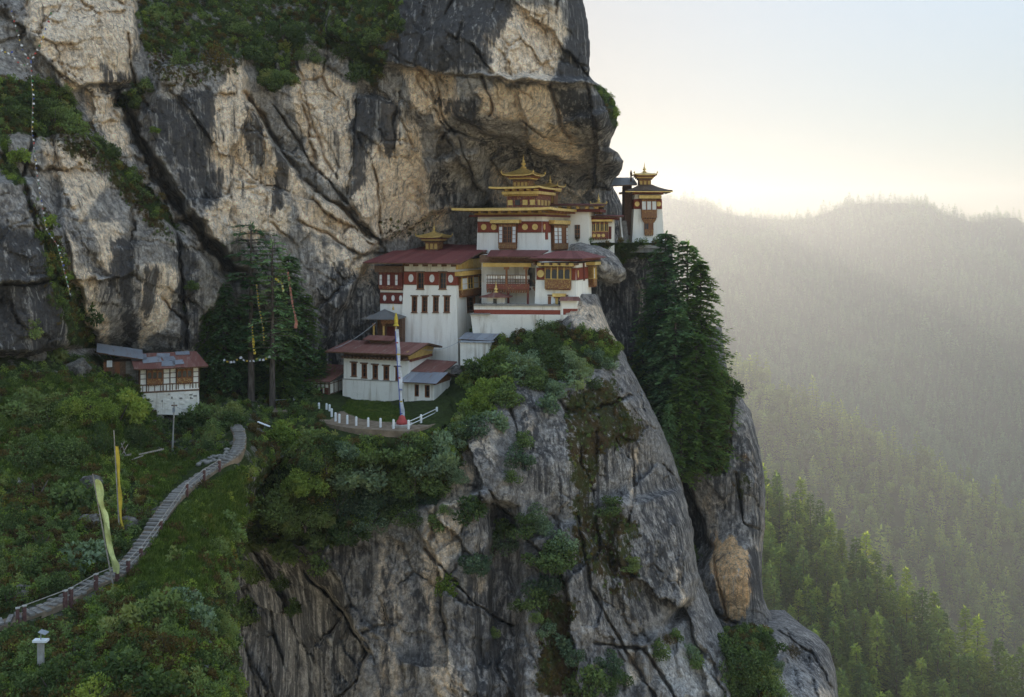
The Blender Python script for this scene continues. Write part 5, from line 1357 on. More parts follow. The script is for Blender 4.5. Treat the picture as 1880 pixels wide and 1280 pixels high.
for q in (933, 969):
    x = g.f(q, 550, yb)[0]; MB().box(x - 0.11, x + 0.11, yb - 0.0, yb + 0.22, -1.5, fz0 + 0.1).build('column', M_DARKRED, g.e)
MB().on(g.plane(0), gl, 0, fz1 + 0.4, gz - 0.2, 0.0, 0.03).build('back_panel', M_WHITE_OLD, g.e)
du0, du1, dv0, dv1 = g.fr(969, 982, 492, 524)
MB().on(g.plane(0), du0, du1, fz1, dv1, 0.03, 0.10).build('door', M_GLASS, g.e)
ups = MB().on(g.plane(0), gl, 0.2, bz1 + 0.02, gz, 0.0, 1.6); ups.build('upper_timbers', M_BEAM, g.e)
# stair
s0 = (g.f(979, 527, -1.2)[0], g.f(979, 527, -1.2)[1]); s1 = (g.f(1003, 559, -1.2)[0], -0.1)
stair = None; ns = 9
for i in range(ns):
    t = (i + 0.5) / ns; x = s0[0] + (s1[0] - s0[0]) * t; z = s0[1] + (s1[1] - s0[1]) * t
    MB().box(x - 0.14, x + 0.14, -1.6, -0.8, z - 0.04, z + 0.03).build('stair_tread', M_PLANK, g.e)
for y in (-1.66, -0.74):
    MB().slab([(s0[0], y, s0[1] - 0.15), (s0[0], y, s0[1] + 0.12), (s1[0], y, s1[1] + 0.12), (s1[0], y, s1[1] - 0.15)], (0, 0.06, 0)).build('stair_string', M_TIMBER, g.e)
    MB().slab([(s0[0], y, s0[1] + 0.75), (s0[0], y, s0[1] + 0.83), (s1[0], y, s1[1] + 0.83), (s1[0], y, s1[1] + 0.75)], (0, 0.05, 0)).build('handrail', M_TIMBER, g.e)
# its roof, sloping to the front
ez = g.f(950, 471.5, -3.2)[1]; ex0 = g.f(893, 471, -3.2)[0]; ex1 = g.f(985, 469, -3.2)[0]
slope_roof(g, (ex0, -3.2, ez), (ex1, -3.2, ez), (ex1 + 0.8, 4.5, ez + 0.6), (ex0 - 0.5, 4.5, ez + 0.6), 0.12)
for i in range(7): MB().box(ex0 + 0.4 + i * 0.9, ex0 + 0.55 + i * 0.9, -2.9, 0, ez - 0.22, ez - 0.06).build('rafter', M_BEAM, g.e)

# ---- courtyard wall with its red stripe, gabled end and retaining wall
cw = Bld('courtyard_wall', 1060, 579, 114.2, 5, 'long white courtyard wall with a red stripe and stone coping', 'wall')
cx0 = cw.f(870, 570)[0]; cxm = cw.f(1029, 570)[0]
ct = cw.f(950, 562)[1]; c2 = cw.f(1040, 551)[1]
MB().box(cx0, cxm - 0.003, 0.0, 0.6, -0.2, ct).build('wall', M_WHITE_OLD, cw.e)
MB().box(cxm, 0.0, -0.05, 0.7, -0.6, c2).build('end_wall', M_WHITE, cw.e)
r0, r1 = cw.f(950, 579)[1], cw.f(950, 569)[1]
MB().box(cx0, cxm, -0.06, -0.003, r0, r1).build('red_stripe', M_RED, cw.e)
MB().box(cxm + 0.3, 0.03, -0.11, -0.053, cw.f(1040, 578)[1], cw.f(1040, 567)[1]).build('red_stripe', M_RED, cw.e)
u = cx0
while u < cxm:
    l = random.uniform(0.35, 0.6); MB().box(u, min(u + l - 0.02, cxm), -0.16 - random.uniform(0, 0.06), 0.75, ct + 0.002, ct + random.uniform(0.16, 0.26)).build('coping_stone', M_STONE, cw.e); u += l
slope_roof(cw, (cxm - 0.15, -0.45, c2 - 0.02), (0.25, -0.45, c2 - 0.02), (0.1, 0.3, c2 + 0.32), (cxm, 0.3, c2 + 0.32), 0.05, M_ROOF_RUST)
slope_roof(cw, (cxm - 0.15, 1.1, c2 - 0.02), (0.25, 1.1, c2 - 0.02), (0.1, 0.31, c2 + 0.32), (cxm, 0.31, c2 + 0.32), 0.05, M_ROOF_RUST)
rw = Bld('retaining_wall', 1010, 578, 114.0, 5, 'weathered white retaining wall half hidden by bushes below the courtyard', 'wall', batter=0.6, height=6.0)
rx0 = rw.f(864, 590)[0]
rw.bt = -0.6
body(rw, rx0, 3.2, 2.5, -6.0, -0.02, mat=M_WHITE_OLD); rw.bt = 0.0
MB().box(rx0 - 0.1, rw.f(900, 578)[0], -0.3, 0.2, -0.01, 0.1).build('ledge_slab', M_STONE, rw.e)

# ---- small shrine roof and gate house in the courtyard
ks = Bld('courtyard_shrine', 930, 560, 115.6, 6, 'little shrine with brown roof and gilt spire inside the courtyard', 'shrine')
MB().box(-2.2, -0.2, 0, 1.0, -0.3, 0.9).build('wall', M_WHITE_OLD, ks.e)
MB().box(-1.5, -1.1, -0.06, -0.003, -0.1, 0.7).build('doorway', M_GLASS, ks.e)
hip_roof(ks, -3.0, 0.5, -0.8, 1.8, 0.9, 0.5, 1.5, 1.2, 0.06, 0.04, M_ROOF_RUST, M_BEAM)
finial(ks, -1.25, 0.5, 1.35, 0.85)
bw_ = Bld('black_water_shed', 900, 625, 112.2, 14, 'low grey sheds with flat tin roofs at the foot of the white block', 'shed')
x0 = bw_.f(848, 615)[0]
MB().box(x0, -0.6, 0, 2.2, -1.2, 0.05).build('wall', M_CONCRETE, bw_.e)
slope_roof(bw_, (x0 - 0.3, -0.4, 0.1), (0.3, -0.4, 0.0), (0.3, 2.6, 0.45), (x0 - 0.3, 2.6, 0.55), 0.06, M_ROOF_GREY)
x0 = bw_.f(846, 637, -1.4)[0]; zz = bw_.f(870, 629, -1.4)[1]
MB().box(x0, 0.2, -1.6, -0.1, -2.6, zz).build('lower_wall', M_WHITE_OLD, bw_.e)
MB().box(x0 - 0.15, 0.5, -1.75, -0.05, zz + 0.003, zz + 0.09).build('lower_roof', M_TIN, bw_.e)

# ---- east wing
e = Bld('east_wing', 1059, 576, 114.6, 20, 'east wing with arched gilt bay window and red frieze above the drop', 'temple building', batter=0.2, height=6.0)
xw = e.f(981, 540)[0]; et = e.f(1020, 484)[1]
body(e, xw, 0.0, 6.2, -1.2, et)
zb0, zb1 = e.f(1050, 514)[1], e.f(1050, 493)[1]
bu = e.fr(1001.5, 1048.5, 492, 530)
band(e, e.front, xw + 0.2, -0.16, zb0, zb1, [e.f(992, 504)[0]], 0.42, 0.42, skip=[(bu[0] - 0.02, bu[1] + 0.02)])
cz = e.fr(989, 1057, 482.7, 488.6)
bay_window(e, e.front, (bu[0], bu[1], bu[2], cz[2]), 4, 1, 0.42, 0.42, arches=True, cornice=(cz[0], cz[1] - 0.1, cz[2], cz[3]))
band(e, e.right, 0.2, 3.0, zb0, zb1, [0.9], 0.22, 0.42); band(e, e.right, 3.4, 5.9, zb0, zb1)
MB().on(e.right, 3.0, 3.38, zb0 - 0.2, et, -0.02, 0.12).build('pilaster', M_DARKRED, e.e)
bay_window(e, e.right, (5.0, 6.3, bu[2] + 0.1, cz[2]), 2, 2, 0.7, 0.35, fill='wg', cornice=(4.3, 6.9, cz[2], cz[3]))
dz = e.fr(1006, 1043, 539, 561)
dl = MB().on(e.front, dz[0], dz[1], dz[3] - 0.28, dz[3] - 0.14, -0.02, 0.25).build('door_canopy', M_BEAM, e.e)
c3 = e.fr(1015.5, 1039.5, 538.7, 545)
MB().on(e.front, c3[0], c3[1], c3[2], c3[3], -0.02, 0.4).build('carved_lintel', M_GOLD, dl)
dentils(MB(), e.front, c3[0] + 0.1, c3[1] - 0.1, c3[2] - 0.12, c3[2] - 0.003, 0, 0.3, 6).build('dentil_row', M_TIMBER, dl)
for q0, q1, m_ in ((1006, 1011.5, M_TIMBER), (1011.8, 1019, M_PANE_WHITE), (1019.5, 1024.5, M_OCHRE), (1025, 1030, M_GLASS)):
    k = e.fr(q0, q1, 544.5, 562); MB().on(e.front, k[0], k[1], k[2] - 0.3, k[3], -0.02, 0.06).build('door_leaf', m_, e.e)
ez = e.f(1030, 475, -1.6)[1]; ea = e.f(971, 475, -1.6)[0]; 
rz_ = ez + 0.7
slope_roof(e, (ea, -1.6, ez), (1.1, -1.6, ez), (-1.2, 3.2, rz_), (ea + 1.6, 3.2, rz_), 0.1)
slope_roof(e, (1.1, -1.62, ez), (1.1, 8.2, ez), (-1.2, 6.0, rz_), (-1.2, 3.2, rz_), 0.1, under=M_TIMBER)
slope_roof(e, (ea, 8.2, ez), (1.1, 8.2, ez), (-1.2, 6.0, rz_), (ea + 1.6, 6.0, rz_), 0.1)
slope_roof(e, (ea, -1.6, ez - 0.01), (ea, 8.2, ez - 0.01), (ea + 1.6, 6.0, rz_), (ea + 1.6, 3.2, rz_), 0.1)
MB().box(ea + 1.6, -1.2, 3.18, 6.02, rz_ - 0.05, rz_ + 0.05).build('ridge_cap', M_ROOF_RED, e.e)
MB().box(ea + 0.3, 0.7, -1.2, 7.6, ez - 0.3, ez - 0.16).build('soffit', M_DARKRED, e.e)
rafters(e, e.front, [xw + 0.3 + i * 0.95 for i in range(6)], et - 0.15, et + 0.1, 0.0, 1.3, 0.09)

# ---- rear hall: red roof behind the block with a gilt lantern
h = Bld('rear_hall', 876, 470, 124.5, 18, 'low red-roofed hall behind the white block carrying a small gilt lantern', 'temple building')
hx = h.f(735, 462)[0]
body(h, hx + 0.8, -0.4, 6.0, -4.0, -0.2, mat=M_DARKRED)
hz = h.f(800, 468, -1.0)[1]
slope_roof(h, (hx, -1.2, hz), (0.4, -1.2, hz - 0.1), (0.4, 6, hz + 1.1), (hx, 6, hz + 1.2), 0.12)
lx, lz = h.f(797, 456, 2.5)
lantern(h, lx, 2.5, lz - 0.2, 1.7, 1.55, 0.9, 0.65, 0.75, d=1.7)

# ---- upper temple with its three gilt roofs
t4 = Bld('upper_temple', 996, 464, 124, 22, 'upper white temple with gold bosses on a red frieze and three tiers of gilded roofs', 'temple', batter=0.12, height=5.0)
xl = t4.f(875, 450)[0]; zt = t4.f(935, 398)[1]; yd = 11.0
body(t4, xl, 0.0, yd, -2.5, zt)
zb0, zb1 = t4.f(935, 426.4)[1], t4.f(935, 407.3)[1]
bu = t4.fr(917, 949.7, 409, 456); cz = t4.fr(903.5, 957, 403.5, 409.8)
band(t4, t4.front, xl + 0.1, -0.1, zb0, zb1, [t4.f(q, 417)[0] for q in (888, 906.5, 963.6, 982)], 0.37, 0.37, skip=[(bu[0] - 0.02, bu[1] + 0.02)])
bay_window(t4, t4.front, (bu[0], bu[1], bu[2], cz[2]), 4, 4, 0.42, 0.22, frame=M_TIMBER, fill='wggw', cornice=cz)
ru = t4.rr(1012, 1040.7, 410, 457); rc = t4.rr(1008.7, 1051, 405, 412)
bay_window(t4, t4.right, (ru[0], ru[1], ru[2], rc[2]), 4, 4, 0.45, 0.22, frame=M_TIMBER, fill='wwtw', cornice=rc)
band(t4, t4.right, 0.1, yd, zb0, zb1, [0.8, 10.0], 0.37, 0.37, skip=[(ru[0] - 0.02, ru[1] + 0.02)])
pk = t4.rr(1001.5, 1005.5, 408, 440); MB().on(t4.right, pk[0], pk[1], pk[2], pk[3], 0.0, 0.1).build('red_strip', M_RED, t4.e)
# eave timbers and lowest gilt roof
xg0 = t4.f(829, 381, -2.0)[0]; zg = t4.f(920, 384.5, -2.0)[1]
MB().box(xl - 0.7, 0.7, -0.7, yd + 0.6, zt + 0.003, zt + 0.22).build('eave_plate', M_DARKRED, t4.e)
MB().box(xl - 0.2, 0.25, -0.25, yd, zt + 0.225, zg - 0.02).build('eave_drum', M_OCHRE, t4.e)
rafters(t4, t4.plane(0), [xl + 0.2 + i * 1.3 for i in range(8)], zg - 0.42, zg - 0.2, 0.2, 1.8, 0.12)
for i in range(8): MB().box(0.2, 1.6, 0.6 + i * 1.35, 0.85 + i * 1.35, zg - 0.42, zg - 0.2).build('rafter', M_TIMBER, t4.e)
hip_roof(t4, xg0, 1.7, -2.0, yd + 1.2, zg + 0.14, 0.16, 3.2, 3.2, 0.3, 0.10, M_GOLD, M_DARKRED)
# second tier
tz0 = zg + 0.6
xb0 = t4.f(930, 370, 2.0)[0]; xb1 = t4.f(985, 370, 2.0)[0]
zc = t4.f(950, 357, 2.0)[1]; zr2 = t4.f(950, 345, 1.0)[1]
MB().box(xb0, xb1, 2.0, 7.2, tz0 - 0.3, zc).build('second_tier', M_ORNATE_RED, t4.e)
for i in range(4):
    u = xb0 + (xb1 - xb0) * (i + 0.5) / 4; v = t4.f(950, 372, 2.0)[1]
    MB().box(u - 0.32, u + 0.32, 1.93, 1.997, v - 0.32, v + 0.32).build('gilt_panel' if i != 1 else 'opening', M_GOLD if i != 1 else M_GLASS, t4.e)
for i in range(4): MB().box(xb1 + 0.003, xb1 + 0.07, 2.4 + i * 1.2, 3.1 + i * 1.2, v - 0.32, v + 0.32).build('gilt_panel', M_GOLD, t4.e)
MB().box(xb0 - 0.45, xb1 + 0.45, 1.5, 7.7, zc + 0.003, zc + 0.35).build('cornice', M_GOLD, t4.e)
dentils(MB(), t4.plane(1.7), xb0 - 0.3, xb1 + 0.3, zc - 0.22, zc, -0.25, 0.0, 20).build('dentil_row', M_OCHRE, t4.e)
MB().box(xb0 - 0.3, xb1 + 0.3, 1.8, 7.4, zc + 0.354, zr2 - 0.05).build('eave_drum', M_DARKRED, t4.e)
for i in range(5): MB().box(xb0 + 0.2 + i * 0.95, xb0 + 0.5 + i * 0.95, 0.9, 1.79, zc + 0.42, zc + 0.6).build('rafter', M_OCHRE, t4.e)
xr0 = t4.f(897, 342, 0.4)[0]; xr1 = t4.f(990, 342, 0.4)[0]
hip_roof(t4, xr0, xr1, 0.4, 8.6, zr2 + 0.1, 0.22, 2.2, 2.6, 0.22, 0.10, M_GOLD, M_DARKRED)
lx, lz = t4.f(961, 341, 4.2)
lantern(t4, lx, 4.2, lz - 0.4, 2.0, 1.55, 1.1, 1.0, 1.1)
lx, lz = t4.f(1010, 367, 9.0)
lantern(t4, lx, 9.0, lz - 0.6, 1.6, 2.2, 0.75, 0.45, 0.7)

# ---- east range of the upper temple
r5 = Bld('upper_east_range', 1076, 444, 131, 14, 'low range with long red roof joining the upper temple to the outer chapel', 'temple building')
xl = r5.f(1030, 420)[0]; z1 = r5.f(1050, 380)[1]
body(r5, xl, 0.4, 5.0, -2.0, z1)
k = r5.fr(1055.5, 1065, 413, 438); MB().on(r5.front, k[0], k[1], k[2], k[3], 0, 0.12).build('window', M_TIMBER, r5.e)
for i in range(2):
    for j in range(3): 
        a, c = k[0] + (k[1] - k[0]) * (i + 0.15) / 2, k[0] + (k[1] - k[0]) * (i + 0.85) / 2; d = k[2] + (k[3] - k[2]) * (j + 0.1) / 3; e_ = k[2] + (k[3] - k[2]) * (j + 0.9) / 3
        MB().on(r5.front, a, c, d, e_, 0.121, 0.15).build('pane', M_GLASS, r5.e)
ez = r5.f(1050, 376, -1.5)[1]; e0 = r5.f(996, 372, -1.5)[0]; e1 = r5.f(1104, 376, -1.5)[0]
slope_roof(r5, (e0, -1.5, ez), (e1, -1.5, ez - 0.1), (e1 - 0.2, 4.5, ez + 0.28), (e0, 4.5, ez + 0.3), 0.16)
for i in range(6): MB().box(e0 + 0.8 + i * 1.15, e0 + 1.15 + i * 1.15, -1.2, -0.02, ez - 0.5, ez - 0.2).build('rafter', M_OCHRE, r5.e)
MB().box(e0 + 0.2, e1 - 0.3, -0.6, 4.0, ez - 0.9, ez - 0.55).build('eave_plate', M_DARKRED, r5.e)
c5 = Bld('cliff_chapel', 1128, 444, 133, 6, 'low chapel with painted bay window and maroon roof on the ledge', 'chapel')
xl = c5.f(1074, 420)[0]; z1 = c5.f(1100, 399)[1]
body(c5, xl, 0.0, 4.5, -1.5, z1)
bu = c5.fr(1078.5, 1117, 409, 438); cz = c5.fr(1076, 1125, 400.5, 407)
bay_window(c5, c5.front, (bu[0], bu[1], bu[2], cz[2]), 5, 1, 0.4, 0.42, fill='g', cornice=cz, ornate=M_ORNATE_RED)
for i in range(4): MB().disc(c5.front, bu[0] + (bu[1] - bu[0]) * (i + 0.5) / 4.6, bu[2] + 0.38, 0.22, 0.22, 0.38, 0.45).build('round_boss', M_GOLD, c5.e)
k = c5.fr(1117.5, 1122.5, 416, 439); MB().on(c5.front, k[0], k[1], k[2], k[3], 0, 0.06).build('door', M_DARKRED, c5.e)
ez = c5.f(1110, 397, -1.3)[1]; e0 = c5.f(1080, 396, -1.3)[0]; e1 = c5.f(1145, 397, -1.3)[0]
slope_roof(c5, (e0, -1.3, ez), (e1, -1.3, ez - 0.05), (e1, 4.5, ez + 0.2), (e0, 4.5, ez + 0.25), 0.14)
MB().box(e0 + 0.3, e1 - 0.5, -0.9, 4.0, ez - 0.42, ez - 0.18).build('eave_plate', M_DARKRED, c5.e)
lx, lz = c5.f(1099, 391, 1.5)
lantern(c5, lx, 1.5, lz - 0.2, 1.0, 1.25, 0.55, 0.25, 0.75)

# ---- outer tower chapel
o6 = Bld('outer_tower', 1220, 446, 138, 0, 'outer white tower chapel with gold bosses standing above the pines', 'tower', batter=0.42, height=6.6)
xl = o6.f(1160.5, 440)[0]; zt = o6.f(1190, 357)[1]
body(o6, xl, 0.0, 5.0, -1.5, zt)
zb0, zb1 = o6.f(1190, 383)[1], o6.f(1190, 366)[1]
bu = o6.fr(1177.5, 1205.6, 366, 400); cz = o6.fr(1173, 1213.5, 358.8, 364.8)
band(o6, o6.front, xl + o6.bt * zb0 / o6.h, -o6.bt * zb0 / o6.h, zb0, zb1, [o6.f(q, 373)[0] for q in (1170.3, 1209.8)], 0.33, 0.33, skip=[(bu[0] - 0.02, bu[1] + 0.02)])
band(o6, o6.left, 0.5, 4.9, zb0, zb1)
bay_window(o6, o6.front, (bu[0], bu[1], bu[2], cz[2]), 3, 1, 0.5, 0.4, frame=M_TIMBER, fill='w', cornice=cz)
MB().hexa([o6.front(bu[0] + 0.35, bu[2] - 0.65, 0.2), o6.front(bu[1] - 0.35, bu[2] - 0.65, 0.2), o6.front(bu[1] - 0.35, bu[2] - 0.65, -0.05), o6.front(bu[0] + 0.35, bu[2] - 0.65, -0.05), o6.front(bu[0] + 0.05, bu[2] - 0.145, 0.45), o6.front(bu[1] - 0.05, bu[2] - 0.145, 0.45), o6.front(bu[1] - 0.05, bu[2] - 0.145, -0.05), o6.front(bu[0] + 0.05, bu[2] - 0.145, -0.05)]).build('corbel', M_ORNATE, o6.e)
k = o6.fr(1183, 1199.3, 407, 431)
bay_window(o6, o6.front, k, 2, 1, 0.3, 0.4, frame=M_TIMBER, fill='gt')
ez = o6.f(1195, 353, -1.7)[1]; e0 = o6.f(1148, 349, -1.7)[0]; e1 = o6.f(1235, 349, -1.7)[0]
MB().box(xl + 0.1, -0.1, 0.2, 4.8, zt, ez + 0.4).build('eave_drum', M_ORNATE_RED, o6.e)
hip_roof(o6, e0, e1, -1.7, 6.6, ez + 0.1, 1.05, 2.3, 3.0, 0.1, 0.2, M_ROOF_BROWN, M_TIMBER)
for q in ((e0, -1.72), (e0, 6.62)): MB().box(e0 - 0.03, e1 + 0.03, q[1] - 0.03, q[1] + 0.03, ez + 0.02, ez + 0.13).build('gilt_edge', M_GOLD, o6.e)
lx, lz = o6.f(1183, 339, 2.4)
lantern(o6, lx, 2.4, lz - 0.3, 1.6, 1.5, 0.75, 0.4, 0.85)
px_, pz_ = o6.f(1158.5, 330, 3); MB().lathe((px_, 3, pz_ - 1), [(0.1, 0), (0.12, 1.6), (0.16, 1.9), (0.05, 2.3)], 7).build('victory_banner', M_BEAM, o6.e)
ar = Bld('outer_annex', 1172, 344, 140, 0, 'dark roofed annex leaning on the outer tower beside the cliff', 'building')
a0 = ar.f(1122, 336, -1.0)[0]
slope_roof(ar, (a0, -1.2, ar.f(1145, 341, -1.2)[1]), (-0.3, -1.2, ar.f(1160, 339, -1.2)[1]), (-0.3, 4, 1.5), (a0 + 1, 4, 1.5), 0.12, M_ROOF_SLATE)
MB().box(a0 + 2.0, -0.8, 0.6, 4, -6.5, 0.3).build('wall', M_BEAM, ar.e)
# stone stair up to the tower, its ledge
st = Bld('stone_stair', 1155, 445, 136.0, 0, 'narrow stone stair climbing beside the outer white tower', 'stair')
for i in range(14):
    z = 3.1 * i / 14; MB().box(-0.75, -0.02, 0.22 * i, 0.22 * (i + 1) + 0.1, z - 0.25, z).build('step', M_STEP, st.e)
for x in (-0.95, ): MB().slab([(x, 0, -0.4), (x, 0, 0.5), (x, 3.1, 3.6), (x, 3.1, -0.4)], (0.18, 0, 0)).build('side_wall', M_WHITE_OLD, st.e)
tw = Bld('terrace_wall', 1225, 451, 134.6, 2, 'low stone terrace wall under the outer tower and chapel', 'wall')
tx = tw.f(1062, 450)[0]
MB().box(tx, 0.2, 0.0, 8.0, -0.9, -0.01).build('fill', M_STONE, tw.e)
u = tx
while u < 0.1:
    l = random.uniform(0.4, 0.9); MB().box(u, u + l - 0.02, -0.12 - random.uniform(0, 0.08), 0.5, -0.32, random.uniform(0.0, 0.14)).build('coping_stone', M_CONCRETE, tw.e); u += l

# ================================================================== lower houses
b7 = Bld('lower_house', 750, 743, 109.4, 19, 'white two-tone lower house with five dark windows and rusty red gable roof', 'house')
xl = b7.f(631, 733)[0]; zt = b7.f(690, 660)[1]
hw = [b7.fr(*q) for q in ((645, 655, 666, 690.6), (664, 674, 668, 693.5), (684, 694, 670, 695.5), (704, 714.6, 672, 697.5), (726, 735, 674, 699))]
body(b7, xl, 0.0, 6.0, -0.8, zt, hw)
for q in hw: tall_window(b7, b7.front, q, 3, 2)
zl = b7.f(690, 699)[1]
MB().box(xl - 0.06, 0.08, -0.14, -0.003, -0.8, zl).build('lower_wall', M_WHITE_OLD, b7.e)
MB().box(xl - 0.1, 0.12, -0.2, -0.003, zl + 0.003, zl + 0.08).build('string_course', M_CONCRETE, b7.e)
ze = b7.f(665, 648, -1.2)[1]; e0 = b7.f(597, 645, -1.2)[0]; e1 = b7.f(738, 652, -1.2)[0]
MB().box(xl + 0.05, -0.05, 0.05, 5.95, zt, ze + 0.1).build('eave_wall', M_BEAM, b7.e)
dentils(MB(), b7.plane(0), xl, 0.1, zt + 0.05, zt + 0.3, 0, 0.7, 16).build('bracket', M_BEAM, b7.e)
zr = ze + 0.8; ym = 3.0
slope_roof(b7, (e0, -1.25, ze), (e1 + 0.9, -1.25, ze), (e1 + 1.2, ym, zr), (e0 + 0.6, ym, zr), 0.14, M_ROOF_RUST)
slope_roof(b7, (e0 + 0.3, 7.3, ze), (e1 + 1.0, 7.3, ze), (e1 + 1.2, ym + 0.02, zr), (e0 + 0.6, ym + 0.02, zr), 0.14, M_ROOF_RUST)
MB().slab([(0.02, 0.0, zt + 0.15), (0.02, 6.0, zt + 0.15), (0.02, 6.6, ze + 0.25), (0.02, ym, zr - 0.18), (0.02, -0.6, ze + 0.2)], (0.12, 0, 0)).build('gable_panel', M_OCHRE, b7.e)
dentils(MB(), b7.rplane(0.02), 0.1, 5.9, zt - 0.12, zt + 0.14, 0, 0.25, 14).build('dentil_row', M_ORNATE_RED, b7.e)
# raised vent roof
va = b7.f(669, 633, 2.0)[0]; vb = b7.f(722, 633, 2.0)[0]
MB().box(va + 0.5, vb - 0.5, 2.2, 4.0, zr - 0.4, zr + 0.25).build('vent_box', M_BEAM, b7.e)
slope_roof(b7, (va, 1.6, zr + 0.28), (vb, 1.6, zr + 0.28), (vb, 3.1, zr + 0.62), (va, 3.1, zr + 0.62), 0.05, M_ROOF_RUST)
slope_roof(b7, (va, 4.6, zr + 0.28), (vb, 4.6, zr + 0.28), (vb, 3.11, zr + 0.62), (va, 3.11, zr + 0.62), 0.05, M_ROOF_RUST)
# lean-to on the gable side
l7 = Bld('lean_to', 806, 712, 109.6, 19, 'small lean-to with rusty roof behind the grey-roofed shed', 'shed')
x0 = l7.f(749, 700)[0]
MB().box(x0, 0, 0.3, 3.4, -1.5, 1.5).build('wall', M_WHITE_OLD, l7.e)
ez = l7.f(780, 682, -0.6)[1]
slope_roof(l7, (x0 - 0.2, -0.6, ez), (0.5, -0.6, ez - 0.15), (0.6, 3.6, ez + 0.6), (x0 - 0.2, 3.6, ez + 0.75), 0.07, M_ROOF_RUST)
MB().box(x0, -0.1, -0.2, 0.29, ez - 0.5, ez - 0.1).build('eave_timber', M_TIMBER, l7.e)
s7 = Bld('grey_roofed_shed', 796, 746, 107.0, 19, 'small white shed with grey tin roof and two dark windows beside the flagpole', 'shed')
x0 = s7.f(742, 735)[0]; z1 = s7.f(770, 704)[1]
hw = [s7.fr(761.4, 769, 706, 728), s7.fr(780, 789, 707, 730)]
body(s7, x0, 0.0, 4.2, -0.8, z1, hw, mat=M_WHITE_OLD)
for q in hw: tall_window(s7, s7.front, q, 2, 1, lintel=False)
ez = s7.f(770, 703, -0.7)[1]
slope_roof(s7, (x0 - 0.3, -0.7, ez), (0.6, -0.7, ez), (0.7, 2.1, ez + 0.75), (x0 - 0.2, 2.1, ez + 0.75), 0.08, M_ROOF_GREY)
slope_roof(s7, (x0 - 0.3, 5.0, ez), (0.6, 5.0, ez), (0.7, 2.12, ez + 0.75), (x0 - 0.2, 2.12, ez + 0.75), 0.08, M_ROOF_RUST)
MB().slab([(0.02, 0.0, z1 - 0.1), (0.02, 4.2, z1 - 0.1), (0.02, 4.6, ez + 0.1), (0.02, 2.1, ez + 0.62), (0.02, -0.4, ez + 0.05)], (0.1, 0, 0)).build('gable_boards', M_TIMBER, s7.e)
MB().box(-0.05, 0.05, -0.05, 4.25, -0.8, z1 - 0.12).build('end_wall', M_WHITE, s7.e)
# left framed shed
f7 = Bld('framed_shed', 604, 737, 111.0, 16, 'timber-framed shed with white panels and rusty roof at the end of the terrace', 'shed')
x0 = f7.f(553, 730)[0]; z1 = f7.f(580, 702)[1]
body(f7, x0, 0.0, 3.4, -0.6, z1, mat=M_WHITE)
fm = MB()
for i in range(8): fm.on(f7.front, x0 + (0 - x0) * i / 7 - 0.05, x0 + (0 - x0) * i / 7 + 0.05, -0.2, z1, 0.003, 0.07)
for z in (0.0, 0.5, z1 - 0.12): fm.on(f7.front, x0, 0, z - 0.05, z + 0.05, 0.004, 0.06)
for i in range(4): fm.on(f7.right, 0.05 + i * 1.05, 0.15 + i * 1.05, -0.2, z1, 0.003, 0.07)
for z in (0.0, 0.75, z1 - 0.12): fm.on(f7.right, 0, 3.4, z - 0.04, z + 0.04, 0.004, 0.06)
fm.build('timber_frame', M_BEAM, f7.e)
k = f7.fr(572, 593, 712, 730)
w = MB().on(f7.front, k[0], k[1], k[2], k[3], 0.02, 0.12).build('window', M_TIMBER, f7.e)
for i in range(5): MB().on(f7.front, k[0] + (k[1] - k[0]) * (i + 0.12) / 5, k[0] + (k[1] - k[0]) * (i + 0.88) / 5, k[2] + 0.1, k[3] - 0.1, 0.122, 0.14).build('pane', M_GLASS, w)
k = f7.fr(597, 603, 712, 737); MB().on(f7.front, k[0], k[1], -0.2, k[3], 0.02, 0.1).build('door', M_DARKRED, f7.e)
ez = f7.f(580, 700, -0.7)[1]; e0 = f7.f(561, 697, -0.7)[0]; e1 = f7.f(600, 703, -0.7)[0] + 0.4
slope_roof(f7, (e0 - 0.2, -0.8, ez), (e1, -0.8, ez), (e1 + 0.4, 4.2, ez + 1.1), (e0 - 0.2, 4.2, ez + 1.2), 0.08, M_ROOF_RUST)

# ================================================================== house on the far left
b8 = Bld('framed_house', 256.6, 720, 97, -21, 'white timber-framed house with carved windows and patched rust-red roof on a stone base', 'house')
xr = b8.f(365, 711)[0]; zt = b8.f(310, 677)[1]
body(b8, 0.0, xr, 4.4, 0.0, zt, mat=M_WHITE)
b8.x0 = 0.0
fm = MB()
cols = [b8.f(q, 700)[0] for q in (256.9, 269, 299.5, 312, 323.5, 354, 365)]
for x in cols: fm.on(b8.front, x - 0.05, x + 0.05, 0.02, zt, 0.003, 0.06)
zm = b8.f(310, 705)[1]
fm.on(b8.front, 0, xr, zm - 0.05, zm + 0.05, 0.004, 0.055); fm.on(b8.front, -0.05, xr + 0.05, -0.12, 0.02, -0.1, 0.12)
for i in range(10): fm.on(b8.front, xr * (i + 0.5) / 10 - 0.035, xr * (i + 0.5) / 10 + 0.035, 0.03, zm - 0.05, 0.003, 0.05)
for a, c in ((cols[0], cols[1]), (cols[2], cols[4]), (cols[5], cols[6])):
    for t in (0.4, 0.72): fm.on(b8.front, a, c, zm + (zt - zm) * t - 0.03, zm + (zt - zm) * t + 0.03, 0.003, 0.05)
for i in range(4): fm.on(b8.left, 0.05 + i * 1.05, 0.15 + i * 1.05, 0.0, zt, 0.003, 0.06)
for z in (0.35, zm, zt * 0.75): fm.on(b8.left, 0, 4.4, z - 0.04, z + 0.04, 0.004, 0.055)
fm.build('timber_frame', M_BEAM, b8.e)
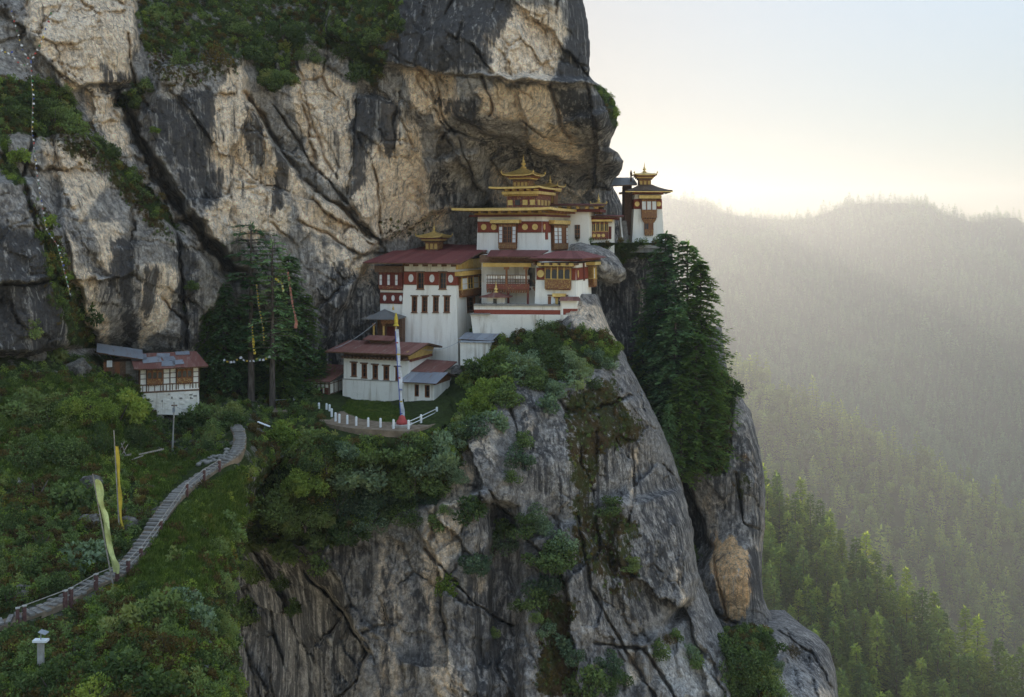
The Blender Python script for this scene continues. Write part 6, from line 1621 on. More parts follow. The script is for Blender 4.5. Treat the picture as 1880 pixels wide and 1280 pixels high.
for a, c in ((cols[1], cols[2]), (cols[4], cols[5])):
    bay_window(b8, b8.front, (a + 0.05, c - 0.05, zm + 0.06, zt - 0.05), 3, 1, 0.22, 0.38, frame=M_TIMBER, arches=True, ornate=M_ORNATE)
MB().on(b8.left, 1.3, 2.3, zm - 0.5, zt - 0.3, 0.01, 0.09).build('window', M_DARKRED, b8.e)
dentils(MB(), b8.front, -0.2, xr + 0.2, zt + 0.02, zt + 0.2, 0, 0.5, 26).build('bracket', M_TIMBER, b8.e)
MB().box(-0.1, xr + 0.1, 0.0, 4.3, zt, zt + 0.25).build('wall_plate', M_BEAM, b8.e)
ez = zt + 0.18; e1 = b8.f(382, 668, -0.9)[0]
rd = slope_roof(b8, (-0.5, -0.9, ez), (e1, -0.9, ez), (e1 - 0.9, 2.6, ez + 1.05), (-0.9, 2.6, ez + 1.05), 0.1, mats=[M_ROOF_RUST, M_ROOF_RUST, M_ROOF_RUST, M_ROOF_RUST])
slope_roof(b8, (-0.5, 5.4, ez), (e1, 5.4, ez), (e1 - 0.9, 2.62, ez + 1.05), (-0.9, 2.62, ez + 1.05), 0.1, M_ROOF_GREY)
nv = Vector((0, -1.05, 3.5)).normalized()
for (xa, ya, wd, ln, rot) in ((0.3, 0.2, 1.7, 1.3, 0.1), (1.9, -0.6, 1.2, 1.2, -0.06), (2.2, 0.5, 1.1, 0.9, 0.2), (3.0, -0.4, 1.0, 1.0, 0.12), (1.5, 1.4, 1.2, 1.0, -0.1), (-0.7, 0.9, 1.4, 1.4, 0.05), (3.3, 1.8, 1.3, 0.8, 0.0)):
    pts = []
    for (p, q) in ((0, 0), (wd, 0), (wd, ln), (0, ln)):
        x = xa + p * math.cos(rot) - q * math.sin(rot); y = ya + p * math.sin(rot) + q * math.cos(rot)
        pts.append(Vector((x, y, ez + 0.3 * (y + 0.9))) + nv * 0.07)
    MB().slab(pts, nv * 0.02).build('patch_sheet', M_ROOF_GREY, rd)
sb = Bld('base_wall', 258, 721, 96.9, -21, 'whitewashed rubble stone base under the framed house', 'wall')
p = [sb.f(*q) for q in ((256, 722), (365, 712), (366, 740), (348, 763), (288, 761), (272, 745))]
MB().slab([(x, 0.05, z) for x, z in p], (0, 3.5, 0)).build('wall', M_WHITE_OLD, sb.e)
g8 = np.random.default_rng(5)
for i in range(60):
    px_, py_ = g8.uniform(268, 362), g8.uniform(722, 758)
    if float(poly_sd(np.array([px_]), np.array([py_]), [(262, 724), (362, 715), (362, 738), (346, 758), (290, 756), (276, 744)])[0]) < 3: continue
    x, z = sb.f(px_, py_); w_, h_ = g8.uniform(0.12, 0.3), g8.uniform(0.08, 0.18)
    w_ *= 0.6; h_ *= 0.6; MB().box(x - w_, x + w_, 0.05 - g8.uniform(0.02, 0.06), 0.2, z - h_, z + h_).build('stone', M_WHITE_OLD if g8.random() < 0.8 else M_STONE, sb.e)
l8 = Bld('plank_lean_to', 228, 690, 97.8, -21, 'brown plank lean-to with grey tin roof behind the framed house', 'shed')
xa = l8.f(190, 675)[0]
for i in range(7):
    x = xa + (1.6 - xa) * i / 7; MB().box(x, x + (1.6 - xa) / 7 - 0.03, random.uniform(-0.03, 0.03), 0.1, -1.2, 1.35).build('plank', random.choice([M_TIMBER, M_BEAM, M_PLANK]), l8.e)
MB().box(xa, 1.6, 0.12, 3.0, -1.2, 1.3).build('inner_wall', M_BEAM, l8.e)
k = l8.fr(196, 206, 662, 674); MB().on(l8.plane(0), k[0], k[1], k[2], k[3], 0.04, 0.09).build('window', M_PANE_WHITE, l8.e)
ez = l8.f(210, 655, -0.8)[1]; e0 = l8.f(177, 646, -0.8)[0]; e1 = l8.f(262, 659, -0.8)[0]
slope_roof(l8, (e0, -0.8, l8.f(177, 647, -0.8)[1]), (e1, -0.8, l8.f(260, 660, -0.8)[1]), (e1, 2.4, l8.f(260, 660, -0.8)[1] + 0.55), (e0, 2.4, l8.f(177, 647, -0.8)[1] + 0.5), 0.08, M_ROOF_GREY)
# ================================================================== terrace, path, fence
def at_z(px, py, z):
    """point of a level plane seen at a pixel"""
    Y = -z * F / (py - HY); return P(px, py, Y)
ZT = -17.9
outl = [(470, 757), (520, 757), (575, 765), (600, 778), (640, 786), (700, 790), (745, 792), (790, 782), (815, 772), (850, 752), (850, 732), (780, 722), (600, 722), (480, 730)]
tp = [at_z(x, y, ZT) for x, y in outl]
MB().slab(tp, (0, 0, -0.6)).build('terrace_ground', M_SOIL)
tag(bpy.data.objects['terrace_ground'], kind='structure')
lawn = [at_z(x, y, ZT + 0.03) for x, y in ((622, 748), (640, 760), (665, 769), (700, 774), (735, 775), (775, 768), (800, 757), (815, 748), (800, 742), (740, 737), (640, 734))]
MB().slab(lawn, (0, 0, -0.2)).build('lawn', simple_mat('lawn_turf', (0.05, 0.075, 0.018), (0.11, 0.15, 0.035), 1.5, 0.95, 0.7, 0.05))
tag(bpy.data.objects['lawn'], kind='structure')

def fence_post(x, y, hh=0.85):
    p = at_z(x, y, ZT); o = MB().lathe((0, 0, 0), [(0.11, -0.3), (0.11, hh - 0.1), (0.10, hh - 0.03), (0.04, hh)], 8).build('fence_post', M_POSTWHITE)
    o.location = p; return o, p
posts = [(533, 739), (540, 745), (562, 747), (585.5, 755), (599.5, 756), (605, 758), (609, 766), (616, 773.5), (623, 776.5), (637.5, 778.5), (654, 781.5), (676, 783.5), (698.5, 784.5), (722.5, 787), (750, 788), (773, 777.5), (802, 763)]
where = ['farthest from the flagpole', 'second from the far end', 'by the big trunks', 'in front of the framed shed', 'where the fence turns', 'just past the turn', 'third past the turn', 'left of the widest bush', 'of the close pair by the path bend', 'short of the lawn corner', 'at the lawn corner', 'along the lawn front', 'left of the flagpole base', 'nearest the flagpole base', 'at the start of the railing', 'in the middle of the railing', 'at the upper end of the railing']
pp = []
for (x, y), wv in zip(posts, where):
    o, p = fence_post(x, y); pp.append(p)
    tag(o, 'white fence post ' + wv, 'fence post', 'white posts round the terrace')
def rail(a, b_, zs, name, label, mat, r_=0.035, cat='railing'):
    e_ = bpy.data.objects.new(name, None); C.objects.link(e_); e_.location = a; tag(e_, label, cat)
    for z in zs: MB().tube([Vector((0, 0, z)), b_ - a + Vector((0, 0, z))], r_, 5).build('bar', mat, e_)
    return e_
rail(pp[14], pp[15], (0.35, 0.68), 'white_railing', 'white double railing rising from the corner of the terrace', M_POSTWHITE)
rail(pp[15], pp[16], (0.35, 0.68), 'white_railing', 'upper half of the white double railing beside the shed', M_POSTWHITE)
rail(at_z(499, 746, ZT), at_z(527, 744, ZT), (0.3, 0.62), 'white_railing', 'short white railing between the two big trunks', M_POSTWHITE)

# stepped path
ctrl_path = [(-60, 1168), (0, 1150), (60, 1128), (125, 1102), (160, 1078), (200, 1064), (222, 1052), (250, 1020), (275, 985), (295, 950), (318, 918), (345, 893), (375, 872), (405, 855), (432, 838), (441, 815), (440, 796), (430, 782), (424, 770)]
pw_ = []
for (a, c) in zip(ctrl_path[:-1], ctrl_path[1:]):
    for t in np.linspace(0, 1, 6, endpoint=False):
        x, y = a[0] + (c[0] - a[0]) * t, a[1] + (c[1] - a[1]) * t
        pw_.append(list(P(x, y, hill.depth(x, y))))
pw_ = np.array(pw_)
for _ in range(6):
    pw_[1:-1] = 0.25 * pw_[:-2] + 0.5 * pw_[1:-1] + 0.25 * pw_[2:]
pd = np.concatenate([[0], np.cumsum(np.linalg.norm(np.diff(pw_[:, :2], axis=0), axis=1))])
def path_at(d): return Vector([float(np.interp(d, pd, pw_[:, i])) for i in range(3)])
mb = MB(); L_ = []; W_ = 0.54
for d in np.arange(0, pd[-1], 0.5):
    p = path_at(d); q = path_at(min(d + 0.3, pd[-1])); t = (q - path_at(max(d - 0.3, 0))); t.z = 0; t.normalize(); s_ = Vector((t.y, -t.x, 0))
    L_.append((p - s_ * W_, p + s_ * W_))
for (a, c), (d, e_) in zip(L_[:-1], L_[1:]):
    up = Vector((0, 0, 0.12)); dn = Vector((0, 0, -1.0))
    mb.hexa([a + dn, c + dn, e_ + dn, d + dn, a + up, c + up, e_ + up, d + up])
path = mb.build('path', M_SOIL); tag(path, 'stepped path climbing to the monastery', kind='structure')
flat = [(0.0, 11.0), (15.2, 17.0)]
step_me = [MB().box(-0.5, 0.5, -0.15, 0.15, -0.16, 0.0).build('step', M_STEP) for _ in range(1)][0]
sm = step_me.data; bpy.data.objects.remove(step_me)
bm_ = bmesh.new(); bm_.from_mesh(sm); bmesh.ops.bevel(bm_, geom=bm_.edges[:], offset=0.02, segments=1, affect='EDGES'); bm_.to_mesh(sm); bm_.free()
d = 0.3; gp_ = np.random.default_rng(3)
while d < pd[-1] - 0.2:
    p = path_at(d); t = path_at(min(d + 0.5, pd[-1])) - path_at(max(d - 0.5, 0)); ang = math.atan2(t.y, t.x) - math.pi / 2
    o = bpy.data.objects.new('step', sm); C.objects.link(o); o.parent = path
    o.location = p + Vector((gp_.normal(0, 0.03), gp_.normal(0, 0.03), 0.24 + gp_.normal(0, 0.03))); o.rotation_euler = (gp_.normal(0, 0.02), gp_.normal(0, 0.02), ang + gp_.normal(0, 0.07)); o.scale = (gp_.uniform(0.8, 1.12), gp_.uniform(0.8, 1.15), 1)
    d += 0.44
M_POSTRED = simple_mat('faded_red_post', (0.10, 0.045, 0.04), (0.17, 0.09, 0.08), 5, 0.9)
# handrail posts beside the steps
rp = [(32, 1146, 'at the lowest bend'), (46, 1140, 'second from the bottom'), (118, 1118, 'third from the bottom'), (126, 1112, 'just above the lowest flight'), (168, 1082, 'below the banner'), (221, 1070, 'at the foot of the long flight'), (235, 1056, 'just above the foot of the long flight'), (279, 1030, 'on the long flight'), (311, 980, 'halfway up the long flight'), (343, 912, 'at the landing'), (381, 888, 'on the upper flight'), (411, 866, 'near the top of the upper flight')]
rpp = []
for x, y, wv in rp:
    dd = hill.depth(x, y); p = P(x, y, dd)
    i = int(np.argmin(((pw_ - np.array(p)) ** 2).sum(1))); q = Vector(pw_[i]); t = Vector(pw_[min(i + 2, len(pw_) - 1)]) - Vector(pw_[max(i - 2, 0)]); t.z = 0; t.normalize()
    p = q + Vector((t.y, -t.x, 0)) * 0.6
    o = MB().box(-0.085, 0.085, -0.085, 0.085, -0.6, 0.8).build('rail_post', M_POSTRED); MB().box(-0.105, 0.105, -0.105, 0.105, 0.802, 0.86).build('post_cap', M_CONCRETE, o)
    o.location = p; o.rotation_euler = (0, 0, math.atan2(t.y, t.x)); rpp.append(p)
    tag(o, 'dark red rail post ' + wv + ' of the stepped path', 'rail post', 'dark red posts along the steps')
for i, (a, c) in enumerate(zip(rpp[:-1], rpp[1:])):
    if (c - a).length < 12: rail(a, c, (0.5, 0.85), 'hand_rail', 'thin timber handrail between rail posts along the stepped path', M_PLANK, 0.03)['group'] = 'handrails along the steps'

# ================================================================== flags and poles
def empty(name, loc, label, cat, group=None):
    e_ = bpy.data.objects.new(name, None); C.objects.link(e_); e_.location = loc; tag(e_, label, cat, group); return e_
def flat_mat(name, c, tr=0.3):
    m, nt, bb = new_mat(name); k = NT(nt)
    geo = k.n('ShaderNodeNewGeometry'); n = k.noise(geo.outputs['Position'], 3, 4)
    k.l(k.mix(k.ramp(n, 0.3, 0.7), c, tuple(v * 0.75 for v in c)), bb.inputs['Base Color']); bb.inputs['Roughness'].default_value = 0.9
    return m
M_FY = flat_mat('yellow_cloth', (0.62, 0.45, 0.06)); M_FYG = flat_mat('pale_yellow_cloth', (0.55, 0.58, 0.24)); M_FW = flat_mat('white_cloth', (0.74, 0.75, 0.78)); M_FB = flat_mat('blue_cloth', (0.08, 0.12, 0.38)); M_FR = flat_mat('red_cloth', (0.45, 0.08, 0.07)); M_FG = flat_mat('green_cloth', (0.08, 0.28, 0.10)); M_FP = flat_mat('salmon_cloth', (0.52, 0.22, 0.15))
base = at_z(738, 770, ZT); top = P(727, 590, base.y)
fpole = empty('flagpole', base, 'tall leaning flagpole wrapped in a white banner with gilt cap on the lawn', 'flagpole')
MB().tube([Vector((0, 0, -0.3)), top - base], [0.10, 0.06], 8).build('pole', M_PLANK, fpole)
dv = (top - base); dn_ = dv.normalized()
MB().lathe((0, 0, 0), [(0.28, 0), (0.28, 0.08), (0.18, 0.16), (0.17, 0.85), (0.12, 0.95), (0.06, 1.25)], 10).build('gilt_cap', M_FY, fpole).matrix_local = Matrix.Translation(dv * 0.985 - Vector((0, 0, 0.3)))
mb = MB(); n = 40; g9 = np.random.default_rng(9)
for i in range(n):
    f0, f1 = 0.02 + 0.9 * i / n, 0.02 + 0.9 * (i + 1) / n
    w0 = lambda f: 0.24 + 0.10 * math.sin(f * 19) * (1 - f); y0 = lambda f: -0.13 + 0.06 * math.sin(f * 31)
    a, c = dv * f0, dv * f1
    mb.slab([a + Vector((-0.12, y0(f0), 0)), a + Vector((w0(f0), y0(f0) - 0.05, 0)), c + Vector((w0(f1), y0(f1) - 0.05, 0)), c + Vector((-0.12, y0(f1), 0))], (0, -0.01, 0))
cl = mb.build('banner', M_FW, fpole)
for i, m_ in enumerate((M_FB, M_FY, M_FB, M_FR, M_FB, M_FY, M_FR)):
    f0 = 0.06 + 0.12 * i; a = dv * f0
    MB().box(a.x - 0.1, a.x + 0.12 + 0.06 * (i % 3), a.y - 0.28, a.y - 0.25, a.z, a.z + 0.09 + 0.03 * (i % 2)).build('printed_patch', m_, cl)
MB().slab([(-0.14, -0.2, 0.2), (-0.06, -0.2, 0.2), dv * 0.9 + Vector((-0.06, -0.2, 0)), dv * 0.9 + Vector((-0.14, -0.2, 0))], (0, -0.02, 0)).build('banner_edge', M_FB, cl)
bs = MB().box(-0.9, 0.9, -0.9, 0.9, -0.3, 0.18).build('flag_plinth', M_CONCRETE); bs.location = at_z(738, 782, ZT)
MB().lathe((0, 0, 0), [(0.55, 0.185), (0.5, 0.5), (0.34, 0.62), (0.3, 0.85), (0.12, 1.0)], 10).build('drum', M_FR, bs, True); tag(bs, 'small red drum on a round plinth beside the flagpole', 'plinth')

def tall_banner(name, bpx, bpy_, tpx, tpy, Y, mat, c0, c1, w, wav, label, pole=True):
    bs_, tp_ = P(bpx, bpy_, Y), P(tpx, tpy, Y)
    e_ = empty(name, bs_, label, 'banner'); v_ = tp_ - bs_
    MB().tube([Vector((0, 0, -0.5)), v_], [0.05, 0.03], 6).build('pole', M_PLANK, e_)
    mb = MB(); n = 36
    for i in range(n):
        f0, f1 = c0 + (c1 - c0) * i / n, c0 + (c1 - c0) * (i + 1) / n
        ww = lambda f: w * (0.55 + 0.45 * math.sin(math.pi * min(1, max(0, (f - c0) / (c1 - c0))) * 2.6 + 0.7) ** 2); yy = lambda f: wav * math.sin(f * 23)
        a, c = v_ * f0, v_ * f1
        k = 4
        for j in range(k):
            p0, p1 = j / k, (j + 1) / k
            q = lambda b0, f, p: b0 + Vector((0.04 + ww(f) * p, yy(f) * p + wav * 0.6 * math.sin(p * 5 + f * 14), 0.05 * math.sin(f * 40 + p * 3)))
            mb.quad(q(a, f0, p0), q(a, f0, p1), q(c, f1, p1), q(c, f1, p0))
    mb.build('cloth', mat, e_, True)
    return e_
tall_banner('prayer_banner', 208, 1062, 170, 870, 59, M_FYG, 0.05, 0.94, 0.42, 0.16, 'pale yellow-green prayer banner on a leaning pole beside the steps')
tall_banner('prayer_banner', 221, 996, 209, 790, 66, M_FY, 0.0, 0.86, 0.26, 0.05, 'narrow deep yellow prayer banner behind the pale one')
up_ = empty('utility_pole', P(316, 834, hill.depth(316, 834)), 'thin grey utility pole in front of the framed house', 'pole')
vv = P(320, 738, up_.location.y) - up_.location
MB().tube([Vector((0, 0, -0.4)), vv], [0.09, 0.06], 7).build('pole', M_CONCRETE, up_); MB().box(vv.x - 0.25, vv.x + 0.25, vv.y - 0.05, vv.y + 0.05, vv.z - 0.35, vv.z - 0.25).build('crossarm', M_BEAM, up_)
MB().box(vv.x - 0.12, vv.x + 0.08, vv.y - 0.16, vv.y - 0.06, vv.z - 0.9, vv.z - 0.5).build('junction_box', M_TIN, up_)

def cable(pts, sag, r_, label, name='cable', mat=None):
    P3 = [P(*q) for q in pts]; out = []
    for a, c in zip(P3[:-1], P3[1:]):
        for i in range(10):
            t = i / 10; out.append(a.lerp(c, t) - Vector((0, 0, sag * 4 * t * (1 - t))))
    out.append(P3[-1])
    o = MB().tube(out, r_, 4).build(name, mat or M_TIN); tag(o, label, 'cable'); return out
cable([(614, 640, 112), (690, 592, 114)], 0.3, 0.03, 'slack cable running from the lower roof up to the porch')
cable([(755, 700, 110), (768, 640, 112), (843, 627, 114)], 0.5, 0.02, 'thin cable hanging across the foot of the white block')
cable([(320, 742, 88), (345, 748, 95)], 0.3, 0.02, 'short cable from the utility pole to the stone base')

def flag_string(pts, label, cols, step=0.34, fs=0.13, sag=0.0, r_=0.012):
    out = []
    P3 = [P(*q) for q in pts]
    for a, c in zip(P3[:-1], P3[1:]):
        n = max(2, int((c - a).length / step))
        for i in range(n):
            t = i / n; out.append(a.lerp(c, t) - Vector((0, 0, sag * 4 * t * (1 - t))))
    out.append(P3[-1])
    e_ = empty('prayer_flags', out[0], label, 'prayer flags')
    MB().tube([p - out[0] for p in out], r_, 4).build('cord', M_PLANK, e_)
    gg = np.random.default_rng(len(out)); rows = [MB() for _ in cols]
    for i, p in enumerate(out[:-1]):
        q = p - out[0]; s_ = fs * gg.uniform(0.6, 1.2); a = gg.uniform(-0.6, 0.6)
        dx = Vector((math.cos(a) * s_, math.sin(a) * s_, gg.normal(0, 0.05)))
        rows[i % len(cols)].slab([q, q + dx, q + dx + Vector((0.03, 0, -s_)), q + Vector((-0.02, 0.02, -s_))], (0, -0.006, 0))
    for r0_, m_ in zip(rows, cols): tag(r0_.build('flag_row', m_, e_), kind='stuff')
ALL5 = [M_FB, M_FW, M_FR, M_FW, M_FG, M_FW, M_FY, M_FW]
flag_string([(55, 112, 84), (60, 180, 84), (58, 240, 84), (68, 330, 83), (84, 420, 82), (105, 450, 82), (130, 545, 81)], 'long string of faded prayer flags hanging down the rock', ALL5)
flag_string([(-30, 50, 80), (20, 95, 82), (55, 112, 84)], 'prayer flag string sagging in from the picture edge', ALL5, sag=0.6)
flag_string([(20, 20, 82), (40, 90, 83), (55, 112, 84)], 'bunched prayer flag string running steeply up the rock', ALL5)
flag_string([(55, 112, 84), (75, 75, 84.5), (95, 15, 85)], 'short prayer flag string rising over the tan rock', ALL5)
flag_string([(470, 522, 105), (474, 560, 105), (482, 600, 105), (484, 635, 105)], 'yellow streamer hanging between the two tall trunks', [M_FY], 0.3, 0.12)
flag_string([(505, 510, 106), (516, 520, 106), (519, 537, 106)], 'short yellow streamer looped high in the second tall pine', [M_FY, M_FYG], 0.2, 0.2)
flag_string([(527, 500, 106), (535, 555, 106), (541, 580, 106)], 'salmon streamer dangling from the right side of the grove', [M_FP], 0.25, 0.2)
flag_string([(540, 578, 106), (542, 588, 106), (540, 600, 106)], 'bunched salmon cloth at the end of the streamer', [M_FP], 0.1, 0.25)
flag_string([(410, 660, 105), (440, 655, 105), (470, 658, 105), (498, 648, 105)], 'white and yellow flags strung low across the trunks', [M_FW, M_FY, M_FW], 0.3, 0.2, 0.3)
flag_string([(462, 600, 105), (463, 630, 105), (466, 652, 105)], 'yellow cloth tied along the first tall trunk', [M_FY], 0.25, 0.22)

# broken boards by the path, small marker post, dry-stone wall, boulder
bd = empty('broken_fence', P(200, 850, 77), 'heap of broken grey boards and rails on the slope above the steps', 'fence')
def board(a, c, w, mat=None):
    A, B_ = P(*a) - bd.location, P(*c) - bd.location
    MB().slab([A, B_, B_ + Vector((0, 0, w)), A + Vector((0, 0, w))], (0.02, 0.06, 0)).build('board', mat or M_PLANK, bd)
board((174, 866, 77), (188, 838, 78), 0.35, M_TIN); board((188, 838, 78), (206, 850, 77.5), 0.4); board((196, 846, 78), (240, 836, 79), 0.14); board((206, 858, 78), (262, 838, 80), 0.1); board((255, 836, 80), (300, 826, 82), 0.12); board((215, 835, 78), (228, 812, 78), 0.08); board((222, 838, 78.5), (234, 818, 79), 0.08); board((230, 836, 79), (222, 815, 79), 0.08)
tm = empty('marker_post', P(75, 1206, hill.depth(75, 1216) - 0.8), 'small white T-shaped marker post on the near slope', 'post')
MB().box(-0.13, 0.13, -0.1, 0.1, -0.4, 0.72).build('post', M_CONCRETE, tm); MB().box(-0.34, 0.34, -0.16, 0.16, 0.725, 0.83).build('cap', M_POSTWHITE, tm)
MB().slab([(-0.02, -0.02, 0.83), (0.02, -0.02, 0.83), (0.02, -0.02, 1.1), (-0.02, -0.02, 1.1)], (0, 0.04, 0)).build('stem', M_TIN, tm); MB().slab([(-0.05, -0.2, 1.22), (0.3, -0.2, 1.1), (0.3, 0.2, 1.1), (-0.05, 0.2, 1.22)], (0, 0, 0.03)).build('panel', M_TIN, tm)
sl = empty('solar_lamp', P(486, 782, 96), 'white lamp panel sticking out of the bushes below the fence', 'lamp')
MB().tube([(0, 0, -2.5), (0, 0, 0)], 0.05, 6).build('pole', M_TIN, sl); MB().slab([(-0.65, -0.2, 0.35), (0.5, -0.2, -0.1), (0.5, 0.2, -0.1), (-0.65, 0.2, 0.35)], (0, 0, 0.06)).build('panel', M_POSTWHITE, sl)

def rock_lump(bm, c, r3, seed, sub=3, amp=0.35):
    t = bmesh.new(); bmesh.ops.create_icosphere(t, subdivisions=sub, radius=1)
    co = np.array([v.co[:] for v in t.verts]); n = fbm(co[:, 0] * 1.3 + seed, co[:, 1] * 1.3, co[:, 2] * 1.3, seed, 4)
    fh, fe = facets(co[:, 0] * 2 + co[:, 1] + seed, co[:, 2] * 2 + co[:, 1], 0.8, seed, 0.3)
    for i, v in enumerate(t.verts): v.co = Vector(co[i] * (1 + amp * n[i] + 0.25 * amp * fh[i])) * 1.0
    for v in t.verts: v.co = Vector((v.co.x * r3[0], v.co.y * r3[1], v.co.z * r3[2])) + Vector(c)
    me = bpy.data.meshes.new('tmp'); t.to_mesh(me); t.free(); bm.from_mesh(me); bpy.data.meshes.remove(me)
def rock(name, loc, r3, seed, label=None, cat='rock', group=None, rot=(0, 0, 0), sub=3, amp=0.35, kind=None, mat=None):
    bm = bmesh.new(); rock_lump(bm, (0, 0, 0), r3, seed, sub, amp); me = bpy.data.meshes.new(name); bm.to_mesh(me); bm.free()
    me.polygons.foreach_set('use_smooth', np.ones(len(me.polygons), dtype=bool)); me.materials.append(mat or M_ROCK)
    o = bpy.data.objects.new(name, me); C.objects.link(o); o.location = loc; o.rotation_euler = rot; tag(o, label, cat, group, kind); return o
rock('boulder', P(1094, 483, 127), (3.6, 5.0, 2.0), 4, 'big boulder overhanging beside the east wing', rot=(0.15, 0.42, 0.2), sub=5, amp=0.16)
M_BOULDER = make_rock('mossy_boulder', (0.6, 0.6, 0.58))
gs = np.random.default_rng(15)
dw = empty('dry_stone_wall', P(385, 850, hill.depth(385, 850)), 'low mossy dry-stone wall above the upper flight of steps', 'wall')
for i in range(70):
    t = i / 70; x = 330 + 110 * t; y = 856 - 24 * t + gs.uniform(-10, 8) - 3 * math.sin(t * 3)
    p = P(x, y, hill.depth(x, y) - 0.15) - dw.location
    o = rock('stone', p, (gs.uniform(0.15, 0.34), 0.25, gs.uniform(0.1, 0.2)), 20 + i % 9, None, None, None, (0, 0, gs.uniform(0, 3)), 1, 0.3, mat=M_STONE); o.parent = dw
for i, (x, y, r_, lb) in enumerate(((290, 770, 1.0, 'pale rock under the stone base of the framed house'), (308, 772, 0.8, 'small rock beside the pale rock under the stone base'), (287, 828, 0.9, 'grey rock beside the broken boards'), (170, 890, 1.6, 'rock poking from the brush left of the banners'), (40, 1095, 1.4, 'big leaning rock at the left edge below the bushes'), (240, 965, 1.6, 'dark rock behind the yellow banner'), (165, 960, 1.4, 'dark rock behind the pale banner'), (25, 890, 1.2, 'small grey rock in the thicket at the left edge'), (350, 710, 1.5, 'rounded rock against the right end of the framed house'), (275, 900, 0.8, 'pale rock on the green bank left of the steps'), (278, 1075, 0.7, 'pale rock beside the foot of the long flight'), (60, 660, 2.0, 'grey rock below the cliff at the left edge'), (140, 680, 2.2, 'dark cleft rock beside the plank lean-to'))):
    rock('rock', P(x, y, hill.depth(x, y) + 0.1), (r_ * 0.55, r_ * 0.5, r_ * 0.42), 40 + i, lb, rot=(0, 0, i), sub=4, amp=0.4, mat=M_BOULDER)
# ================================================================== trees and shrubs near at hand
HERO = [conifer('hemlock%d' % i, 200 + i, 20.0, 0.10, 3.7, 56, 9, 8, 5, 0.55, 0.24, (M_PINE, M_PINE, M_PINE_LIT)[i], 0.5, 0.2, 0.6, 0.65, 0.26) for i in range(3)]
HERO_LIT = conifer('lit_painted_hemlock', 210, 16.0, 0.03, 3.6, 36, 8, 6, 5, 0.66, 0.30, M_PINE_LIT, 0.4, 0.22, 0.55, 0.4, 0.22)
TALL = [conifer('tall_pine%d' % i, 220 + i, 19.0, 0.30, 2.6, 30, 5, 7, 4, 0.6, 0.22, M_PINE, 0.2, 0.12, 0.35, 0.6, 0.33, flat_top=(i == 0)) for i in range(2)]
def conif(px, pyt, pyb, Y, tc, H0, rz, label, grp, wide=1.0, tilt=0.0):
    b0 = P(px, pyb, Y); s_ = (pyb - pyt) / F * Y / H0
    return make_tree('hemlock_tree', b0, *tc, s_ * wide, rz, label, 'tree', grp, s_, tilt)
G1 = 'evergreens in the gully'
for px, pt, pb, Y, k, w, lb in ((1222, 424, 720, 130, 0, 1.15, 'tallest gully evergreen with a pale trunk below the outer tower'), (1262, 440, 780, 129, 1, 1.05, 'gully evergreen with its tip just right of the outer tower'), (1286, 476, 800, 127, 2, 1.08, 'gully evergreen whose drooping boughs reach farthest right'),
                                (1240, 560, 850, 124, 0, 1.2, 'shorter gully evergreen in front of the tallest'), (1205, 520, 790, 131, 1, 1.1, 'shaded gully evergreen against the dark rock wall'), (1278, 610, 860, 122.5, 3, 1.15, 'brighter evergreen with painted-in light low in the gully'), (1306, 640, 850, 124, 2, 0.9, 'small evergreen at the right rim of the gully'), (1180, 600, 800, 130, 2, 0.9, 'dark young evergreen deep in the gully'), (1250, 690, 885, 120.5, 3, 1.0, 'lowest bright evergreen at the foot of the gully'), (1228, 740, 880, 119.5, 0, 0.95, 'bushy evergreen beside the edge of the rock pillar')):
    tc = HERO_LIT if k == 3 else HERO[k]
    conif(px, pt, pb, Y, tc, 16.0 if k == 3 else 20.0, px * 1.7, lb, G1, w)
G2 = 'evergreens in the grove'
conif(461, 407, 745, 107.5, TALL[0], 19.0, 0.4, 'flat-topped tall pine with long bare trunk in the grove', G2, 1.1)
conif(500, 440, 745, 106.5, TALL[1], 19.0, 2.0, 'second tall bare-trunked pine right of the flat-topped one', G2, 1.0)
for px, pt, pb, Y, k, w, lb in ((530, 466, 735, 111, 0, 1.1, 'full evergreen right of the two bare trunks'), (412, 520, 725, 109, 1, 1.3, 'dense evergreen left of the two bare trunks'), (380, 560, 722, 108, 2, 1.2, 'dark evergreen close to the framed house'), (440, 560, 730, 111, 0, 1.4, 'dark evergreen filling the gap behind the bare trunks'), (562, 540, 728, 112, 2, 1.2, 'evergreen against the rock near the framed shed'), (482, 580, 728, 112, 1, 1.5, 'low dark evergreen between the bare trunks'), (590, 640, 730, 112, 1, 1.2, 'small evergreen just left of the lower house'), (520, 610, 735, 109, 2, 1.6, 'broad low evergreen beside the second bare trunk')):
    conif(px, pt, pb, Y, HERO[k], 20.0, px * 1.3, lb, G2, w)

def clump_blobs(seed, R0, H):
    g = np.random.default_rng(seed); out = []
    for i in range(17):
        a = g.uniform(0, 6.28); r_ = R0 * 0.85 * math.sqrt(g.random()); q = R0 * g.uniform(0.16, 0.40)
        out.append((r_ * math.cos(a), r_ * math.sin(a) * 0.8, H * (0.02 + 0.75 * g.random() * (1.05 - (r_ / R0) ** 2)), q * g.uniform(0.9, 1.5), q, q * g.uniform(0.6, 0.95)))
    return out
def on_near(px, py):
    v = near_V.reshape(-1, 3); d_ = (CX + v[:, 0] / v[:, 1] * F - px) ** 2 + (HY - v[:, 2] / v[:, 1] * F - py) ** 2
    return Vector(v[np.argmin(d_)])
for px, py, s_, lb in ((1430, 1105, 1.0, 'bright yellow-green tree just right of the buttress'), (1552, 1270, 1.15, 'bright yellow-green tree at the bottom edge on the spur'), (1470, 1150, 0.8, 'olive tree between the buttress and the spur pines')):
    make_tree('broadleaf_tree', on_near(px, py), ROUND_TRUNK, ROUND[0], s_, px, lb, 'tree')
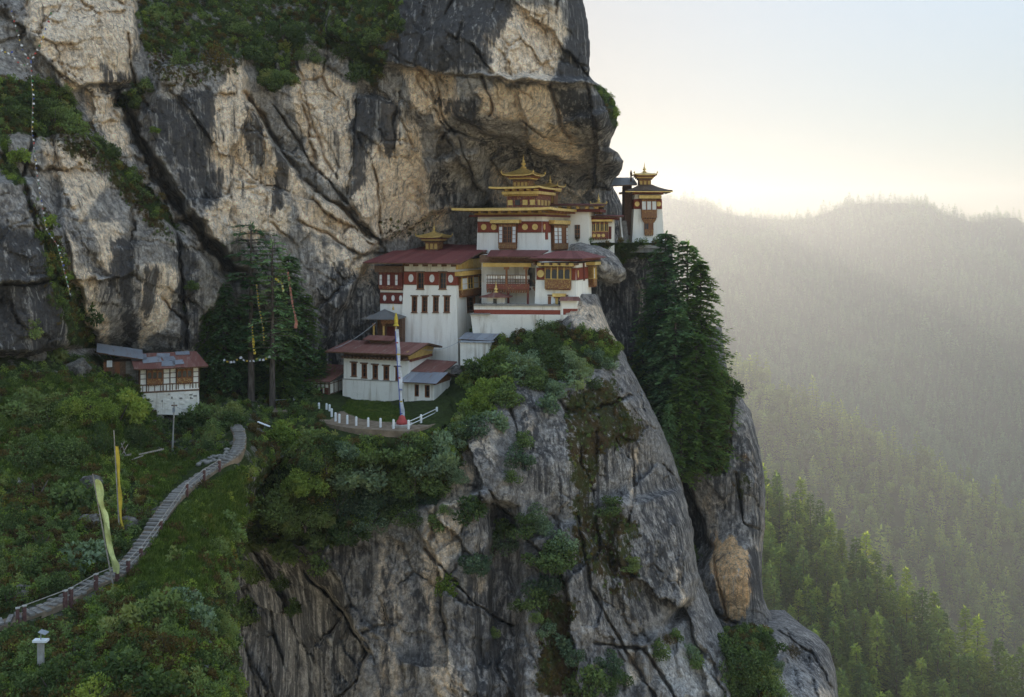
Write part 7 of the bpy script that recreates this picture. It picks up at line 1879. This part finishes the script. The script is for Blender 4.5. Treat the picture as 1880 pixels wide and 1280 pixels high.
# foliage for shrubs: [green, grey-green, bright, dry]
def shrub_set(mat, seed, R0, H, n, leaf, k=3): return [leafy('shrub_leaves%d' % (seed + i), seed + i, clump_blobs(seed + i, R0, H), int(n * (1.2, 1.0, 0.6)[i % 3]), leaf * (0.85, 1.05, 1.55)[i % 3], mat, (0.2, 0.3, 0.5)[i % 3]) for i in range(k)]
SH = {'g': shrub_set(M_LEAF, 300, 1.0, 1.5, 1500, 0.15), 'b': shrub_set(M_LEAF_BLUE, 310, 1.0, 1.5, 1500, 0.15), 'l': shrub_set(M_LEAF_LIT, 320, 1.0, 1.4, 1500, 0.14), 'd': shrub_set(M_LEAF_BROWN, 330, 1.0, 1.2, 900, 0.13, 2)}
BIG = {'g': shrub_set(M_LEAF, 340, 2.6, 3.6, 5200, 0.22), 'b': shrub_set(M_LEAF_BLUE, 350, 2.6, 3.6, 5200, 0.22), 'l': shrub_set(M_LEAF_LIT, 360, 2.6, 3.6, 5200, 0.22)}
STEM = tubes_mesh('shrub_stem', [([(0, 0, -0.15), (0.05, 0, 0.3), (0.2, 0.1, 0.7)], (0.05, 0.04, 0.015)), ([(0, 0, 0), (-0.2, -0.1, 0.4), (-0.4, -0.2, 0.8)], (0.04, 0.03, 0.01)), ([(0, 0, 0), (0.1, -0.3, 0.4), (0.2, -0.5, 0.8)], (0.04, 0.03, 0.01))], M_BARK, 5)
gq = np.random.default_rng(55)
def shrub(px, py, rpx, kind, sheet, label, group=None, off=0.5):
    """a shrub seen centred at a pixel with a given radius, rooted in the face behind it"""
    Y = sheet.depth(px, py + rpx * 0.5) - off
    r_ = rpx / F * Y; big = r_ > 1.45 and kind != 'd'
    base_ = P(px, py + rpx * 0.75, Y)
    lst = (BIG if big else SH)[kind]; me = lst[gq.integers(0, len(lst))]
    e_ = bpy.data.objects.new('shrub', None); C.objects.link(e_); e_.location = base_; s_ = r_ / (2.6 if big else 1.0) * 1.08
    e_.rotation_euler = (0, 0, gq.uniform(0, 6.28)); e_.scale = (s_, s_, s_ * gq.uniform(0.85, 1.1))
    for nm, m_ in (('stem', STEM), ('foliage', me)):
        o = bpy.data.objects.new(nm, m_); C.objects.link(o); o.parent = e_
        if nm == 'stem' and big: o.scale = (2.2, 2.2, 2.2)
    tag(e_, label, 'shrub', group)
single = [(905, 652, 24, 'l', 'bright bush half hiding the grey sheds'), (868, 672, 22, 'g', 'bush in front of the lower grey shed'), (825, 1072, 28, 'l', 'bright green round shrub low on the rock pillar'), (866, 930, 28, 'g', 'round shrub high on the pale streaked rock'), (1120, 922, 26, 'g', 'shrub on the small ledge of the grey slab'), (905, 1157, 13, 'g', 'tiny dark shrub alone on the brown streak'),
          (1160, 1032, 18, 'g', 'narrow shrub in the mossy crack of the grey slab'), (1270, 1008, 26, 'g', 'shrub wedged under the dark overhang of the buttress'), (1300, 1137, 17, 'g', 'small shrub below the orange scar'), (1130, 632, 16, 'l', 'small yellowish shrub on the shoulder below the big boulder'),
          (530, 790, 46, 'l', 'yellow-green bush just left of the white fence'), (560, 868, 46, 'l', 'bright yellow-green bush below the fence corner'), (402, 745, 46, 'g', 'round dark bush right of the stone base'), (1108, 168, 14, 'g', 'small bush on the brow of the cliff at the skyline'), (1128, 204, 12, 'l', 'mossy tuft on the rounded brow of the cliff'), (510, 130, 30, 'g', 'bush hanging over the rock lip high on the face'), (1350, 715, 20, 'g', 'shrub on the top of the buttress')]
for px, py, r_, k, lb in single:
    sh = face if py < 300 else buttress if px > 1240 else hill if px < 430 else pillar
    shrub(px, py, r_, k, sh, lb, None, 3.2 if 'shed' in lb else 0.5)
groups = [('shrubs along the slanting ledge', 'grey-green shrub along the slanting ledge of the rock pillar', pillar, [(985, 945, 34, 'b'), (945, 982, 30, 'b'), (907, 1002, 28, 'b'), (872, 1022, 30, 'b'), (962, 962, 26, 'g'), (925, 965, 22, 'g')]),
          ('shrubs in the middle of the pillar', 'bushy shrub clump in the middle of the rock pillar', pillar, [(1010, 1008, 46, 'g'), (1000, 1062, 34, 'b'), (980, 1092, 28, 'g'), (1035, 985, 26, 'b'), (955, 1100, 20, 'g')]),
          ('shrubs low in the pillar crack', 'small shrub strung along the lower crack of the pillar', pillar, [(1005, 1150, 20, 'b'), (1033, 1178, 24, 'b'), (1058, 1202, 20, 'b'), (985, 1130, 16, 'g'), (1110, 1205, 40, 'b'), (1085, 1245, 30, 'g'), (1130, 1240, 30, 'g'), (1060, 1262, 30, 'g'), (1002, 1232, 18, 'd')]),
          ('shrubs on the pale slab', 'low shrub on the pale slab at the bottom of the pillar', pillar, [(1207, 1187, 22, 'g'), (1225, 1170, 14, 'd'), (1265, 1195, 20, 'b'), (1280, 1215, 16, 'g'), (1240, 1165, 12, 'g')]),
          ('shrubs at the foot of the buttress', 'dark shrub in the thicket at the foot of the buttress', foot, [(1368, 1190, 52, 'g'), (1338, 1235, 48, 'g'), (1405, 1175, 36, 'g'), (1395, 1250, 46, 'g'), (1330, 1180, 34, 'g'), (1420, 1215, 30, 'b'), (1370, 1275, 40, 'g'), (1450, 1185, 22, 'd')]),
          ('shrubs hanging beside the pale streak', 'shrub hanging beside the pale streak below the terrace', pillar, [(948, 835, 28, 'b'), (938, 868, 22, 'g'), (962, 800, 22, 'g'), (800, 955, 18, 'g'), (815, 930, 16, 'g'), (1090, 700, 18, 'g')]),
          ('bushes under the courtyard wall', 'leafy bush crowding up under the courtyard wall', pillar, [(1000, 632, 46, 'g'), (960, 650, 44, 'b'), (1040, 655, 40, 'b'), (1088, 640, 26, 'b'), (922, 655, 44, 'g'), (905, 700, 40, 'l'), (880, 735, 36, 'l'), (1012, 700, 30, 'b'), (1000, 598, 24, 'g'), (935, 715, 36, 'g'), (1060, 690, 26, 'b'), (868, 690, 26, 'l'), (1005, 735, 24, 'b'), (975, 690, 32, 'g'), (895, 640, 24, 'l'), (1118, 660, 18, 'b')]),
          ('bushes below the white fence', 'leafy bush in the thicket below the white fence', pillar, [(600, 812, 24, 'g'), (635, 818, 24, 'b'), (668, 818, 22, 'l'), (705, 822, 24, 'g'), (740, 822, 24, 'b'), (775, 815, 24, 'g'), (810, 805, 24, 'b'), (838, 790, 22, 'g'), (575, 800, 24, 'g'), (600, 830, 46, 'g'), (650, 855, 52, 'b'), (700, 872, 56, 'b'), (760, 865, 52, 'g'), (800, 832, 44, 'b'), (745, 818, 42, 'g'), (685, 815, 40, 'g'), (620, 900, 48, 'b'), (680, 935, 46, 'b'), (735, 925, 42, 'g'), (780, 905, 38, 'b'), (840, 790, 34, 'b'), (855, 755, 30, 'g'), (875, 775, 26, 'b'), (640, 965, 40, 'g'), (825, 860, 30, 'b'), (910, 765, 24, 'b')]),
          ('trees hanging over the dark chasm', 'dark leafy bush hanging over the black chasm', pillar, [(560, 935, 48, 'g'), (505, 900, 52, 'g'), (465, 950, 48, 'g'), (535, 990, 46, 'g'), (595, 975, 38, 'g'), (470, 1030, 44, 'g'), (455, 1110, 40, 'g'), (490, 835, 42, 'g'), (440, 900, 40, 'g'), (520, 1050, 30, 'g'), (585, 1030, 22, 'g'), (430, 1010, 34, 'g'), (470, 870, 40, 'l'), (545, 1110, 18, 'g')]),
          ('bushes on the high ledge', 'bush on the overgrown ledge high on the face', face, [(430, 40, 32, 'g'), (520, 50, 34, 'g'), (680, 62, 22, 'g'), (330, 105, 24, 'g'), (640, 88, 30, 'g'), (565, 95, 26, 'g'), (470, 90, 34, 'g'), (395, 95, 30, 'd'), (300, 20, 30, 'g'), (720, 60, 18, 'd'), (490, 140, 30, 'g'), (660, 130, 20, 'g'), (690, 155, 16, 'd')]),
          ('bushes on the left ledges', 'bush on the sloping ledge at the left of the face', face, [(100, 200, 36, 'g'), (60, 178, 32, 'g'), (130, 225, 28, 'g'), (20, 190, 34, 'g'), (205, 272, 16, 'g'), (245, 325, 16, 'g'), (270, 360, 14, 'd'), (225, 300, 14, 'd'), (230, 185, 22, 'g'), (265, 150, 18, 'g'), (35, 280, 20, 'l'), (90, 400, 16, 'l'), (155, 570, 26, 'g'), (120, 500, 16, 'l'), (170, 630, 30, 'g'), (60, 600, 22, 'g'), (285, 235, 10, 'l'), (340, 560, 18, 'g'), (350, 520, 14, 'g')]),
          ('bushes above the steps', 'bush on the slope above the steps', hill, [(220, 740, 44, 'l'), (160, 735, 46, 'l'), (90, 745, 48, 'g'), (40, 735, 42, 'g'), (240, 790, 36, 'g'), (190, 800, 42, 'g'), (120, 810, 46, 'g'), (50, 820, 46, 'g'), (60, 890, 44, 'd'), (120, 910, 40, 'g'), (20, 950, 44, 'g'), (150, 1010, 40, 'b'), (180, 1000, 30, 'g'), (80, 980, 40, 'd'), (60, 1030, 34, 'g'), (110, 1060, 30, 'g'), (385, 790, 36, 'g'), (420, 770, 30, 'g'), (350, 770, 26, 'g'), (210, 880, 26, 'l'), (260, 935, 26, 'd'), (15, 1090, 34, 'g'), (140, 660, 30, 'g'), (100, 650, 26, 'g')]),
          ('bushes below the steps', 'bush on the near slope below the steps', hill, [(300, 1110, 36, 'g'), (340, 1085, 30, 'b'), (250, 1130, 36, 'g'), (200, 1150, 40, 'g'), (300, 1180, 40, 'd'), (150, 1190, 42, 'g'), (230, 1220, 44, 'g'), (100, 1240, 46, 'g'), (170, 1260, 44, 'l'), (40, 1260, 40, 'g'), (290, 1260, 44, 'g'), (360, 1255, 40, 'g'), (400, 1215, 30, 'g'), (370, 1130, 32, 'b'), (405, 1060, 34, 'g'), (420, 960, 32, 'g'), (395, 1000, 28, 'g'), (130, 1140, 30, 'd'), (60, 1190, 30, 'g'), (410, 1145, 34, 'g')])]
ORD = 'first second third fourth fifth sixth seventh eighth ninth tenth eleventh twelfth thirteenth fourteenth fifteenth sixteenth seventeenth eighteenth nineteenth twentieth twenty-first twenty-second twenty-third twenty-fourth twenty-fifth twenty-sixth twenty-seventh twenty-eighth'.split()
for grp, lb, sh, lst in groups:
    for n_, (px, py, r_, k) in enumerate(sorted(lst)):
        size = 'small' if r_ < 20 else 'large' if r_ > 40 else 'middling'
        hue = {'g': 'green', 'b': 'grey-green', 'l': 'yellow-green', 'd': 'brownish'}[k]
        words = lb.replace('grey-green ', '').replace('dark ', '').replace('small ', '').replace('low ', '')
        shrub(px, py, r_, k, sh, '%s %s %s, %s from left' % (size, hue, words.replace('leafy ', '').replace('bushy ', '').replace(' of the rock pillar', '').replace('overgrown ', ''), ORD[n_]), grp, 0.5 if sh is face else 0.3)

# low growth that nobody could count
def on_sheet(sh, n, ch, seed, region=None, thr=0.4):
    g = np.random.default_rng(seed)
    m = (sh.masks2[..., 2] if ch == 'grass' else sh.masks[..., 2])[:, :sh.px.shape[1]]
    V = sh.V[:, :sh.px.shape[1]] if sh.V.shape[1] >= sh.px.shape[1] else sh.V
    ok = (m > thr) & (sh.py > -60) & (sh.py < 1330) & (sh.px > (-230 if sh is hill else -60))
    if region is not None: ok &= poly_sd(sh.px, sh.py, region) > 0
    ok &= line_d(sh.px, sh.py, ctrl_path) > 22 if sh is hill else True
    i = np.argwhere(ok)
    if len(i) == 0: return np.zeros((0, 3))
    k = g.integers(0, len(i), min(n, len(i) * 2))
    p = V[i[k, 0], i[k, 1]] + g.normal(0, 0.12, (len(k), 3))
    return p
TUFT = [proto('tuft%d' % i, [leafy('tuft%d' % i, 400 + i, rand_blobs(400 + i, 5, 0.55, 0.7, 0.05), 260, 0.14, (M_LEAF, M_LEAF, M_LEAF_LIT, M_LEAF_BROWN)[i], 0.5)]) for i in range(4)]
def grass_tuft(seed, mat):
    g = np.random.default_rng(seed); n = 46
    a = g.uniform(0, 6.28, n); r_ = 0.3 * np.sqrt(g.random(n))
    pos = np.stack([r_ * np.cos(a), r_ * np.sin(a), np.full(n, -0.03)], 1); d = np.stack([g.normal(0, 0.4, n), g.normal(0, 0.4, n), np.ones(n)], 1); nr = g.normal(size=(n, 3))
    V, T = kites(pos, d, nr, g.uniform(0.14, 0.34, n), np.full(n, 0.05), g.random(n)); return quads_mesh('grass%d' % seed, V, T, mat)
GT = [proto('grass_tuft%d' % i, [grass_tuft(420 + i, M_GRASS)]) for i in range(3)]
und = [('hill_undergrowth', hill, 6800, 'low mixed undergrowth covering the hillside', 0.3, 0.35, 1.0), ('face_growth', face, 1700, 'low growth on the ledges of the cliff face', 0.45, 0.35, 1.1), ('pillar_growth', pillar, 2600, 'low growth draping the top of the rock pillar', 0.45, 0.4, 1.3), ('gully_growth', gully, 700, 'low growth in the bed of the gully', 0.45, 0.5, 1.4), ('buttress_growth', buttress, 700, 'low growth on the shoulder of the buttress', 0.45, 0.5, 1.3), ('foot_growth', foot, 400, 'low growth between the rocks at the foot', 0.45, 0.5, 1.2)]
for i, (nm, sh, n, lb, thr, s0, s1) in enumerate(und):
    p = on_sheet(sh, n, 'grass', 500 + i, None, thr)
    if sh is hill:   # the mown-looking bank beside the steps stays grass
        px = CX + p[:, 0] / p[:, 1] * F; py = HY - p[:, 2] / p[:, 1] * F
        p = p[(poly_sd(px, py, [(250, 850), (425, 845), (445, 930), (360, 1080), (240, 1085), (300, 950)]) < 0) | (np.random.default_rng(1).random(len(p)) < 0.3)]
    if sh is pillar or sh is hill:
        px = CX + p[:, 0] / p[:, 1] * F; py = HY - p[:, 2] / p[:, 1] * F
        p = p[poly_sd(px, py, [(585, 730), (600, 800), (640, 806), (745, 810), (830, 778), (860, 740), (860, 650), (600, 650)]) < 0]
    g = np.random.default_rng(600 + i)
    scatter(nm, p, g.uniform(s0, s1, len(p)), g.uniform(0, 6.28, len(p)), TUFT, lb)
p = np.concatenate([on_sheet(hill, 6000, 'grass', 520, [(230, 840), (440, 830), (450, 950), (370, 1100), (220, 1100), (290, 950)], 0.3), on_sheet(hill, 4000, 'grass', 521, [(0, 690), (290, 690), (300, 880), (0, 900)], 0.3)])
scatter('bank_grass', p, np.random.default_rng(7).uniform(0.6, 1.3, len(p)), np.random.default_rng(8).uniform(0, 6.28, len(p)), GT, 'short green grass on the bank beside the steps')
lp = []
gl_ = np.random.default_rng(88)
lpoly = [(622, 748), (640, 760), (665, 769), (700, 774), (735, 775), (775, 768), (800, 757), (815, 748), (800, 742), (740, 737), (640, 734)]
for _ in range(2600):
    x, y = gl_.uniform(620, 815), gl_.uniform(734, 776)
    if float(poly_sd(np.array([x]), np.array([y]), lpoly)[0]) > 0.5: lp.append(list(at_z(x, y, ZT + 0.03)))
scatter('lawn_grass', np.array(lp), gl_.uniform(0.4, 0.8, len(lp)), gl_.uniform(0, 6.28, len(lp)), GT, 'short grass of the terrace lawn')
mp = on_sheet(face, 900, 'moss', 530, None, 0.35); mp2 = on_sheet(pillar, 700, 'moss', 531, None, 0.4)
mp = np.concatenate([mp, mp2]); scatter('rock_moss', mp, gl_.uniform(0.2, 0.5, len(mp)), gl_.uniform(0, 6.28, len(mp)), [TUFT[0], TUFT[3]], 'sparse tufts in the cracks of the rock')
